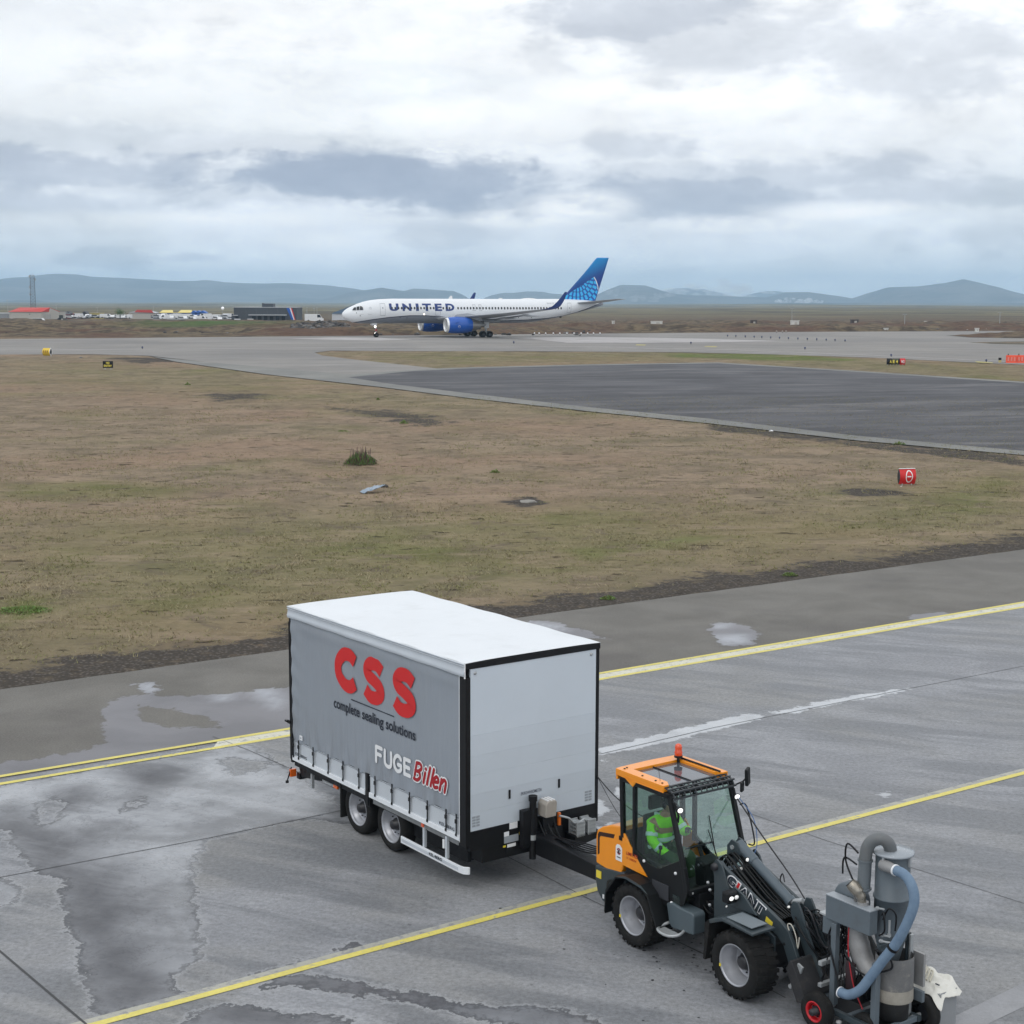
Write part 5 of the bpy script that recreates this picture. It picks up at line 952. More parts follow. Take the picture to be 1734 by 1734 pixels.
# gloved hands: palm with five fingers each
for (w_, p_) in ((V_[8], V_[9]), (V_[12], V_[13])):
    a = Vector(w_[:3]); b_ = Vector(p_[:3]); d = (b_ - a).normalized(); side = d.cross(Vector((0, 0, 1))).normalized(); up = side.cross(d); vv = [(*b_, .026), (*(b_ + d * .05), (.040, .018)), (*(b_ + d * .085), (.040, .015))]; ee = [(0, 1), (1, 2)]
    for k in range(4):
        o_ = side * (-.03 + .02 * k); ln = (.068, .078, .074, .058)[k]; i0 = len(vv); q1 = b_ + d * .088 + o_; q2 = q1 + d * ln * .45 - up * .012; q3 = q2 + d * ln * .28 - up * .03; q4 = q3 - up * .024 - d * .006
        vv += [(*q1, .0095), (*q2, .009), (*q3, .0085), (*q4, .008)]; ee += [(2, i0), (i0, i0 + 1), (i0 + 1, i0 + 2), (i0 + 2, i0 + 3)]
    i0 = len(vv); q1 = b_ + d * .035 - side * .04; q2 = q1 + d * .03 - side * .02 - up * .012; q3 = q2 + d * .026 - up * .014; vv += [(*q1, .013), (*q2, .0105), (*q3, .0095)]; ee += [(1, i0), (i0, i0 + 1), (i0 + 1, i0 + 2)]
    skin('hand', vv, ee, mat('dark_glove', (.03, .032, .035), .8), pr_, 1)
# ================================================================== VACUUM RIG IN FRONT OF THE LOADER
# same axes as the loader, its own origin on the ground between its wheels
RO = LM @ Vector((3.35, .0, 0))
rg = thing('vacuum_rig', 'grey wheeled vacuum rig with tall dust drum and blue suction hose', 'vacuum rig', RO, LTH)
def U(u, v, z): return (u - 3.35, v, z)
m_pale = mat('worn_pale_sheet', (.30, .30, .30), .5, .2, var=.3, dirt=.5, dcol=(.22, .2, .18)); m_dust = mat('dusty_galvanised_bin', (.15, .15, .15), .6, .2, var=.5, vs=5, dirt=.7, dcol=(.36, .34, .30))
m_hose = bpy.data.materials.new('blue_grey_hose'); m_hose.use_nodes = True; t = N(m_hose.node_tree); b = t.n['Principled BSDF']; p = t.obj(); t.put(b.inputs['Base Color'], t.mix(t.noise(p, 9., 4, .6), (.085, .14, .22, 1), (.19, .27, .36, 1))); b.inputs['Roughness'].default_value = .75
def BX(n, u0, u1, v0, v1, z0, z1, m, bev=.006, par=None): return MB().box(u0 - 3.35, u1 - 3.35, v0, v1, z0, z1).build(n, m, par or rg, bev)
# base frame
for v in (-.34, .36): BX('base_rail', 2.80, 3.95, v - .03, v + .03, .19, .26, M_['ggrey'])
for u in (2.84, 3.40, 3.90): BX('cross_rail', u - .03, u + .03, -.34, .36, .192, .258, M_['grey'])
BX('base_plate', 2.90, 3.90, -.28, .30, .17, .19, M_['chassis'])
BX('cross_rail', 2.86, 2.92, -.30, .50, .70, .76, M_['galv']); BX('cross_rail', 2.86, 2.92, -.30, .50, .42, .47, M_['galv'])
# posts
BX('post', 3.02, 3.10, -.26, -.18, .24, 1.30, M_['grey']); BX('post', 3.70, 3.78, -.27, -.19, .05, 1.02, M_['grey']); BX('post', 3.72, 3.77, .30, .36, .24, 1.28, M_['ggrey']); BX('post', 3.78, 3.81, .30, .36, .10, 1.27, M_['galv']); BX('post', 3.02, 3.08, .30, .36, .24, 1.10, M_['grey'])
BX('top_rail', 3.70, 3.76, -.19, .30, 1.18, 1.24, M_['ggrey']); BX('gusset', 2.86, 3.10, -.24, -.20, 1.12, 1.34, M_['grey']); BX('shelf', 2.80, 3.10, -.24, .22, 1.34, 1.37, M_['galv'])
# wheels
def cwheel(u, v, side, rm): return wheel(rg, u - 3.35, v, .23, .16, .125, side, .05, rimmat=rm, bolts=5, deep=.4)
M_['redrim'] = mat('red_rim_paint', (.55, .012, .02), .4, dirt=.3, dcol=(.15, .03, .03)); M_['blackrim'] = M_['hub']
cwheel(3.06, -.50, -1, 'redrim'); cwheel(3.86, .52, 1, 'blackrim'); cwheel(3.30, .50, 1, 'blackrim')
wheel(rg, 3.62 - 3.35, -.26, .17, .10, .08, -1, .04, rimmat='blackrim', bolts=0)
BX('caster_fork', 3.55, 3.70, -.32, -.20, .15, .24, M_['chassis'])
for q in ((3.06, -.44, -.2), (3.86, .30, .46)): MB().tube([U(q[0], q[1], .23), U(q[0], q[2], .23)], .025, 10).build('wheel_axle', M_['galv'], rg)
# drive box with drum behind it
db = BX('belt_box', 2.92, 3.64, -.26, -.12, 1.33, 1.63, M_['grey'], .008)
BX('box_lid', 2.915, 3.645, -.265, -.115, 1.63, 1.645, mat('pale_worn_edge', (.30, .33, .36), .4, dirt=.3, dcol=(.15, .16, .17)), .004, db)
MB().lathe([(0, -.10), (.21, -.10), (.235, -.07), (.235, .07), (.21, .10), (0, .10)], 32, TR(*U(3.10, .02, 1.56)) @ rot('X', PI / 2)).build('blower_housing', M_['grey'], rg)
MB().tube([U(3.10, -.02, 1.78), U(3.10, -.02, 1.83)], .025, 10).build('blower_nipple', M_['galv'], rg)
# cyclone drum
DC = (3.60, .17)
dr = MB().lathe([(.212, 1.30), (.212, 1.72), (.228, 1.725), (.228, 1.745), (.212, 1.75), (.212, 2.26), (.22, 2.28)], 40, TR(*U(*DC, 0))).build('cyclone_drum', M_['grey'], rg)
MB().lathe([(.212, 1.30), (.10, .86), (.085, .80)], 36, TR(*U(*DC, 0))).build('cyclone_cone', M_['grey'], rg)
MB().lathe([(0, 2.34), (.10, 2.335), (.245, 2.315), (.255, 2.30), (.252, 2.285), (.22, 2.28)], 40, TR(*U(*DC, 0))).build('drum_lid', mat('pale_glossy_lid', (.30, .33, .36), .25, .1, var=.15), rg)
for a in (0.2, 1.7, 3.3, 4.9):
    MB().cbox((.225, 0, 2.22), (.03, .03, .12), TR(*U(*DC, 0)) @ rot('Z', a)).build('lid_clip', M_['galv'], rg)
# gooseneck duct over the lid into the fan pipe
gn = [U(3.60, .12, 2.30), U(3.61, .09, 2.38), U(3.60, .04, 2.45), U(3.55, -.02, 2.485), U(3.47, -.07, 2.44), U(3.42, -.10, 2.34), U(3.405, -.11, 2.20), U(3.40, -.11, 2.0), U(3.39, -.11, 1.80)]
MB().tube(smoothpath(gn[:7], 5), .078, 20).build('duct_bend', mat('grey_duct', (.13, .14, .145), .5, var=.2, dirt=.35, dcol=(.13, .12, .12)), rg)
MB().tube(gn[6:], .08, 20).tube([U(3.405, -.11, 2.18), U(3.405, -.11, 2.20)], .094, 20).tube([U(3.39, -.11, 1.82), U(3.39, -.11, 1.84)], .10, 20).build('duct_pipe', mat('patchy_grey_pipe', (.13, .15, .165), .5, var=.35, dirt=.6, dcol=(.26, .26, .26)), rg)
mf = MB().tube(smoothpath([U(3.42, -.16, 1.66), U(3.42, -.18, 1.74), U(3.38, -.21, 1.82), U(3.30, -.25, 1.90)], 5), [.05] * 5 + [.062] * 4 + [.078] * 5 + [.07] * 2, 16, caps=False).build('exhaust_elbow', mat('heat_stained_steel', (.36, .33, .28), .3, .7, var=.3, dirt=.5, dcol=(.22, .16, .1)), rg)
MB().tube([U(3.295, -.252, 1.905), U(3.34, -.232, 1.86)], .062, 16).build('exhaust_bore', M_['black'], mf)
for dz, r_ in ((.0, .07), (-.10, .05)): MB().tube([U(3.43, -.15, 1.68 + dz), U(3.43, -.15, 1.645 + dz)], r_ , 14).build('flange', m_pale, rg)
MB().tube([U(3.38, -.13, 1.72), U(3.38, -.13, 1.60)], .035, 10).tube([U(3.30, -.12, 1.86), U(3.32, -.12, 1.62)], .05, 12).build('engine_stub', m_dust, rg)
# suction hose: from the drum inlet out and down to the floor nozzle
MB().tube([U(3.62, -.03, 2.18), U(3.88, -.10, 2.20)], [.075, .058], 16).build('drum_inlet', m_pale, rg)
hp = smoothpath([U(3.86, -.10, 2.20), U(4.02, -.11, 2.19), U(4.15, -.12, 2.08), U(4.20, -.14, 1.90), U(4.14, -.18, 1.64), U(4.02, -.22, 1.36), U(3.86, -.26, 1.10), U(3.72, -.30, .86), U(3.60, -.34, .66), U(3.44, -.36, .54), U(3.30, -.36, .52)], 10)
ho = MB().tube(hp, [.060 * (1 + .035 * (i % 2)) for i in range(len(hp))], 18).build('suction_hose', m_hose, rg)
MB().tube([hp[0], hp[2]], .07, 18).tube([hp[-1], Vector(hp[-1]) + Vector((-.012, 0, 0))], .069, 18).build('hose_cuff', M_['white'], ho)
MB().tube([hp[52], hp[53]], .073, 16).build('hose_strap', M_['black'], ho)
MB().tube(smoothpath([U(3.76, -.30, 1.22), U(3.90, -.20, 1.14), U(3.92, -.16, 1.0), U(3.80, -.24, .92)], 5), .014, 6).build('tie_cable', M_['black'], rg)
# lower bin and pale hopper sheet
MB().lathe([(.0, .26), (.20, .26), (.21, .50), (.215, .52)], 32, TR(*U(3.72, .10, 0))).build('dust_bin_base', mat('black_bin', (.02, .02, .02), .6, dirt=.4), rg)
MB().lathe([(.225, .52), (.235, .62), (.235, 1.02), (.225, 1.06)], 32, TR(*U(3.74, .10, 0))).build('dust_bin', m_dust, rg)
MB().lathe([(.236, .50), (.24, .52), (.237, .66)], 32, TR(*U(3.74, .10, 0))).build('dust_crust', mat('dried_grey_dust', (.30, .28, .24), .95, var=.4, vs=9, bump=.6, bs=30), rg)
ps_ = MB().prism([(2.98, 1.34), (3.16, 1.36), (3.18, 1.20), (3.40, .96), (3.62, .74), (3.60, .66), (3.40, .66), (3.24, .80), (3.12, .62), (3.04, .64), (3.16, .86), (3.00, 1.05)], .20, .24).build('hopper_sheet', m_pale, rg, .004)
for v in ps_.data.vertices: v.co.x -= 3.35
MB().tube(smoothpath([U(3.22, -.02, 1.32), U(3.26, -.02, 1.10), U(3.36, -.02, .86), U(3.60, -.04, .72)], 6), [.12] * 7 + [.13] * 6 + [.12] * 6, 18).build('hopper_chute', m_pale, rg)
MB().tube(smoothpath([U(3.26, -.20, 1.34), U(3.28, -.22, 1.0), U(3.38, -.22, .60), U(3.52, -.2, .34)], 5), .008, 6).build('red_cable', mat('red_cable', (.45, .02, .03), .5), rg)
BX('motor', 3.20, 3.44, -.16, .14, .34, .62, M_['chassis'], .04); MB().tube([U(3.12, 0, .5), U(3.5, 0, .5)], .11, 16).build('motor_case', M_['black'], rg)
BX('motor_cover', 3.22, 3.36, -.20, -.16, .50, .86, mat('dark_maroon_cover', (.035, .018, .022), .6), .01)
for k in range(14):
    r_ = random.uniform; a0_ = Vector(U(r_(2.85, 3.05), r_(-.2, .2), r_(1.2, 1.5))); a1_ = Vector(U(r_(2.75, 3.3), r_(-.3, .2), r_(.35, .7)))
    MB().tube(smoothpath([a0_, a0_ + Vector((r_(-.2, .1), r_(-.1, .1), -.25)), a1_ + Vector((r_(-.1, .15), r_(-.1, .1), .2)), a1_], 5), .009, 6).build('cable', M_['black'], rg)
for k in range(26):
    r_ = random.uniform; c0 = Vector(U(r_(2.66, 2.98), r_(-.12, .36), r_(.95, 1.32)))
    MB().tube(smoothpath([c0 + Vector((r_(-.12, .12), r_(-.12, .12), r_(-.14, .14))) for _ in range(5)], 4), random.choice([.008, .011, .014]), 6).build('coiled_hose', random.choice([M_['blackp'], M_['black'], M_['galv'], M_['chassis'], M_['blackp']]), rg)
for q in ([(3.30, -.12, 2.25), (3.12, -.12, 2.32), (3.10, -.12, 2.10), (3.24, -.14, 1.90)], [(3.28, -.12, 2.10), (3.06, -.10, 2.12), (3.02, -.08, 1.90)], [(3.74, -.14, 1.55), (3.84, -.16, 1.72), (3.92, -.12, 1.66), (3.90, -.1, 1.45)], [(3.72, -.14, 1.60), (3.80, -.2, 1.66), (3.82, -.2, 1.45), (3.74, -.2, 1.36)],
          [(3.05, -.22, 1.32), (2.98, -.26, 1.1), (3.1, -.28, .8), (3.25, -.3, .5)], [(3.2, -.2, 1.0), (3.4, -.26, .86), (3.6, -.26, .82), (3.68, -.26, .84)]):
    MB().tube(smoothpath([U(*c) for c in q], 6), .012, 8).build('rubber_hose', M_['black'], rg)
for q in (((3.74, -.16, 1.36), (3.90, -.20, 1.40)), ((3.76, -.2, 1.30), (3.94, -.22, 1.34)), ((3.86, -.16, 1.38), (3.86, -.16, 1.58)), ((3.64, -.14, 1.66), (3.78, -.18, 1.70))): MB().tube([U(*q[0]), U(*q[1])], .014, 8).tube([U(*q[0]), Vector(U(*q[0])).lerp(Vector(U(*q[1])), .15)], .024, 8).build('pipe_fitting', M_['galv'], rg)
for q in ((3.34, -.42, .16), (3.52, -.42, .16), (3.2, -.40, .2)): MB().lathe([(0, .03), (.035, .02), (.04, 0)], 10, TR(*U(*q))).build('clamp_handle', m_pale, rg)
BX('side_bracket', 3.78, 4.0, .32, .37, .46, .60, M_['grey'])
BX('low_rail', 3.50, 3.95, -.33, -.29, .12, .15, m_pale); BX('side_plate', 3.76, 3.94, .40, .44, .62, 1.04, m_pale, .003)
# ------------------------------------------------ grey tub with the white rice-sack lying in it, each a thing
TB = LM @ Vector((3.86, .80, 0))
tb = thing('waste_tub', 'tall grey plastic waste tub standing beside the vacuum rig', 'waste tub', TB, LTH)
mb = MB(); mb.prism([(-.15, 0), (.13, 0), (.16, .50), (-.18, .50)], -.16, -.15).prism([(-.15, 0), (.13, 0), (.16, .50), (-.18, .50)], .15, .16).box(-.17, -.16, -.155, .155, 0, .5).box(.15, .16, -.155, .155, 0, .5).box(-.15, .14, -.15, .15, 0, .012)
mb.build('tub_wall', mat('cloudy_grey_plastic', (.26, .27, .28), .45, var=.15, dirt=.2, dcol=(.2, .2, .19)), tb, .006)
MB().box(-.20, .18, -.18, -.165, .46, .50).build('tub_rim', M_['galv'], tb)
sk_ = thing('sack', 'crumpled white woven sack draped over the grey waste tub', 'sack', LM @ Vector((3.80, .78, .50)), LTH)
nx = ny = 22; vs = []
for i in range(nx + 1):
    for j in range(ny + 1):
        u, v = i / nx - .5, j / ny - .5; x_ = u * .56 + .03 * math.sin(v * 9); y_ = v * .46 + .02 * math.sin(u * 13)
        z_ = .05 + .012 * math.sin(u * 11 + v * 5) * math.cos(v * 8) + .05 * fbm(np.array([u * 6 + 9.]), np.array([v * 6 + 3.]), 3, 4)[0] - .55 * max(0, u - .22) ** 1.2 - .5 * max(0, -v - .22) ** 1.2
        vs.append((x_, y_, z_))
k = len(vs); vs += [(a, b_, c_ - .006) for a, b_, c_ in vs]; q = lambda i, j: i * (ny + 1) + j; fs = [(q(i, j), q(i + 1, j), q(i + 1, j + 1), q(i, j + 1)) for i in range(nx) for j in range(ny)]; fs += [tuple(k + c for c in f[::-1]) for f in fs]
MB().add(vs, fs, sm=True).build('sack_cloth', mat('white_woven_sack', (.66, .65, .60), .75, var=.2, vs=6, bump=.4, bs=25, dirt=.3, dcol=(.4, .36, .28)), sk_)
for k in range(4): MB().tube(smoothpath([(-.30 + .05 * k, .20 - .02 * k, .10), (-.20 + .05 * k, .04, .135), (-.12 + .05 * k, -.12, .09)], 4), .012, 6).build('sack_fold', mat('cream_fold', (.52, .49, .40), .8), sk_)
MB().box(.10, .16, -.10, -.085, .075, .085).build('sack_print', M_['ink'], sk_)
# ================================================================== AIRLINER on the taxiway
# local frame: x aft of the nose, y away from the camera side, z up
AA = math.radians(22)
ng = gp(638, 571.3); AO = Vector((ng.x - 5.8 * math.cos(AA), ng.y - 5.8 * math.sin(AA), float(G(ng.y))))
pl = thing('airliner', 'white twin-engine airliner with blue engines and globe tail on the taxiway', 'airliner', AO, AA); pl.scale = (.98, 1, 1)
SECT = [(0, 3.66, .03, .03), (.10, 3.66, .34, .30), (.4, 3.67, .66, .60), (1, 3.71, 1.02, .94), (1.8, 3.76, 1.33, 1.24), (2.6, 3.86, 1.56, 1.44), (3.6, 3.99, 1.75, 1.62), (4.8, 4.11, 1.88, 1.76), (6.2, 4.19, 1.96, 1.85), (8.5, 4.25, 2.0, 1.88), (31, 4.25, 2.0, 1.88), (33.5, 4.33, 1.93, 1.84), (36, 4.50, 1.78, 1.70), (38.5, 4.72, 1.56, 1.46), (41, 4.97, 1.28, 1.15), (43.2, 5.18, .98, .86), (45.2, 5.34, .66, .56), (46.6, 5.44, .38, .32), (47.2, 5.48, .22, .18), (47.3, 5.48, .02, .02)]
SX = np.array([s[0] for s in SECT])
def sec(x_):
    r = [float(np.interp(x_, SX, [s[k] for s in SECT])) for k in (1, 2, 3)]; return r
def surf(x_, z_, side=-1, out=.012):
    zc, rz, ry = sec(x_); q = max(0., 1 - ((z_ - zc) / rz) ** 2); return side * (ry * math.sqrt(q) + out)
ZLX = [0, 1.5, 3, 5, 7.5, 11, 14, 17, 20, 24, 28, 32, 36, 39, 41.5, 43.5, 46, 48]; ZLZ = [2.3, 2.35, 2.62, 2.92, 3.25, 3.52, 3.52, 3.32, 3.0, 2.74, 2.66, 2.78, 3.02, 3.36, 3.92, 4.5, 5.4, 6]
xs_ = np.unique(np.concatenate([SX, np.linspace(0, 3, 14), np.linspace(3, 31, 57), np.linspace(31, 47.2, 34)])); nn = 64; V = []; A_ = []
for x_ in xs_:
    zc, rz, ry = sec(x_)
    for k in range(nn):
        a = 2 * PI * k / nn; z_ = zc + rz * math.cos(a); V.append((x_, ry * math.sin(a), z_)); A_.append(z_ - np.interp(x_, ZLX, ZLZ))
mb = MB(); mb.add(V, [(i * nn + k, (i + 1) * nn + k, (i + 1) * nn + (k + 1) % nn, i * nn + (k + 1) % nn) for i in range(len(xs_) - 1) for k in range(nn)], sm=True)
fm = bpy.data.materials.new('fuselage_paint'); fm.use_nodes = True; t = N(fm.node_tree); b = t.n['Principled BSDF']; zl = t.attr('zline')
c = t.mix(t.noise(t.obj((.3, 1, 1)), 1.5, 4, .6), (.78, .80, .82, 1), (.72, .75, .78, 1)); c = t.mix(t.m('LESS_THAN', zl, 0.), c, (.24, .26, .30, 1)); c = t.mix(t.m('LESS_THAN', t.m('ABSOLUTE', t.m('ADD', zl, .01)), .06), c, (.012, .02, .05, 1))
t.put(b.inputs['Base Color'], c); b.inputs['Roughness'].default_value = .3
fus = mb.build('fuselage', fm, pl); at_ = fus.data.attributes.new('zline', 'FLOAT', 'POINT'); at_.data.foreach_set('value', np.array(A_, dtype=np.float32))
m_navy = mat('navy_livery_paint', (.006, .032, .17), .35, var=.05); m_blue = mat('bright_blue_livery_paint', (.003, .085, .42), .28, var=.05, coat=.3); m_glassd = mat('dark_cabin_glass', (.012, .015, .02), .12, var=.05); m_line = mat('panel_line_grey', (.28, .30, .33), .5)
m_wing = mat('grey_wing_skin', (.40, .42, .45), .4, .1, var=.1, vs=.6); m_wingu = mat('dark_wing_underside', (.20, .22, .25), .5, var=.15, vs=.6)
def decal(poly, out=.014, side=-1, mb=None, sub=1):        # polygon laid on the curved side
    P_ = [(a, surf(a, z_, side, out), z_) for a, z_ in poly]; mb.add(P_, [tuple(range(len(P_)))] if side < 0 else [tuple(range(len(P_)))[::-1]])
for side in (-1, 1):
    for q in ([(1.45, 4.38), (2.02, 4.40), (2.12, 4.88), (1.80, 4.84), (1.58, 4.60)], [(2.10, 4.40), (2.56, 4.42), (2.64, 5.02), (2.22, 4.96)], [(2.64, 4.42), (3.16, 4.46), (3.18, 4.80), (3.02, 5.02), (2.72, 5.06)]):
        mb = MB(); decal(q, .10, side, mb); mb.build('cockpit_window', m_glassd, fus)
    wn = MB()
    xsw = [8.0 + .56 * i for i in range(19)] + [19.6 + .56 * i for i in range(36)]
    for x_ in xsw:
        if any(abs(x_ - d) < .62 for d in (16.05,)) or x_ > 39: continue
        n_ = 8; P_ = [(x_ + .155 * math.cos(2 * PI * k / n_ + .39), 4.74 + .22 * math.sin(2 * PI * k / n_ + .39)) for k in range(n_)]; decal(P_, .030, side, wn)
    wn.build('cabin_window_row', m_glassd, fus, kind='stuff')
    for (x_, w_, z0, z1) in ((6.0, .86, 3.55, 5.45), (15.6, .86, 3.55, 5.45), (39.9, .78, 3.95, 5.60), (22.2, .52, 4.30, 5.30), (23.3, .52, 4.30, 5.30)):
        mb = MB(); e = .035
        for q in ([(x_, z0), (x_ + e, z0), (x_ + e, z1), (x_, z1)], [(x_ + w_ - e, z0), (x_ + w_, z0), (x_ + w_, z1), (x_ + w_ - e, z1)]):
            P_ = [(q[0][0], z0 + (z1 - z0) * k / 8) for k in range(9)] + [(q[1][0], z1 - (z1 - z0) * k / 8) for k in range(9)]
            for k in range(8): decal([P_[k], P_[17 - k], P_[16 - k], P_[k + 1]], .02, side, mb)
        for z_ in (z0, z1 - e): decal([(x_, z_), (x_ + w_, z_), (x_ + w_, z_ + e * 1.6), (x_, z_ + e * 1.6)], .021, side, mb)
        if w_ > .6: decal([(x_ + .34, 4.66), (x_ + .52, 4.66), (x_ + .52, 4.88), (x_ + .34, 4.88)], .022, side, mb)
        mb.build('cabin_door', m_line, fus)
# UNITED across the windows, one object per letter
for ch, x0_, w_ in (('U', 7.55, 1.62), ('N', 9.83, 1.55), ('I', 12.17, .50), ('T', 13.30, 1.55), ('E', 15.50, 1.25), ('D', 17.40, 1.55)):
    co, fs = textmb(ch, 1.20, w_, .045 if ch != 'I' else .02); bm = bmesh.new(); vv = [bm.verts.new(v) for v in co]
    for f in fs:
        try: bm.faces.new([vv[i] for i in f])
        except ValueError: pass
    for k in range(1, 9): bmesh.ops.bisect_plane(bm, geom=bm.verts[:] + bm.edges[:] + bm.faces[:], plane_co=(0, 1.2 * k / 9, 0), plane_no=(0, 1, 0))
    bm.verts.ensure_lookup_table(); P_ = [(x0_ + v.co.x, surf(x0_ + v.co.x, 4.28 + v.co.y, -1, .022), 4.28 + v.co.y) for v in bm.verts]; F_ = [tuple(v.index for v in f.verts) for f in bm.faces]; bm.free()
    mb = MB(); mb.add(P_, F_); mb.build('letter', m_navy, pl)
co, fs = textmb('N14115  757', .26, 2.2, .01); mb = MB(); mb.add([(36.0 + v[0], surf(36.0 + v[0], 5.42 + v[1], -1, .02), 5.42 + v[1]) for v in co], fs); mb.build('registration', m_line, pl)
mb = MB(); P_ = [(4.35 + .26 * (1 if k % 2 == 0 else .5) * math.sin(k * PI / 5), 4.72 + .26 * (1 if k % 2 == 0 else .5) * math.cos(k * PI / 5)) for k in range(10)]
for k in range(10): a, b_ = P_[k], P_[(k + 1) % 10]; decal([a, b_, (4.35 + (b_[0] - 4.35) * .75, 4.72 + (b_[1] - 4.72) * .75), (4.35 + (a[0] - 4.35) * .75, 4.72 + (a[1] - 4.72) * .75)], .02, -1, mb)
mb.build('star_emblem', m_line, fus)
mb = MB(); decal([(2.6, 3.72), (4.6, 3.72), (4.6, 3.75), (2.6, 3.75)], .02, -1, mb); mb.build('probe_line', m_line, fus)
for q in ((2.0, 3.9), (2.6, 3.45), (9.4, 3.2), (10.6, 3.1), (30.6, 3.1), (33, 3.1)): mb = MB(); decal([(q[0], q[1]), (q[0] + .14, q[1]), (q[0] + .14, q[1] + .12), (q[0], q[1] + .12)], .02, -1, mb); mb.build('service_port', m_glassd, fus)
MB().lathe([(0, .06), (.12, .04), (.14, 0)], 12, TR(13.6, surf(13.6, 3.75, -1, .0), 3.75) @ rot('X', PI / 2)).build('logo_lamp', emat('warm_lit_lamp', (1, .93, .78), 1.6), fus)
mb = MB().lathe([(0, .16), (.2, .10), (.26, 0)], 12, TR(39.0, surf(39, 3.35, -1, -.05), 3.35) @ rot('X', PI / 2)); mb.build('outflow_port', m_glassd, fus)
MB().prism([(18.5, 6.2), (18.9, 6.75), (19.2, 6.75), (19.3, 6.2)], -.03, .03).build('aerial_blade', M_['white'], fus); MB().prism([(27.5, 6.2), (27.9, 6.42), (28.2, 6.42), (28.4, 6.2)], -.12, .12).build('aerial_blade', M_['white'], fus)
MB().lathe([(1, 0), (.9, .16), (.5, .26), (0, .3)], 20, TR(33.2, 0, 6.12) @ Matrix.Diagonal((1.6, .5, 1, 1))).build('dome_fairing', M_['white'], fus)
MB().lathe([(1, 0), (.9, -.3), (.5, -.55), (0, -.62)], 24, TR(20.5, 0, 2.75) @ Matrix.Diagonal((6.5, 1.7, 1, 1))).build('belly_fairing', mat('belly_grey', (.24, .26, .30), .4, var=.1), fus)
# wings
def wing(sec_, m, name, par, nb=10):             # sections (y, xLE, xTE, z, thickness)
    V = []; P0 = []
    for k in range(nb + 1): u = k / nb; P0.append((u, .5 * (1 - u) ** .8 * min(1, (u + .02) ** .5 * 2.2) * .9))
    for (y_, a, b_, z_, th) in sec_:
        c_ = b_ - a; V += [(a + c_ * u, y_, z_ + th * h_) for u, h_ in P0] + [(a + c_ * u, y_, z_ - th * h_ * .8) for u, h_ in P0[1:-1][::-1]]
    n_ = 2 * nb; mb = MB(); F_ = [(i * n_ + k, i * n_ + (k + 1) % n_, (i + 1) * n_ + (k + 1) % n_, (i + 1) * n_ + k) for i in range(len(sec_) - 1) for k in range(n_)]
    if sec_[-1][0] < sec_[0][0]: F_ = [f[::-1] for f in F_]
    mb.add(V, F_, sm=True); e = len(sec_) - 1; mb.add(V[e * n_:], [tuple(range(n_))]); mb.add(V[:n_], [tuple(range(n_))[::-1]]); return mb.build(name, m, par)
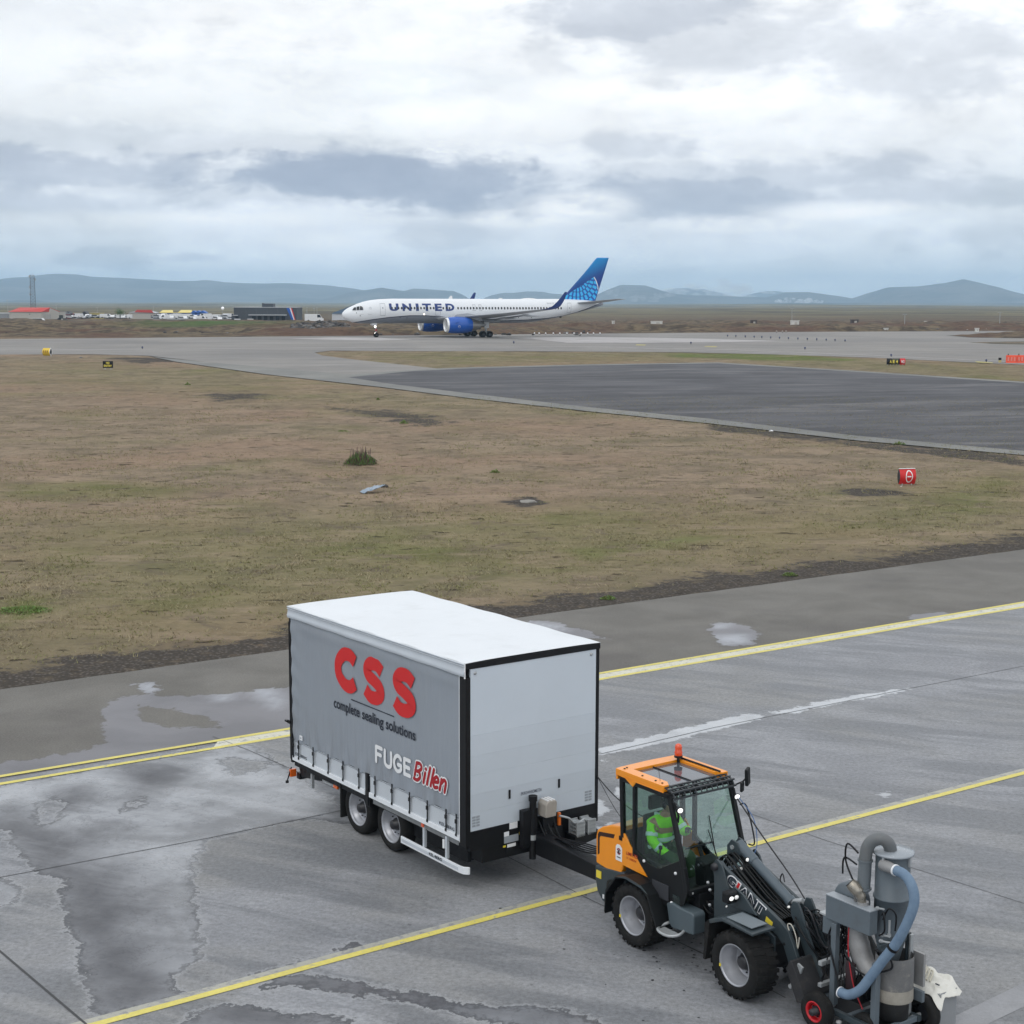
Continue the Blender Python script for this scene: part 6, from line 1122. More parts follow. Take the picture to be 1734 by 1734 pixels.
for s_ in (-1, 1):
    wg = wing([(s_ * 1.2, 15.6, 24.7, 2.95, 1.0), (s_ * 6.4, 18.8, 25.4, 3.35, .62), (s_ * 13, 23.0, 27.3, 3.95, .40), (s_ * 19.0, 27.0, 29.1, 4.60, .22)], m_wing, 'wing', pl)
    wing([(s_ * 1.6, 22.9, 25.4, 2.62, .34), (s_ * 6.6, 24.3, 26.1, 3.0, .28), (s_ * 12.6, 26.6, 28.0, 3.66, .2)], m_wingu, 'flap', wg)
    wl = MB(); pts = [(19.0, 4.60, 27.0, 29.1), (19.45, 4.78, 28.1, 29.8), (19.75, 5.15, 28.9, 30.3), (19.92, 5.7, 29.5, 30.65), (20.02, 6.3, 30.05, 30.95), (20.1, 6.9, 30.5, 31.15), (20.15, 7.35, 30.85, 31.25)]
    V = []
    for y_, z_, a, b_ in pts: V += [(a, s_ * y_, z_), ((a + b_) / 2, s_ * (y_ + .07), z_ - .03), (b_, s_ * y_, z_), ((a + b_) / 2, s_ * (y_ - .06), z_ + .03)]
    wl.add(V, [(i * 4 + k, i * 4 + (k + 1) % 4, i * 4 + 4 + (k + 1) % 4, i * 4 + 4 + k) for i in range(len(pts) - 1) for k in range(4)]); wl.build('winglet', m_navy, wg)
    for y_, x0_, z_ in ((5.2, 22.5, 2.75), (9.0, 24.0, 3.2), (13.5, 26.0, 3.7)):
        MB().lathe([(0, 0), (.16, .5), (.2, 1.4), (.14, 2.6), (0, 3.6)], 12, TR(x0_, s_ * y_, z_) @ rot('Y', PI / 2 + .03)).build('flap_fairing', m_wing, wg)
    # engine
    EM = TR(15.7, s_ * 6.45, 2.06) @ rot('Y', PI / 2)
    en = MB().lathe([(1.02, .10), (1.18, .30), (1.30, .8), (1.36, 1.6), (1.34, 2.8), (1.22, 3.9), (1.10, 4.4)], 40, EM).build('engine', m_blue, pl)
    MB().lathe([(.90, .9), (.92, .3), (.97, .04), (1.05, -.04), (1.13, .05), (1.195, .30), (1.18, .31), (1.02, .12)], 40, EM).build('intake_lip', mat('polished_lip', (.78, .79, .80), .3, .3), en)
    MB().lathe([(.0, .62), (.12, .75), (.3, 1.05), (.92, 1.05)], 32, EM).build('fan', mat('dark_fan', (.02, .022, .026), .4, .5), en)
    MB().lathe([(1.10, 4.35), (.98, 4.8), (.80, 5.5), (.66, 6.1)], 32, EM).lathe([(.5, 5.8), (.36, 6.6), (0, 7.2)], 20, EM).build('exhaust_nozzle', mat('bare_exhaust_metal', (.30, .29, .28), .35, .6, var=.3), en)
    MB().prism([(17.0, 3.3), (17.5, 3.75), (19.5, 3.95), (21.5, 3.6), (22.2, 2.8), (20.2, 2.6)], s_ * 6.45 - .2, s_ * 6.45 + .2).build('engine_pylon', m_wing, en)
    MB().prism([(16.9, 2.3), (17.6, 2.5), (17.5, 2.62), (16.9, 2.5)], s_ * 6.45 - 1.42, s_ * 6.45 - 1.34).build('nacelle_strake', m_blue, en)
    MB().lathe([(.16, 0), (.2, .004), (.16, .008)], 16, TR(17.6, 6.45 * s_ - 1.375, 1.82) @ rot('X', PI / 2)).build('nacelle_emblem', M_['white'], en)
    # tailplane
    wing([(s_ * .5, 41.6, 45.9, 5.55, .5), (s_ * 4.2, 43.9, 47.1, 5.95, .3), (s_ * 7.6, 46.1, 48.1, 6.30, .16)], m_wing, 'tailplane', pl)
    # main gear bogie
    gr = MB().tube([(23.9, s_ * 3.66, 3.0), (23.9, s_ * 3.66, .62)], .17, 12).tube([(23.3, s_ * 3.66, .52), (24.5, s_ * 3.66, .52)], .12, 10).tube([(22.6, s_ * 3.2, 2.9), (23.9, s_ * 3.66, 1.3)], .09, 8).build('main_gear_leg', M_['galv'], pl)
    for dx in (-.60, .60):
        for dy in (-.34, .34):
            A = TR(23.9 + dx, s_ * 3.66 + dy, .52) @ rot('X', PI / 2); w_ = MB().lathe([(.27, .17), (.42, .18), (.50, .12), (.52, 0), (.50, -.12), (.42, -.18), (.27, -.17)], 28, A).build('wheel', M_['rubber'], gr)
            MB().lathe([(0, .10), (.18, .12), (.27, .165)], 20, A).lathe([(.27, -.165), (.18, -.12), (0, -.10)], 20, A).build('wheel_hub', M_['hub'], gr)
    MB().prism([(23.4, 3.0), (24.35, 3.0), (24.3, 1.55), (23.5, 1.45)], s_ * 4.05 - .03, s_ * 4.05 + .03).build('gear_door', M_['white'], gr)
ngr = MB().tube([(5.8, 0, 2.6), (5.8, 0, .42)], .11, 12).tube([(5.0, 0, 2.4), (5.8, 0, 1.2)], .06, 8).build('nose_gear_leg', M_['galv'], pl)
for dy in (-.24, .24):
    A = TR(5.8, dy, .40) @ rot('X', PI / 2); MB().lathe([(.18, .10), (.33, .11), (.39, .07), (.40, 0), (.39, -.07), (.33, -.11), (.18, -.10)], 24, A).build('wheel', M_['rubber'], ngr); MB().lathe([(0, .05), (.18, .09)], 16, A).build('wheel_hub', M_['hub'], ngr)
for s_ in (-1, 1): MB().prism([(4.9, 2.6), (5.9, 2.6), (5.8, 1.95), (5.0, 1.95)], s_ * .42 - .02, s_ * .42 + .02).build('gear_door', M_['white'], ngr)
for z_ in (1.75, .62): MB().lathe([(0, .05), (.13, .03), (.15, -.05)], 16, TR(5.62, -.1, z_) @ rot('Y', -PI / 2) @ rot('X', .5)).build('taxi_lamp', emat('lit_taxi_lamp_%.0f' % (z_ * 10), (1, .96, .9), 6.), ngr)
MB().box(5.68, 5.92, -.14, .14, 1.0, 1.4).build('gear_marking', mat('dark_red_gear', (.35, .03, .03), .5), ngr)
# fin with the globe laid on it
tm = bpy.data.materials.new('fin_paint'); tm.use_nodes = True; t = N(tm.node_tree); b = t.n['Principled BSDF']; ox, oy, oz = t.xyz(t.obj()); gq = t.sm(t.m('SUBTRACT', oz, t.m('MULTIPLY', t.m('SUBTRACT', ox, 46.), .45)), 9.5, 13.2)
t.put(b.inputs['Base Color'], t.mix(gq, (.004, .04, .24, 1), (.0, .24, .58, 1))); b.inputs['Roughness'].default_value = .35
FIN = [(38.0, 5.95), (39.6, 6.55), (46.2, 13.3), (48.3, 13.3), (45.7, 5.75), (43, 5.5)]
mb = MB(); cx = sum(p[0] for p in FIN) / 6; cz = sum(p[1] for p in FIN) / 6; FI = [(cx + (a - cx) * .90, cz + (b_ - cz) * .97) for a, b_ in FIN]; n6 = 6
V = [(a, -.05, b_) for a, b_ in FIN] + [(a, -.17, b_) for a, b_ in FI] + [(a, .05, b_) for a, b_ in FIN] + [(a, .17, b_) for a, b_ in FI]
mb.add(V, [tuple(range(6, 12)), tuple(range(18, 24))[::-1]] + [(i, (i + 1) % 6, 6 + (i + 1) % 6, 6 + i) for i in range(6)] + [(12 + i, 18 + i, 18 + (i + 1) % 6, 12 + (i + 1) % 6) for i in range(6)] + [(i, 12 + i, 12 + (i + 1) % 6, (i + 1) % 6) for i in range(6)])
fin = mb.build('fin', tm, pl)
def clip(poly, cl):                          # convex clip
    ar = sum(cl[i][0] * cl[(i + 1) % len(cl)][1] - cl[(i + 1) % len(cl)][0] * cl[i][1] for i in range(len(cl)))
    if ar < 0: cl = cl[::-1]
    out = list(poly)
    for i in range(len(cl)):
        a, b_ = cl[i], cl[(i + 1) % len(cl)]; inp = out; out = []
        ins = lambda p_: (b_[0] - a[0]) * (p_[1] - a[1]) - (b_[1] - a[1]) * (p_[0] - a[0]) >= 0
        for j in range(len(inp)):
            p_, q_ = inp[j], inp[(j + 1) % len(inp)]; ip, iq = ins(p_), ins(q_)
            if ip: out.append(p_)
            if ip != iq:
                d1 = (b_[0] - a[0]) * (p_[1] - a[1]) - (b_[1] - a[1]) * (p_[0] - a[0]); d2 = (b_[0] - a[0]) * (q_[1] - a[1]) - (b_[1] - a[1]) * (q_[0] - a[0]); u = d1 / (d1 - d2); out.append((p_[0] + (q_[0] - p_[0]) * u, p_[1] + (q_[1] - p_[1]) * u))
        if len(out) < 3: return []
    return out
def zpx(zx, zy): return ((780 + zx / 6.193 - 580) / 9.29, (568.2 - (430 + zy / 6.193)) / 9.88)
def circ(c_, r_, n_=28): return [(c_[0] + r_ * math.cos(2 * PI * k / n_), c_[1] + r_ * math.sin(2 * PI * k / n_)) for k in range(n_)]
GC = zpx(1175, 400); GR = 252 / 6.193 / 9.55; FC = [(38.8, 6.1), (39.9, 6.75), (46.1, 13.2), (48.2, 13.2), (45.6, 6.05)]
disc = clip(circ(GC, GR), FC); rim_ = clip(circ(GC, GR * 1.035), FC); cc = zpx(1185, 250); sc_ = 1 / 6.193 / 9.55
m_lb = mat('light_blue_livery_paint', (.04, .46, .86), .35, var=.04)
for side in (-1, 1):
    def flat(poly, y_, mb): 
        if len(poly) >= 3: mb.add([(a, side * y_, b_) for a, b_ in poly], [tuple(range(len(poly)))] if side < 0 else [tuple(range(len(poly)))[::-1]])
    mb = MB(); flat(rim_, .178, mb); mb.build('globe_rim', M_['white'], fin)
    mb = MB(); flat(disc, .183, mb); gd2 = mb.build('globe_disc', m_lb, fin)
    rads = [18, 38, 66, 100, 145, 195, 250, 310]; ga = MB(); arcs = MB()
    for r0, r1, n_ in zip(rads[:-1], rads[1:], (10, 14, 18, 22, 26, 30, 34)):
        for k in range(n_):
            a0, a1 = 2 * PI * (k + .2) / n_, 2 * PI * (k + .62) / n_
            cell = [(cc[0] + r_ * sc_ * math.cos(a), cc[1] + r_ * sc_ * math.sin(a)) for r_, a in [(r0 + 3, a0), (r1 - 3, a0), (r1 - 3, (a0 + a1) / 2), (r1 - 3, a1), (r0 + 3, a1)]]
            flat(clip(clip(cell, disc), FC), .188, ga)
        for k in range(48):
            a0, a1 = 2 * PI * k / 48, 2 * PI * (k + 1) / 48; cell = [(cc[0] + r_ * sc_ * math.cos(a), cc[1] + r_ * sc_ * math.sin(a)) for r_, a in [(r1 - 3, a0), (r1 + 3, a0), (r1 + 3, a1), (r1 - 3, a1)]]
            flat(clip(cell, disc), .190, arcs)
    ga.build('globe_grid', m_blue, gd2, kind='stuff'); arcs.build('globe_parallels', m_navy, gd2, kind='stuff')
# ================================================================== SIGNS AND MARKERS ON THE GRASS
def drumsign(name, label, px, py, hpx, wm, rz, faces, cat='airfield sign'):
    g0 = gp(px, py); sc = hpx * g0.y / FOC / 1.0
    t_ = thing(name, label, cat, g0, rz); return t_, sc
# red drum sign with white ring and bar
g0 = gp(1535, 822.5); t_ = thing('red_airfield_sign', 'red drum-shaped airfield sign with white ring on the brown grass', 'airfield sign', g0 + Vector((0, 0, -.02)), math.radians(10))
hh = 26.5 * g0.y / FOC; w_ = .80
def barrel(w_, hh, dp, z0):     # a lying barrel-section housing, bulging to front and back
    n_ = 14; arc = [(math.sin(PI * k / n_) * dp, z0 + hh * k / n_) for k in range(n_ + 1)]
    return [(-a, b_) for a, b_ in arc] + [(a * .9, b_) for a, b_ in arc[::-1]][1:-1]
prof = barrel(w_, hh, .16, .10)
MB().prism(prof, -w_ / 2, w_ / 2, 'X').build('housing', M_['red'], t_); MB().prism(prof, -w_ / 2 - .012, -w_ / 2, 'X').build('end_cap', mat('black_sign_end', (.02, .022, .028), .4), t_)
MB().box(-w_ / 2, w_ / 2, -.05, .05, .10 + hh - .012, .115 + hh).build('top_strip', M_['white'], t_)
def onb(x_, z_, o=.006): u = (z_ - .10) / hh; return (x_, -math.sin(PI * u) * .16 - o, z_)
mb = MB(); c0 = (.06, .10 + hh / 2)
for k in range(32):
    a0, a1 = 2 * PI * k / 32, 2 * PI * (k + 1) / 32; mb.add([onb(c0[0] + r_[0] * math.cos(a), c0[1] + r_[1] * math.sin(a)) for r_, a in (((.135, .245), a0), ((.180, .30), a0), ((.180, .30), a1), ((.135, .245), a1))], [(0, 1, 2, 3)])
mb.add([onb(c0[0] - .10, c0[1] - .03), onb(c0[0] + .10, c0[1] - .03), onb(c0[0] + .10, c0[1] + .03), onb(c0[0] - .10, c0[1] + .03)], [(0, 1, 2, 3)]); mb.build('no_entry_symbol', M_['white'], t_)
for x_ in (-.22, .24): MB().tube([(x_, 0, 0), (x_, 0, .14)], .025, 8).box(x_ - .1, x_ + .1, -.1, .1, -.02, .02).build('foot', M_['galv'], t_)
MB().box(-.42, -.20, -.32, -.18, -.01, .03).build('cable_cover', M_['white'], t_)
# yellow drum marker
g0 = gp(81, 603); t_ = thing('yellow_drum_marker', 'yellow barrel-shaped marker with dark open end by the taxiway', 'marker', g0 + Vector((0, 0, .0)), math.radians(-12)); hh = 13 * g0.y / FOC; prof = barrel(1, hh, .30, .03)
MB().prism(prof, -.55, .38, 'X').build('housing', mat('yellow_marker_shell', (.72, .50, .04), .5, var=.15, dirt=.2), t_); MB().prism(prof, .381, .40, 'X').build('end_cap', M_['black'], t_)
mb = MB()
for k in range(len(prof)): a, b_ = prof[k], prof[(k + 1) % len(prof)]; mb.beam((.40, a[0], a[1]), (.40, b_[0], b_[1]), .05, .06)
mb.build('end_rim', M_['white'], t_); MB().box(-.5, .3, -.06, .06, -.03, .04).build('foot', M_['galv'], t_)
for k in range(3): MB().box(-.45 + k * .24, -.30 + k * .24, -.312, -.303, hh * .45, hh * .75).build('marker_print', mat('dark_yellow_print', (.35, .2, .02), .6), t_)
# NO ENTRY
g0 = gp(183, 625); t_ = thing('no_entry_sign', 'black NO ENTRY sign with yellow lettering standing in the grass', 'airfield sign', g0, 0); k_ = g0.y / FOC; w_, h_ = 17 * k_, 11.5 * k_
MB().box(-w_ / 2, w_ / 2, -.05, .05, .12, .12 + h_).build('panel', M_['black'], t_, .01)
m_ly = mat('yellow_sign_lettering', (.82, .68, .10), .5)  # sign lettering in one even yellow
for tx, z_, ww in (('NO', .12 + h_ * .58, w_ * .34), ('ENTRY', .12 + h_ * .16, w_ * .8)):
    co, fs = textmb(tx, h_ * .30, ww, .03); mb = MB(); mb.add([tuple(v) for v in co], fs, SD(-ww / 2, z_, -.055)); mb.build('lettering_' + tx.lower(), m_ly, t_)
for x_ in (-w_ * .3, w_ * .3): MB().tube([(x_, 0, 0), (x_, 0, .14)], .03, 8).box(x_ - .12, x_ + .12, -.1, .1, -.02, .02).build('foot', M_['galv'], t_)
# multi panel sign
g0 = gp(1517, 619); t_ = thing('guidance_sign', 'row of black, yellow and red guidance panels between taxiway and old runway', 'airfield sign', g0, math.radians(-4)); k_ = g0.y / FOC; x0_ = -15.5 * k_; h_ = 10.5 * k_
for w_px, mm, tx in ((4, 'blackp', None), (5, 'black', 'A'), (5, 'sgreen', 'E'), (5.5, 'sgreen', '4'), (2.5, 'black', None), (9, 'red', 'W2')):
    if mm == 'sgreen': M_.setdefault('sgreen', mat('olive_black_panel', (.05, .055, .03), .5))
    w_ = w_px * k_; pn = MB().prism([(a, b_) for a, b_ in barrel(1, h_, .12, .1)], x0_, x0_ + w_ - .02, 'X').build('panel', M_[mm], t_)
    if tx: co, fs = textmb(tx, h_ * .5, w_ * .62, .03); mb = MB(); mb.add([tuple(v) for v in co], fs, SD(x0_ + w_ * .18, .1 + h_ * .25, -.135)); mb.build('panel_lettering', M_['white'] if mm == 'red' else m_ly, pn)
    MB().tube([(x0_ + w_ / 2, 0, -.02), (x0_ + w_ / 2, 0, .12)], .03, 6).build('foot', M_['galv'], t_); x0_ += w_
# red-orange barrier at the right edge
m_ob = mat('red_orange_plastic', (.78, .085, .03), .45, var=.15)
for i, px in enumerate((1712, 1730, 1748)):
    g0 = gp(px, 614.5); t_ = thing('safety_barrier', ['first red plastic water barrier from the left at the taxiway edge', 'second red plastic water barrier from the left at the taxiway edge', 'red plastic water barrier cut by the right edge of the photo'][i], 'barrier', g0, math.radians(-6), 'red barriers at the taxiway edge'); k_ = g0.y / FOC; w_ = 17 * k_; h_ = 13 * k_
    MB().prism([(-.28, 0), (.28, 0), (.20, .12), (.10, h_), (-.10, h_), (-.20, .12)], -w_ / 2, w_ / 2, 'X').build('body', m_ob, t_, .03)
    for q in (-.3, 0, .3): MB().box(w_ * q - .09, w_ * q + .09, -.215, -.14, h_ * .25, h_ * .75).build('recess', mat('pale_red_recess', (.80, .25, .20), .5), t_)
    MB().tube([(-w_ * .3, 0, h_), (-w_ * .3, 0, h_ + .16)], .05, 8).build('lug', M_['blackp'], t_)
g0 = gp(1693, 614); t_ = thing('edge_marker', 'small black and yellow marker beside the red barriers', 'marker', g0, 0); MB().box(-.16, .16, -.05, .05, .28, .55).build('board', M_['black'], t_); MB().box(-.14, .14, -.12, .12, 0, .28).build('foot', mat('dull_yellow', (.5, .44, .2), .6), t_)
# taxiway edge lights
def edge_light(px, py, lab, grp, hpx=3.4, col='galv'):
    g0 = gp(px, py); k_ = g0.y / FOC; t_ = thing('edge_light', lab, 'edge light', g0, 0, grp)
    MB().tube([(0, 0, 0), (0, 0, hpx * k_ * .6)], .05, 6).build('stem', M_['blackp'], t_); MB().lathe([(.13, 0), (.12, .16), (0, .24)], 8, TR(0, 0, hpx * k_ * .55), cap=False).build('lens', M_[col], t_); return t_
M_['lensb'] = mat('dark_blue_lens', (.03, .04, .10), .3)
for i, px in enumerate((1232, 1246, 1262, 1277, 1290, 1305, 1320, 1335, 1351, 1367, 1383, 1399, 1414, 1431)):
    edge_light(px, 570.5 + (px - 1232) * .042, 'small dark light in the row crossing the taxiway on the right', 'dark lights across the taxiway', 3.2, 'lensb')
for px in (905, 913, 924, 937, 948, 960, 972, 984, 995, 1005, 1016): edge_light(px, 566.5, 'small pale light along the far taxiway edge behind the tail', 'pale lights behind the airliner tail', 2.6, 'white')
for px, py, lab in ((1363, 592, 'lone dark light on the taxiway edge stripe'), (1170, 583, 'lone dark light left of the yellow markings'), (1509, 604, 'dark light on the taxiway edge above the guidance sign'), (1670, 613, 'dark light in front of the yellow patch by the barriers'), (241, 591, 'small dark light on the left edge line of the taxiway'), (870, 582, 'dark light on the white smear under the tail')):
    edge_light(px, py, lab, None, 3.2, 'lensb')
for px, py in ((1315, 563.6), (1325, 563.6), (1331, 563.4), (1638, 561), (1652, 560), (1670, 560)): edge_light(px, py, 'small yellowish light on the far side of the taxiway', 'yellowish lights beyond the taxiway', 3.4, 'beige')
# ================================================================== THINGS LYING IN THE FIELD
def leafy(name, label, cat, px, py, wpx, hpx, n, cols, stems=0):
    g0 = gp(px, py); k_ = g0.y / FOC; w_, h_ = wpx * k_, hpx * k_; t_ = thing(name, label, cat, g0, 0); mb = MB(); R = random.Random(px)
    for i in range(n):
        a = R.uniform(0, 2 * PI); r_ = math.sqrt(R.random()) * w_ / 2; hz = h_ * (1 - (2 * r_ / w_) ** 2 * .85) * R.uniform(.25, 1); b_ = Vector((r_ * math.cos(a), r_ * math.sin(a) * .7, 0)); tip = b_ * R.uniform(1.0, 1.15) + Vector((R.uniform(-.05, .05), R.uniform(-.05, .05), hz)); l_ = R.uniform(.04, .09); s_ = Vector((R.uniform(-1, 1), R.uniform(-1, 1), R.uniform(-.3, .3))).normalized() * l_ * .5
        m0 = b_.lerp(tip, R.uniform(.35, .8)); mb.add([m0 - s_, tip - s_ * .2, tip + s_ * .3, m0 + s_], [(0, 1, 2, 3)], None, R.randrange(len(cols)))
    mb.build('foliage', cols, t_, kind='stuff')
    if stems:
        mb = MB()
        for i in range(stems): a = R.uniform(-.3, .3) * w_; mb.tube([(a, 0, 0), (a * 1.1, 0, h_ * R.uniform(.9, 1.25))], .012, 4)
        mb.build('stalks', mat('purple_brown_stalk', (.09, .05, .06), .8), t_, kind='stuff')
    return t_
gA, gB, gC_ = mat('leaf_green', (.15, .24, .06), .7, var=.3), mat('leaf_dark_green', (.09, .15, .045), .7, var=.3), mat('leaf_yellow_green', (.11, .13, .03), .7, var=.3)
leafy('bush', 'round dark green bush with reddish stalks in the brown grass', 'bush', 611, 787, 54, 25, 1400, [gA, gB, gB, mat('leaf_reddish', (.15, .085, .07), .8)], 24)
for px, py, w_, h_, lab in ((838, 801, 16, 8, 'small bright yellow-green tuft right of the bush'), (318, 653, 12, 7, 'small dark green tuft left of the gravel patch'), (684, 718, 16, 8, 'pale green tuft on the long gravel patch'), (640, 677, 5, 4, 'tiny dark green clump near the taxiway margin'), (581, 731, 20, 4, 'flat yellow-green tuft below the long gravel patch'), (1523, 753, 20, 7, 'bright green tuft at the edge of the old runway margin')):
    leafy('grass_tuft', lab, 'tuft', px, py, w_, h_, 160, [gC_, gA])
for px, py, w_, h_, lab in ((38, 1035, 96, 9, 'bright green weed patch at the left edge of the field'), (1030, 1015, 26, 8, 'green weeds growing in the stony verge behind the trailer'), (1337, 975, 26, 8, 'green weeds in the stony verge on the right')):
    leafy('weed_patch', lab, 'weeds', px, py, w_, h_, 900 if w_ > 50 else 240, [gC_, gA, gA])
def rockmesh(R, n=1, sz=.3):
    bm = bmesh.new(); bmesh.ops.create_icosphere(bm, subdivisions=2, radius=1)
    for v in bm.verts: v.co *= R.uniform(.75, 1.12)
    for v in bm.verts: v.co.z = max(v.co.z, -.4)
    me = bpy.data.meshes.new('rock'); bm.to_mesh(me); bm.free(); return me
m_rock = mat('grey_lava_rock', (.14, .135, .13), .9, var=.5, vs=3, dirt=.5, dcol=(.26, .25, .24)); m_rockd = mat('dark_lava_rock', (.055, .05, .048), .95, var=.5, vs=2, dirt=.4, dcol=(.12, .11, .1))
def rock(name, label, cat, px, py, wpx, hpx, m, rz=0, grp=None):
    g0 = gp(px, py); k_ = g0.y / FOC; me = rockmesh(random.Random(px * 7)); me.materials.append(m); o = bpy.data.objects.new(name, me); C.objects.link(o); o.location = g0; o.scale = (wpx * k_ / 2, wpx * k_ / 2.6, hpx * k_ * .7); o.rotation_euler = (0, 0, rz); tag(o, label, cat, grp); return o
# shiny plastic sheet lying in a hollow
g0 = gp(630, 834); t_ = thing('plastic_sheet', 'crumpled pale blue plastic sheet in the dry grass below the bush', 'plastic sheet', g0, .5); vs = []; R = random.Random(3)
for i in range(12):
    for j in range(6): vs.append(((i / 11 - .5) * 1.1, (j / 5 - .5) * (.7 - .5 * abs(i / 11 - .5)), .03 + i / 11 * .28 + R.uniform(-.03, .05)))
mb = MB(); mb.add(vs, [(i * 6 + j, i * 6 + 6 + j, i * 6 + 7 + j, i * 6 + j + 1) for i in range(11) for j in range(5)]); k = len(vs); mb.add([(a, b_, c_ - .01) for a, b_, c_ in vs], [(i * 6 + j + 1, i * 6 + 7 + j, i * 6 + 6 + j, i * 6 + j) for i in range(11) for j in range(5)]); mb.build('sheet', mat('pale_blue_plastic', (.22, .28, .35), .25, var=.3, vs=4), t_)
rock('flat_stone', 'flat pale concrete slab sunk in the grey patch behind the trailer', 'stone', 893, 850, 34, 6, mat('pale_concrete_lump', (.24, .23, .21), .9, var=.3)); rock('stone', 'dark stone just beyond the pale blue plastic sheet', 'stone', 650, 824, 16, 6, m_rockd); rock('stone', 'pale stone left of the NO ENTRY sign', 'stone', 137, 606, 6, 3, m_rock)
rock('stone', 'small white stone by the old runway margin', 'stone', 1306, 730, 8, 3, M_['white'])
# ================================================================== FAR BUILDINGS, MAST, VEHICLES
def gz(y_): return float(G(y_))
DB = 600.
def base(px, D_=DB): d = ray(px, 540); return Vector((d[0] * D_ / d[1], D_, gz(D_)))
def kk_(D_=DB): return D_ / FOC
def building(name, label, cat, px0, px1, py_top, py_base, D_, depth, wall, roofm, gable=0, ridge=None, **k):
    """box with walls, roof and openings; heights from the photograph's rows"""
    a = base(px0, D_); b_ = base(px1, D_); w_ = b_.x - a.x; zb = at(px0, py_base, D_).z; h_ = at(px0, py_top, D_).z - zb; t_ = thing(name, label, cat, (a.x, D_, zb), 0, k.get('group'))
    MB().box(0, w_, 0, depth, -1.5, h_).build('wall', wall, t_)
    if gable: MB().prism([(0 - .3, h_), (w_ + .3, h_), (w_ / 2, h_ + gable)], -.3, depth + .3).build('roof', roofm, t_)
    else: MB().box(-.15, w_ + .15, -.15, depth + .15, h_, h_ + .25).build('roof', roofm, t_)
    return t_, w_, h_
m_cream = mat('cream_cladding', (.44, .42, .38), .7, var=.1, vs=.4); m_redr = mat('red_roof_sheet', (.50, .05, .04), .6, var=.12, vs=.4); m_char = mat('charcoal_cladding', (.052, .058, .068), .6, var=.15, vs=.4); m_wr = mat('pale_roof', (.55, .57, .60), .6)
# big hangar, gable end to the right
D_ = 560.; a = base(16, D_); zb = at(16, 546, D_).z; h_ = at(16, 528, D_).z - zb; hr = at(16, 521.5, D_).z - zb; w1 = base(70, D_).x - a.x; w2 = base(95, D_).x - a.x; t_ = thing('hangar', 'long cream hangar with red roof below the lattice mast', 'building', (a.x, D_, zb), 0)
MB().box(0, w1, 0, 12, -1.5, h_).build('wall', m_cream, t_)
mb = MB(); mb.add([(w1, 0, -1.5), (w2, 4, -1.5), (w2, 4, h_), ((w1 + w2) / 2, 2, hr), (w1, 0, h_), (w1, 12, -1.5), (w2, 12, -1.5), (w2, 12, h_), (w1, 12, h_)], [(0, 1, 2, 3, 4), (1, 6, 7, 2)]); mb.build('gable_wall', m_cream, t_)
mb = MB(); mb.add([(-.3, -.3, h_), (w1 + .3, -.3, h_), ((w1 + w2) / 2, 2, hr + .15), (2.2, 5, hr + .15), (w2 + .2, 5, h_), (-.3, 12.3, h_), (w1, 12.3, h_)], [(0, 1, 2, 3), (1, 4, 2), (3, 2, 4, 6, 5), (0, 3, 5)]); mb.build('roof', m_redr, t_)
MB().prism([(w1 + 1.2, -1.4), (w1 + 3.2, -1.4), (w1 + 3.2, h_ * .8), (w1 + 1.2, h_ * .8)], .2, .5).build('door', mat('grey_hangar_door', (.33, .32, .30), .7), t_); MB().box(w1 - 1.4, w1 - .6, -.05, .05, .3, 1.4).build('window', m_glassd, t_)
MB().box(7, 7.3, -.1, 0, h_ * .75, h_ * .82).build('wall_lamp', M_['blackp'], t_)
building('shed', 'low white-roofed shed at the left edge of the photo', 'building', -30, 15, 531, 546, 575, 8, mat('grey_shed_wall', (.25, .26, .27), .7), m_wr)
building('small_house', 'dark red house behind the old tractor', 'building', 95, 110, 532, 541, 620, 8, mat('dark_red_wall', (.20, .03, .03), .7), mat('dark_roof', (.03, .03, .035), .6), .8)
building('long_house', 'white house with a thin red roof right of the dark red house', 'building', 113, 146, 532.5, 540, 640, 8, m_wr, m_redr)
building('black_gable', 'small black gable roof at the right end of the white house', 'building', 139, 147, 531, 537, 636, 4, m_char, mat('dark_roof', (.03, .03, .035), .6), .9)
building('black_gable', 'small black gable roof at the left end of the white house', 'building', 112, 119, 531, 537, 637, 4, m_char, mat('dark_roof', (.03, .03, .035), .6), .9)
building('market_stall', 'pale yellow stall row beside the white house', 'stall', 149, 171, 531, 538, 640, 5, mat('ochre_yellow', (.42, .34, .10), .6), mat('ochre_yellow', (.42, .34, .10), .6))
t_, w_, h_ = building('barn', 'grey-white building with a red roof section left of the yellow and blue halls', 'building', 218, 262, 529.5, 537, 650, 8, m_cream, m_wr, 1.1); MB().prism([(2.5, h_ + .25), (w_ - .3, h_ - .02), (w_ - 1.2, h_ + 1.15), (3.5, h_ + 1.2)], -.45, -.32).build('red_roof_face', m_redr, t_); MB().lathe([(.5, 0), (.5, .1), (0, .1)], 12, TR(w_ - 1.2, -.05, .2) @ rot('X', PI / 2)).build('round_vent', M_['black'], t_)
m_yr, m_bl = mat('yellow_sheet_roof', (.72, .60, .20), .6), mat('strong_blue_cladding', (.02, .12, .46), .5); m_db = mat('deep_blue_wall', (.015, .06, .28), .5)
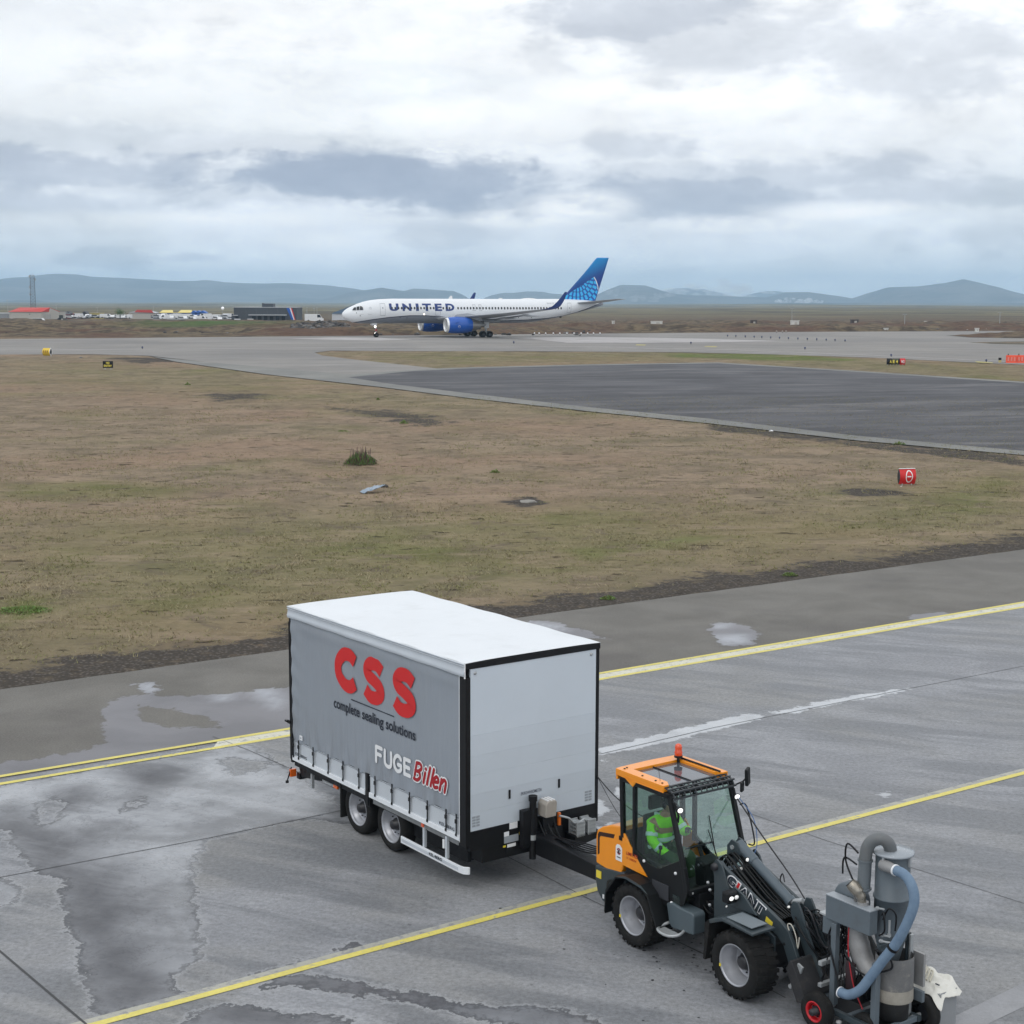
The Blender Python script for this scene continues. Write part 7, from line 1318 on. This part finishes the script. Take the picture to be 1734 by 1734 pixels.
for px0, px1, lab in ((271, 293, 'blue hall with a yellow roof, left of the pair'), (302, 325, 'blue hall with a yellow roof, right of the pair')):
    t_, w_, h_ = building('hall', lab, 'building', px0, px1, 530, 536.5, 655, 8, m_db, m_yr); mb = MB(); mb.add([(-.2, -.4, h_ + .1), (w_ + .2, -.4, h_ + .1), (w_ - .6, 3, h_ + 1.2), (.6, 3, h_ + 1.2)], [(0, 1, 2, 3)]); mb.build('roof_face', m_yr, t_)
for px0, px1, lab in ((324, 333, 'first small blue gabled booth right of the yellow roofs'), (331, 341, 'second small blue gabled booth right of the yellow roofs'), (338, 349, 'third and rightmost small blue gabled booth')):
    building('booth', lab, 'booth', px0, px1, 530, 536, 648, 4, m_bl, m_bl, 1.0)
t_, w_, h_ = building('long_store', 'low dark blue store between the yellow-roofed halls', 'building', 262, 345, 533.5, 537.5, 662, 5, m_db, m_wr)
# charcoal building with the diagonal stripes
D_ = 520.; t_, w_, h_ = building('office_building', 'charcoal flat-roofed building with red, white and blue diagonal stripes', 'building', 396, 502.5, 521, 545, D_, 14, m_char, mat('pale_parapet', (.36, .38, .40), .6)); q = w_ / 106.5
MB().prism([((485 - 396) * q, h_), ((491.5 - 396) * q, h_), ((499 - 396) * q, .6), ((494 - 396) * q, .6)], -.06, -.02).build('blue_stripe', m_blue, t_); MB().prism([((490.5 - 396) * q, h_), ((492.8 - 396) * q, h_), ((499 - 396) * q, .6), ((497.4 - 396) * q, .6)], -.09, -.03).build('white_stripe', M_['white'], t_); MB().prism([((492.6 - 396) * q, h_), ((494.8 - 396) * q, h_), ((500.4 - 396) * q, .6), ((498.8 - 396) * q, .6)], -.08, -.03).build('red_stripe', M_['red'], t_)
MB().box(26 * q, 90 * q, -1.6, 0, h_ * .46, h_ * .53).build('canopy', mat('pale_canopy', (.38, .40, .42), .6), t_); MB().box(47 * q, 66 * q, 1, 6, h_, h_ + 1.35).build('plant_room', m_char, t_, .15); MB().box(47 * q, 50 * q, 1, 3, h_ + 1.3, h_ + 1.45).build('duct', m_char, t_)
for k in range(6): MB().box((31 + k * 10) * q, (37 + k * 10) * q, -.06, -.01, .6, h_ * .42).build('window', m_glassd, t_)
MB().box(3 * q, 8 * q, -.06, -.01, .3, h_ * .4).build('door', m_glassd, t_); MB().box(-4 * q, 0, 0, 5, 0, h_ * .45).build('side_wing', m_char, t_); MB().box(0 * q, 7 * q, -1.2, 0, h_ * .44, h_ * .48).build('porch_roof', m_wr, t_)
for k in range(4): MB().box((20.5 + k * 18) * q, (20.8 + k * 18) * q, -.04, -.005, 0, h_).build('cladding_joint', mat('joint_grey', (.10, .11, .12), .6), t_)
for px, lab in ((402, 'pale block left of the charcoal building door'), (424, 'pale block in front of the charcoal building')): 
    a = base(px, 505.); o = MB().box(-.9, .9, -.4, .4, -.3, .6).build('concrete_block', m_wr, None, .05, at(px, 543, 505.)); tag(o, lab, 'concrete block')
building('warehouse', 'pale blue warehouse partly hidden behind the airliner nose', 'building', 562, 640, 531, 545, 560, 12, m_wr, mat('steel_blue_roof', (.10, .16, .24), .5), 3.2)
MB().box(0, 0, 0, 0, 0, 0) if False else None
# lattice mast
D_ = 700.; a = base(57, D_); zt = at(57, 466, D_).z - a.z; t_ = thing('lattice_mast', 'tall steel lattice mast with antennas rising behind the red-roofed hangar', 'mast', a, .3); lw = 1.15; mb = MB(); M_['mast'] = mat('weathered_mast_steel', (.13, .14, .16), .6)
for sx in (-1, 1):
    for sy in (-1, 1): mb.tube([(sx * lw, sy * lw, -1), (sx * lw * .75, sy * lw * .75, zt - .6)], .10, 5)
mb.build('mast_legs', M_['mast'], t_, kind='stuff'); mb = MB(); nb = 13
for k in range(nb):
    z0, z1 = zt * k / nb, zt * (k + 1) / nb; f0, f1 = lw * (1 - .25 * k / nb), lw * (1 - .25 * (k + 1) / nb)
    for (ax, ay, bx_, by_) in ((-1, -1, 1, -1), (1, -1, 1, 1), (1, 1, -1, 1), (-1, 1, -1, -1)): mb.tube([(ax * f0, ay * f0, z0), (bx_ * f1, by_ * f1, z1)], .09, 4).tube([(ax * f1, ay * f1, z1), (bx_ * f1, by_ * f1, z1)], .08, 4)
mb.build('lattice_bracing', M_['mast'], t_, kind='stuff')
for z_, s_ in ((.72, -1), (.55, -1), (.9, 1), (.3, -1), (.97, -1)): MB().box(s_ * 1.1 - .3, s_ * 1.1 + .3, -.3, .3, zt * z_ - .5, zt * z_ + .5).tube([(0, 0, zt * z_), (s_ * 1.6, 0, zt * z_)], .07, 5).build('antenna', M_['galv'], t_)
MB().tube([(.2, 0, zt - .6), (.2, 0, zt + .9)], .05, 5).build('whip_antenna', M_['galv'], t_)
def pole(px, pyt, pyb, D_, lab, name='lamp_pole', ball=False, cat='pole', grp=None):
    z0 = at(px, pyb, D_).z; z1 = at(px, pyt, D_).z; b_ = base(px, D_); t_ = thing(name, lab, cat, (b_.x, D_, min(z0, b_.z)), 0, grp); MB().tube([(0, 0, 0), (0, 0, z1 - min(z0, b_.z))], .07, 6).build('post', M_['galv'], t_)
    if ball: MB().lathe([(0, -.55), (.4, -.4), (.58, 0), (.4, .4), (0, .55)], 14, TR(0, 0, z1 - min(z0, b_.z) + .4)).build('globe_light', emat('white_globe', (.95, .97, 1), .25), t_)
    else: MB().box(-.5, .5, -.12, .12, z1 - min(z0, b_.z) - .1, z1 - min(z0, b_.z)).build('crossarm', M_['galv'], t_)
    return t_
pole(377.5, 524, 541, 560, 'slender post with a white ball light left of the charcoal building', 'globe_post', True)
for px, pyt, pyb, D_, lab in ((14, 508, 533, 650, 'thin post near the left edge of the photo'), (96, 516, 530, 650, 'thin post right of the lattice mast'), (165, 520, 533, 650, 'thin post behind the yellow stall'), (260, 519, 533, 660, 'thin post at the barn'), (520, 520, 533, 700, 'thin post left of the warehouse'), (532, 522, 533, 700, 'shorter thin post left of the warehouse'), (537, 521, 533, 700, 'thin post nearest the warehouse'), (1532, 532, 554, 430, 'tall thin post beyond the taxiway on the right'), (1693, 529, 560, 420, 'tallest thin post beyond the taxiway near the right edge'), (1341, 522, 545, 520, 'thin post above the white box cabinet')): pole(px, pyt, pyb, D_, lab)
def boxhut(px, pyb, wpx, hpx, D_, lab, m, name='equipment_cabinet', rm=None):
    z0 = at(px, pyb, D_).z; b_ = base(px, D_); k_ = D_ / FOC; t_ = thing(name, lab, 'cabinet', (b_.x, D_, z0), .1); w_, h_ = wpx * k_, hpx * k_; MB().box(-w_ / 2, w_ / 2, -w_ * .3, w_ * .3, -1.2, h_).build('cabinet_body', m, t_, .03); MB().box(-w_ / 2 - .08, w_ / 2 + .08, -w_ * .3 - .08, w_ * .3 + .08, h_, h_ + .12).build('roof', rm or m_wr, t_)
    MB().box(-w_ * .1, w_ * .25, -w_ * .3 - .04, -w_ * .3, .1, h_ * .8).build('door', m_cream, t_)
m_wc = mat('white_cabinet_paint', (.62, .61, .58), .6)
for px, pyb, w_, h_, D_, lab, m in ((1112, 551, 18, 6.5, 400, 'wide low white cabinet beyond the taxiway right of the tail', m_wc), (1038.5, 549, 4.5, 5, 410, 'small white cabinet under the tailplane', m_wc), (1346, 552, 13, 8.5, 400, 'white box cabinet standing on the dark lava, centre right', m_wc), (1276, 551, 10, 8, 410, 'dark brown cabinet on the dark lava', mat('brown_cabinet', (.07, .055, .05), .8)), (1362, 563, 7, 5, 330, 'small white cabinet by the far taxiway edge', m_wc), (1501, 561.5, 6.5, 5, 335, 'small white cabinet right of centre at the far edge', m_wc), (1655, 561, 6, 4.5, 330, 'small white cabinet near the right edge of the photo', m_wc), (1447, 549, 12, 7, 420, 'dark brown hut right of the white box cabinet', mat('brown_cabinet', (.07, .055, .05), .8)), (1568, 547, 5, 2.6, 520, 'tiny white box far out on the plain', m_wc)): boxhut(px, pyb, w_, h_, D_, lab, m, rm=m)
# vehicles far behind
def car_proto(name, lab, m, L=4.4, H1=.85, H2=1.5, van=False, grp=None):
    t_ = thing(name, lab, 'van' if van else 'car', (0, 0, 0), 0, grp)
    if van: MB().prism([(-L / 2, .3), (L / 2, .3), (L / 2, .95), (L / 2 - .5, 1.25), (L / 2 - 1.0, 2.1), (-L / 2, 2.15)], -.9, .9).build('body', m, t_, .05); MB().prism([(L / 2 - .62, 1.25), (L / 2 - 1.05, 2.0), (L / 2 - 1.7, 2.0), (L / 2 - 1.7, 1.25)], -.92, .92).build('window', m_glassd, t_)
    else: MB().prism([(-L / 2, .3), (L / 2, .3), (L / 2, .75), (L / 2 - .9, H1), (L / 2 - 1.6, H2), (-L / 2 + .7, H2), (-L / 2, .95)], -.85, .85).build('body', m, t_, .05); MB().prism([(L / 2 - 1.05, H1 + .04), (L / 2 - 1.66, H2 - .08), (-L / 2 + .8, H2 - .08), (-L / 2 + .4, H1 + .1)], -.87, .87).build('window', m_glassd, t_)
    for x_ in (-L * .3, L * .3): MB().lathe([(0, .9), (.33, .9), (.33, -.9), (0, -.9)], 12, TR(x_, 0, .33) @ rot('X', PI / 2)).build('wheel', M_['rubber'], t_)
    return t_
m_cw, m_cg = mat('white_car_paint', (.74, .75, .76), .35), mat('silver_car_paint', (.42, .44, .46), .35)
R = random.Random(11); protos = [car_proto('parked_car', 'white car in the row parked before the distant halls', m_cw, grp='pale cars parked before the halls'), car_proto('parked_van', 'white van in the row parked before the distant halls', m_cw, 5.2, van=True, grp='white vans parked before the halls'), car_proto('parked_car', 'silver car in the row parked before the distant halls', m_cg, grp='silver cars parked before the halls')]
used = [0, 0, 0]; spots = []
for px in list(range(113, 217, 6)) + list(range(262, 394, 5)):
    spots.append((px + R.uniform(-1.5, 1.5), R.uniform(537.6, 539.6), 590 + R.uniform(-12, 25)))
for px in range(268, 392, 8): spots.append((px + R.uniform(-2, 2), R.uniform(540.5, 543), 540 + R.uniform(-8, 8)))
for px, py, D_ in spots:
    k = R.choice([0, 0, 1, 1, 2]); o = protos[k] if not used[k] else copy_tree(protos[k]); used[k] = 1; p_ = at(px, py, D_); o.location = p_; o.scale = (.82, .82, .70); o.rotation_euler = (0, 0, R.choice([0, PI, PI / 2, -PI / 2, .6, 2.5]))
# pale fence slabs before the cars
b0, b1 = at(283, 546, 520.), at(346, 546, 520.); t_ = thing('panel_fence', 'pale grey panel fence in front of the parked vehicles', 'fence', b0, 0); n_ = 14; wv = (b1.x - b0.x) / n_
for k in range(n_): MB().box(k * wv + .06, (k + 1) * wv - .06, -.05, .05, -.5, 1.15 + .06 * (k % 3)).build('panel', mat('pale_fence_panel', (.30, .31, .31), .7, var=.2), t_)
for k in range(n_ + 1): MB().box(k * wv - .06, k * wv + .06, -.08, .08, -.5, 1.3).build('post', M_['galv'], t_)
# pickup by the hangar, old tractor, van on the rocks
t_ = car_proto('pickup_truck', 'white pickup truck parked in front of the red-roofed hangar', m_cw, 5.4); t_['category'] = 'truck'; t_.location = at(62, 546.5, 545.); t_.rotation_euler = (0, 0, PI)
t_ = thing('old_tractor', 'dark old tractor standing right of the red-roofed hangar', 'tractor', at(107, 546.5, 548.), 0)
MB().box(-1.6, 1.2, -.5, .5, .8, 1.5).box(-1.2, -.1, -.6, .6, 1.5, 2.6).build('body', mat('faded_dark_green', (.03, .04, .035), .7), t_, .08); MB().prism([(1.2, .5), (2.6, .3), (3.2, .35), (3.0, .8), (1.8, 1.0)], -.3, .3).build('loader_arm', M_['hub'], t_)
for x_, r_ in ((-1.0, .85), (.9, .6)): MB().lathe([(0, .8), (r_ * .6, .8), (r_, .7), (r_, -.7), (r_ * .6, -.8), (0, -.8)], 18, TR(x_, 0, r_) @ rot('X', PI / 2)).build('wheel', M_['rubber'], t_)
MB().box(-.4, .2, -.82, -.8, 1.0, 1.4).build('pale_panel', m_cream, t_)
t_ = car_proto('parked_van', 'white van standing behind the rock pile by the airliner nose', m_cw, 5.0, van=True); t_.location = at(532, 545.5, 430.); t_.rotation_euler = (0, 0, .15)
# bare tree
t_ = thing('wind_bent_tree', 'small dark bushy tree standing alone among the far buildings', 'tree', at(203, 539, 560.), 0); MB().tube(smoothpath([(0, 0, -.5), (.1, 0, 1.2), (-.1, 0, 2.0)], 4), .14, 7).build('trunk', mat('dark_bark', (.03, .025, .02), .9), t_)
mb = MB(); R = random.Random(5)
for i in range(420):
    a, b_ = R.uniform(0, 2 * PI), R.gauss(0, 1); c_ = Vector((R.gauss(0, .75), R.gauss(0, .6), 2.1 + R.gauss(0, .55))); s_ = R.uniform(.12, .3); d1 = Vector((R.uniform(-1, 1), R.uniform(-1, 1), R.uniform(-1, 1))).normalized() * s_; d2 = Vector((R.uniform(-1, 1), R.uniform(-1, 1), R.uniform(-1, 1))).normalized() * s_
    mb.add([c_ - d1, c_ + d2, c_ + d1], [(0, 1, 2)])
mb.build('crown', [gB], t_)
# rock pile by the nose and boulders along the lava edge
mb = MB(); R = random.Random(9)
rk = [rockmesh(random.Random(i)) for i in range(5)]; rv = [([v.co.copy() for v in m.vertices], [tuple(p.vertices) for p in m.polygons]) for m in rk]
def rocks(lst, name, lab, mlist, cat='rocks'):
    mb = MB(); org = at(*lst[0][:2], lst[0][2])
    for px, py, D_, sz in lst:
        c_ = at(px, py, D_) - org; v_, f_ = R.choice(rv); S_ = Matrix.Diagonal((sz * R.uniform(.8, 1.4), sz, sz * R.uniform(.5, .9), 1)); mb.add(v_, f_, TR(*c_) @ rot('Z', R.uniform(0, 6)) @ S_, R.randrange(len(mlist)))
    o = mb.build(name, mlist, None, loc=org); tag(o, lab, cat, kind='stuff')
L1 = []
for i in range(240):
    px = R.uniform(494, 592); top = 545 + 3.5 * abs((px - 545) / 45) ** 1.5; py = R.uniform(top, 561); L1.append((px, py, 345 - (py - 545) * 2.6 + R.uniform(-2, 2), R.uniform(.15, .62)))
rocks(L1, 'rock_pile', 'heap of grey lava boulders in front of the airliner nose', [m_rock, m_rockd, m_rockd, mat('brown_rock', (.10, .08, .065), .9)])
L2 = [(lambda px: (px, 0, 0, 0))(0)] ; L2 = []
for i in range(900):
    px = R.uniform(-60, 1800); D_ = R.uniform(272, 420) if px < 1000 else R.uniform(345, 470); g_ = gd(px, D_); s_ = R.uniform(.08, .38); L2.append((g_, s_))
mb = MB()
for g_, s_ in L2: v_, f_ = R.choice(rv); mb.add(v_, f_, TR(g_.x, g_.y, g_.z + s_ * .3 + .15) @ rot('Z', R.uniform(0, 6)) @ Matrix.Diagonal((s_ * 1.5, s_, s_ * .8, 1)), R.randrange(3))
tag(mb.build('scattered_lava_rocks', [m_rockd, m_rockd, m_rock], None), 'loose dark lava stones strewn over the rough ground beyond the taxiway', 'rocks', kind='stuff')
# ================================================================== HILLS
hm_ = bpy.data.materials.new('hill_ground'); hm_.use_nodes = True; t = N(hm_.node_tree); b = t.n['Principled BSDF']; p = t.obj(geo=True)
c = t.mix(t.sm(t.noise(p, .0022, 6, .65, .4), .4, .62), (.085, .092, .094, 1), (.15, .152, .148, 1)); c = t.mix(t.sm(t.noise(t.obj((1, 1, 3), geo=True), .006, 6, .7, .6), .52, .72, 0, .7), c, (.21, .21, .205, 1)); t.put(b.inputs['Base Color'], c); b.inputs['Roughness'].default_value = 1; b.inputs['Specular IOR Level'].default_value = 0
def hill(pts, D_, dep, rough=1., seed=0, name='mountain'):
    P_ = sorted(pts); px = np.linspace(P_[0][0], P_[-1][0], 320); py = np.interp(px, [q[0] for q in P_], [q[1] for q in P_])
    ker = np.array([1, 2, 3, 2, 1]) / 9.; py = np.convolve(np.pad(py, 2, 'edge'), ker, 'valid')
    nr_ = 54; V = []; s_ = np.concatenate([np.linspace(-1, 0, 44), np.linspace(.04, .6, nr_ - 44)])
    ds = np.array([ray(a, b_) for a, b_ in zip(px, py)]); top = EYE + ds[:, 2] * D_ / ds[:, 1]; xx = ds[:, 0] / ds[:, 1] * D_; bz = float(G(D_)) - 12
    jag = 1 + .045 * (fbm(xx / 90. + seed, xx * 0 + .5, 4, seed) - .45)
    for s in s_:
        yy_ = D_ + dep * s + xx * 0; gull = fbm(xx / 420. + seed, yy_ / 800., 5, seed) - .48; gl2 = fbm(xx / 130. + seed, yy_ / 420., 5, seed + 3) - .48
        f = (1 - abs(s)) ** (1.15 if s < 0 else 1.); f = f * f * (3 - 2 * f) * .6 + f * .4; w_ = abs(s) * (1 - abs(s)) * 4
        V.append(np.stack([xx, yy_, bz + (top - bz) * (f * jag + .34 * rough * w_ * gull * f + .24 * rough * w_ * gl2 * f)], 1))
    V = np.concatenate(V)
    return tag(gridmesh(name, np.array(V), len(s_), 320, hm_), kind='structure')
hill([(-900, 515), (-600, 500), (-300, 488), (0, 475.5), (16, 469.7), (42, 469.7), (65, 468.4), (90, 463.3), (136, 465.2), (149, 468.4), (226, 471.7), (291, 475), (333, 476), (352, 474), (375, 478), (452, 480.4), (478, 479), (520, 481), (560, 484), (600, 489), (660, 498), (720, 512), (740, 520)], 9000, 2400, 1., 1)
hill([(-200, 520), (-60, 513), (0, 511), (26, 508.5), (65, 508.5), (97, 513), (150, 517), (200, 520)], 6200, 500, .6, 2, 'hill')
hill([(480, 518), (530, 508), (560, 504), (590, 496), (619, 491), (647, 487), (671, 491), (700, 495), (740, 503), (780, 512), (820, 520)], 7600, 900, .9, 3, 'hill')
hill([(640, 516), (670, 498), (690, 491), (698.5, 488.6), (719, 489.4), (767.6, 492.7), (781.5, 498), (794, 505.6), (812, 514)], 8300, 900, .8, 4, 'hill')
hill([(800, 516), (822, 504), (833, 499.5), (852.7, 495.9), (869, 496), (890, 493.3), (917, 493.8), (933, 497), (948, 498), (975, 503), (1000, 510), (1020, 518)], 8600, 900, .8, 5, 'hill')
hill([(990, 519), (1006, 503), (1025, 492), (1051, 482.4), (1093, 483.3), (1118.5, 491.8), (1144, 498), (1180, 500), (1228, 501.5), (1296, 503.6), (1330, 505), (1380, 518)], 7800, 1100, 1., 6, 'hill')
hill([(1100, 512), (1127, 492), (1148, 488), (1190, 489), (1220, 496), (1260, 506), (1290, 514)], 11500, 900, .6, 7, 'hill')
hill([(1230, 512), (1270, 498), (1300, 492.5), (1318, 493), (1350, 500), (1370, 512)], 11800, 800, .6, 8, 'hill')
hill([(1270, 518), (1300, 503.6), (1330, 494.7), (1368, 494.7), (1402, 499), (1444.5, 505.7), (1470, 510), (1500, 518)], 8000, 900, .8, 9, 'hill')
hill([(1430, 519), (1457, 508), (1474, 498), (1504, 486.7), (1550, 485.4), (1601, 479), (1631, 472.7), (1648, 477), (1677, 486), (1720, 500), (1760, 510), (1800, 519)], 7700, 1200, 1., 10)
hill([(1680, 517), (1698, 507), (1720, 504), (1760, 503), (1900, 500), (2200, 512)], 7000, 800, .7, 11, 'hill')
hill([(1180, 519), (1300, 513.5), (1500, 512.5), (1700, 513), (1950, 515)], 6000, 400, .5, 12, 'lava_ridge'); hill([(-300, 522), (0, 517.5), (200, 516.5), (420, 515.5), (560, 516.5), (800, 520)], 6000, 500, .5, 13, 'lava_ridge')
# ================================================================== STEAM AND HAZE
def steam(label, blobs, dens, D_, cat='steam'):
    R = random.Random(len(label)); bl2 = []
    for px, py, rx, rz_ in blobs:
        for _ in range(5): bl2.append((px + R.gauss(0, .6) * rx, py + R.gauss(0, .5) * rz_, rx * R.uniform(.3, .7), rz_ * R.uniform(.35, .8)))
    blobs = bl2; bm = bmesh.new(); org = at(blobs[0][0], blobs[0][1], D_)
    for px, py, rx, rz_ in blobs:
        c_ = at(px, py, D_) - org; k_ = D_ / FOC; bmesh.ops.create_icosphere(bm, subdivisions=3, radius=1, matrix=TR(*c_) @ Matrix.Diagonal((rx * k_, rx * k_, rz_ * k_, 1)))
    me = bpy.data.meshes.new('steam_plume'); bm.to_mesh(me); bm.free(); o = bpy.data.objects.new('steam_plume', me); C.objects.link(o); o.location = org; m = bpy.data.materials.new('steam'); m.use_nodes = True; t = N(m.node_tree); t.n.remove(t.n['Principled BSDF'])
    v = t.new('ShaderNodeVolumePrincipled'); v.inputs['Color'].default_value = (1, 1, 1, 1); v.inputs['Anisotropy'].default_value = .2
    t.put(v.inputs['Density'], t.m('MULTIPLY', t.sm(t.noise(t.obj(geo=True), .035, 5, .65), .36, .62), dens)); t.l.new(v.outputs[0], t.n['Material Output'].inputs['Volume']); me.materials.append(m); tag(o, label, cat, kind='stuff')
if True:
    steam('bright white steam puffs at the foot of the right-hand hills', [(1325, 510, 12, 6), (1340, 508, 10, 6), (1356, 509, 13, 6), (1370, 510, 9, 5), (1392, 512, 8, 3)], .07, 7300)
    steam('thin steam drifting over the ridge right of the airliner tail', [(1160, 492, 30, 9), (1190, 490, 26, 10), (1215, 497, 30, 7), (1240, 494, 40, 12), (1270, 500, 26, 6)], .016, 8400)
    steam('wisps of steam on the slope just right of the tail', [(1080, 504, 16, 6), (1110, 503, 18, 6), (1040, 500, 12, 8)], .008, 6900)
hz = MB().box(-14000, 14000, -1200, 13500, -60, 215).build('haze', None, None); hz['kind'] = 'stuff'
hv = bpy.data.materials.new('haze_air'); hv.use_nodes = True; t = N(hv.node_tree); t.n.remove(t.n['Principled BSDF']); v = t.new('ShaderNodeVolumePrincipled'); v.inputs['Color'].default_value = (.52, .76, 1, 1); v.inputs['Density'].default_value = 1.3e-4; v.inputs['Anisotropy'].default_value = 0.
t.l.new(v.outputs[0], t.n['Material Output'].inputs['Volume']); hz.data.materials.clear(); hz.data.materials.append(hv)
# ================================================================== GRASS BLADES in the near field (one mass)
nT = 60000; gx_ = []; 
rs = np.random.RandomState(4); yy = 35 + 95 * rs.rand(nT * 3) ** 1.5; tt = rs.uniform(-.36, .40, nT * 3); xx = tt * yy
ok = (yy > edge(xx) + 1.5 + 5 * rs.rand(len(xx))); xx, yy = xx[ok][:nT], yy[ok][:nT]; n_ = len(xx)
dens = fbm(xx / 1.7, yy / 1.7, 3, 77); keep = dens > .30; xx, yy = xx[keep], yy[keep]; n_ = len(xx); h_ = .0 + .05 * rs.rand(n_) ; ang_ = rs.rand(n_) * 2 * PI; wd = .010 + .012 * rs.rand(n_); z0 = G(yy) - .02; bl = 3
V = np.zeros((n_, bl, 3, 3), np.float32)
for k in range(bl):
    a = ang_ + k * 2.1 + rs.rand(n_); ox_ = rs.normal(0, .05, n_); oy_ = rs.normal(0, .05, n_); lx, ly = rs.normal(0, .09, n_), rs.normal(0, .09, n_)
    V[:, k, 0] = np.stack([xx + ox_ - np.cos(a) * wd, yy + oy_ - np.sin(a) * wd, z0], 1); V[:, k, 1] = np.stack([xx + ox_ + np.cos(a) * wd, yy + oy_ + np.sin(a) * wd, z0], 1); V[:, k, 2] = np.stack([xx + ox_ + lx, yy + oy_ + ly, z0 + .06 + h_], 1)
me = bpy.data.meshes.new('grass_blades'); V = V.reshape(-1, 3); me.vertices.add(len(V)); me.vertices.foreach_set('co', V.ravel()); nf = len(V) // 3; me.loops.add(nf * 3); me.loops.foreach_set('vertex_index', np.arange(nf * 3)); me.polygons.add(nf); me.polygons.foreach_set('loop_start', np.arange(nf) * 3); me.polygons.foreach_set('loop_total', np.full(nf, 3)); me.update(calc_edges=True)
gb = bpy.data.materials.new('dry_grass_blade'); gb.use_nodes = True; t = N(gb.node_tree); b = t.n['Principled BSDF']; p = t.obj(geo=True); c = t.mix(t.sm(t.noise(p, .5, 4, .6), .35, .65), srgb(156, 144, 118), srgb(128, 128, 86)); k = t.m('ADD', .55, t.m('MULTIPLY', t.noise(p, 7., 2, .5), .8)); t.put(b.inputs['Base Color'], t.mix(1., c, t.comb(k, k, k), 'MULTIPLY')); b.inputs['Roughness'].default_value = .9; b.inputs['Specular IOR Level'].default_value = .1
me.materials.append(gb); o = bpy.data.objects.new('dry_grass', me); C.objects.link(o); tag(o, 'short dry grass blades covering the near field beyond the asphalt', 'grass', kind='stuff')
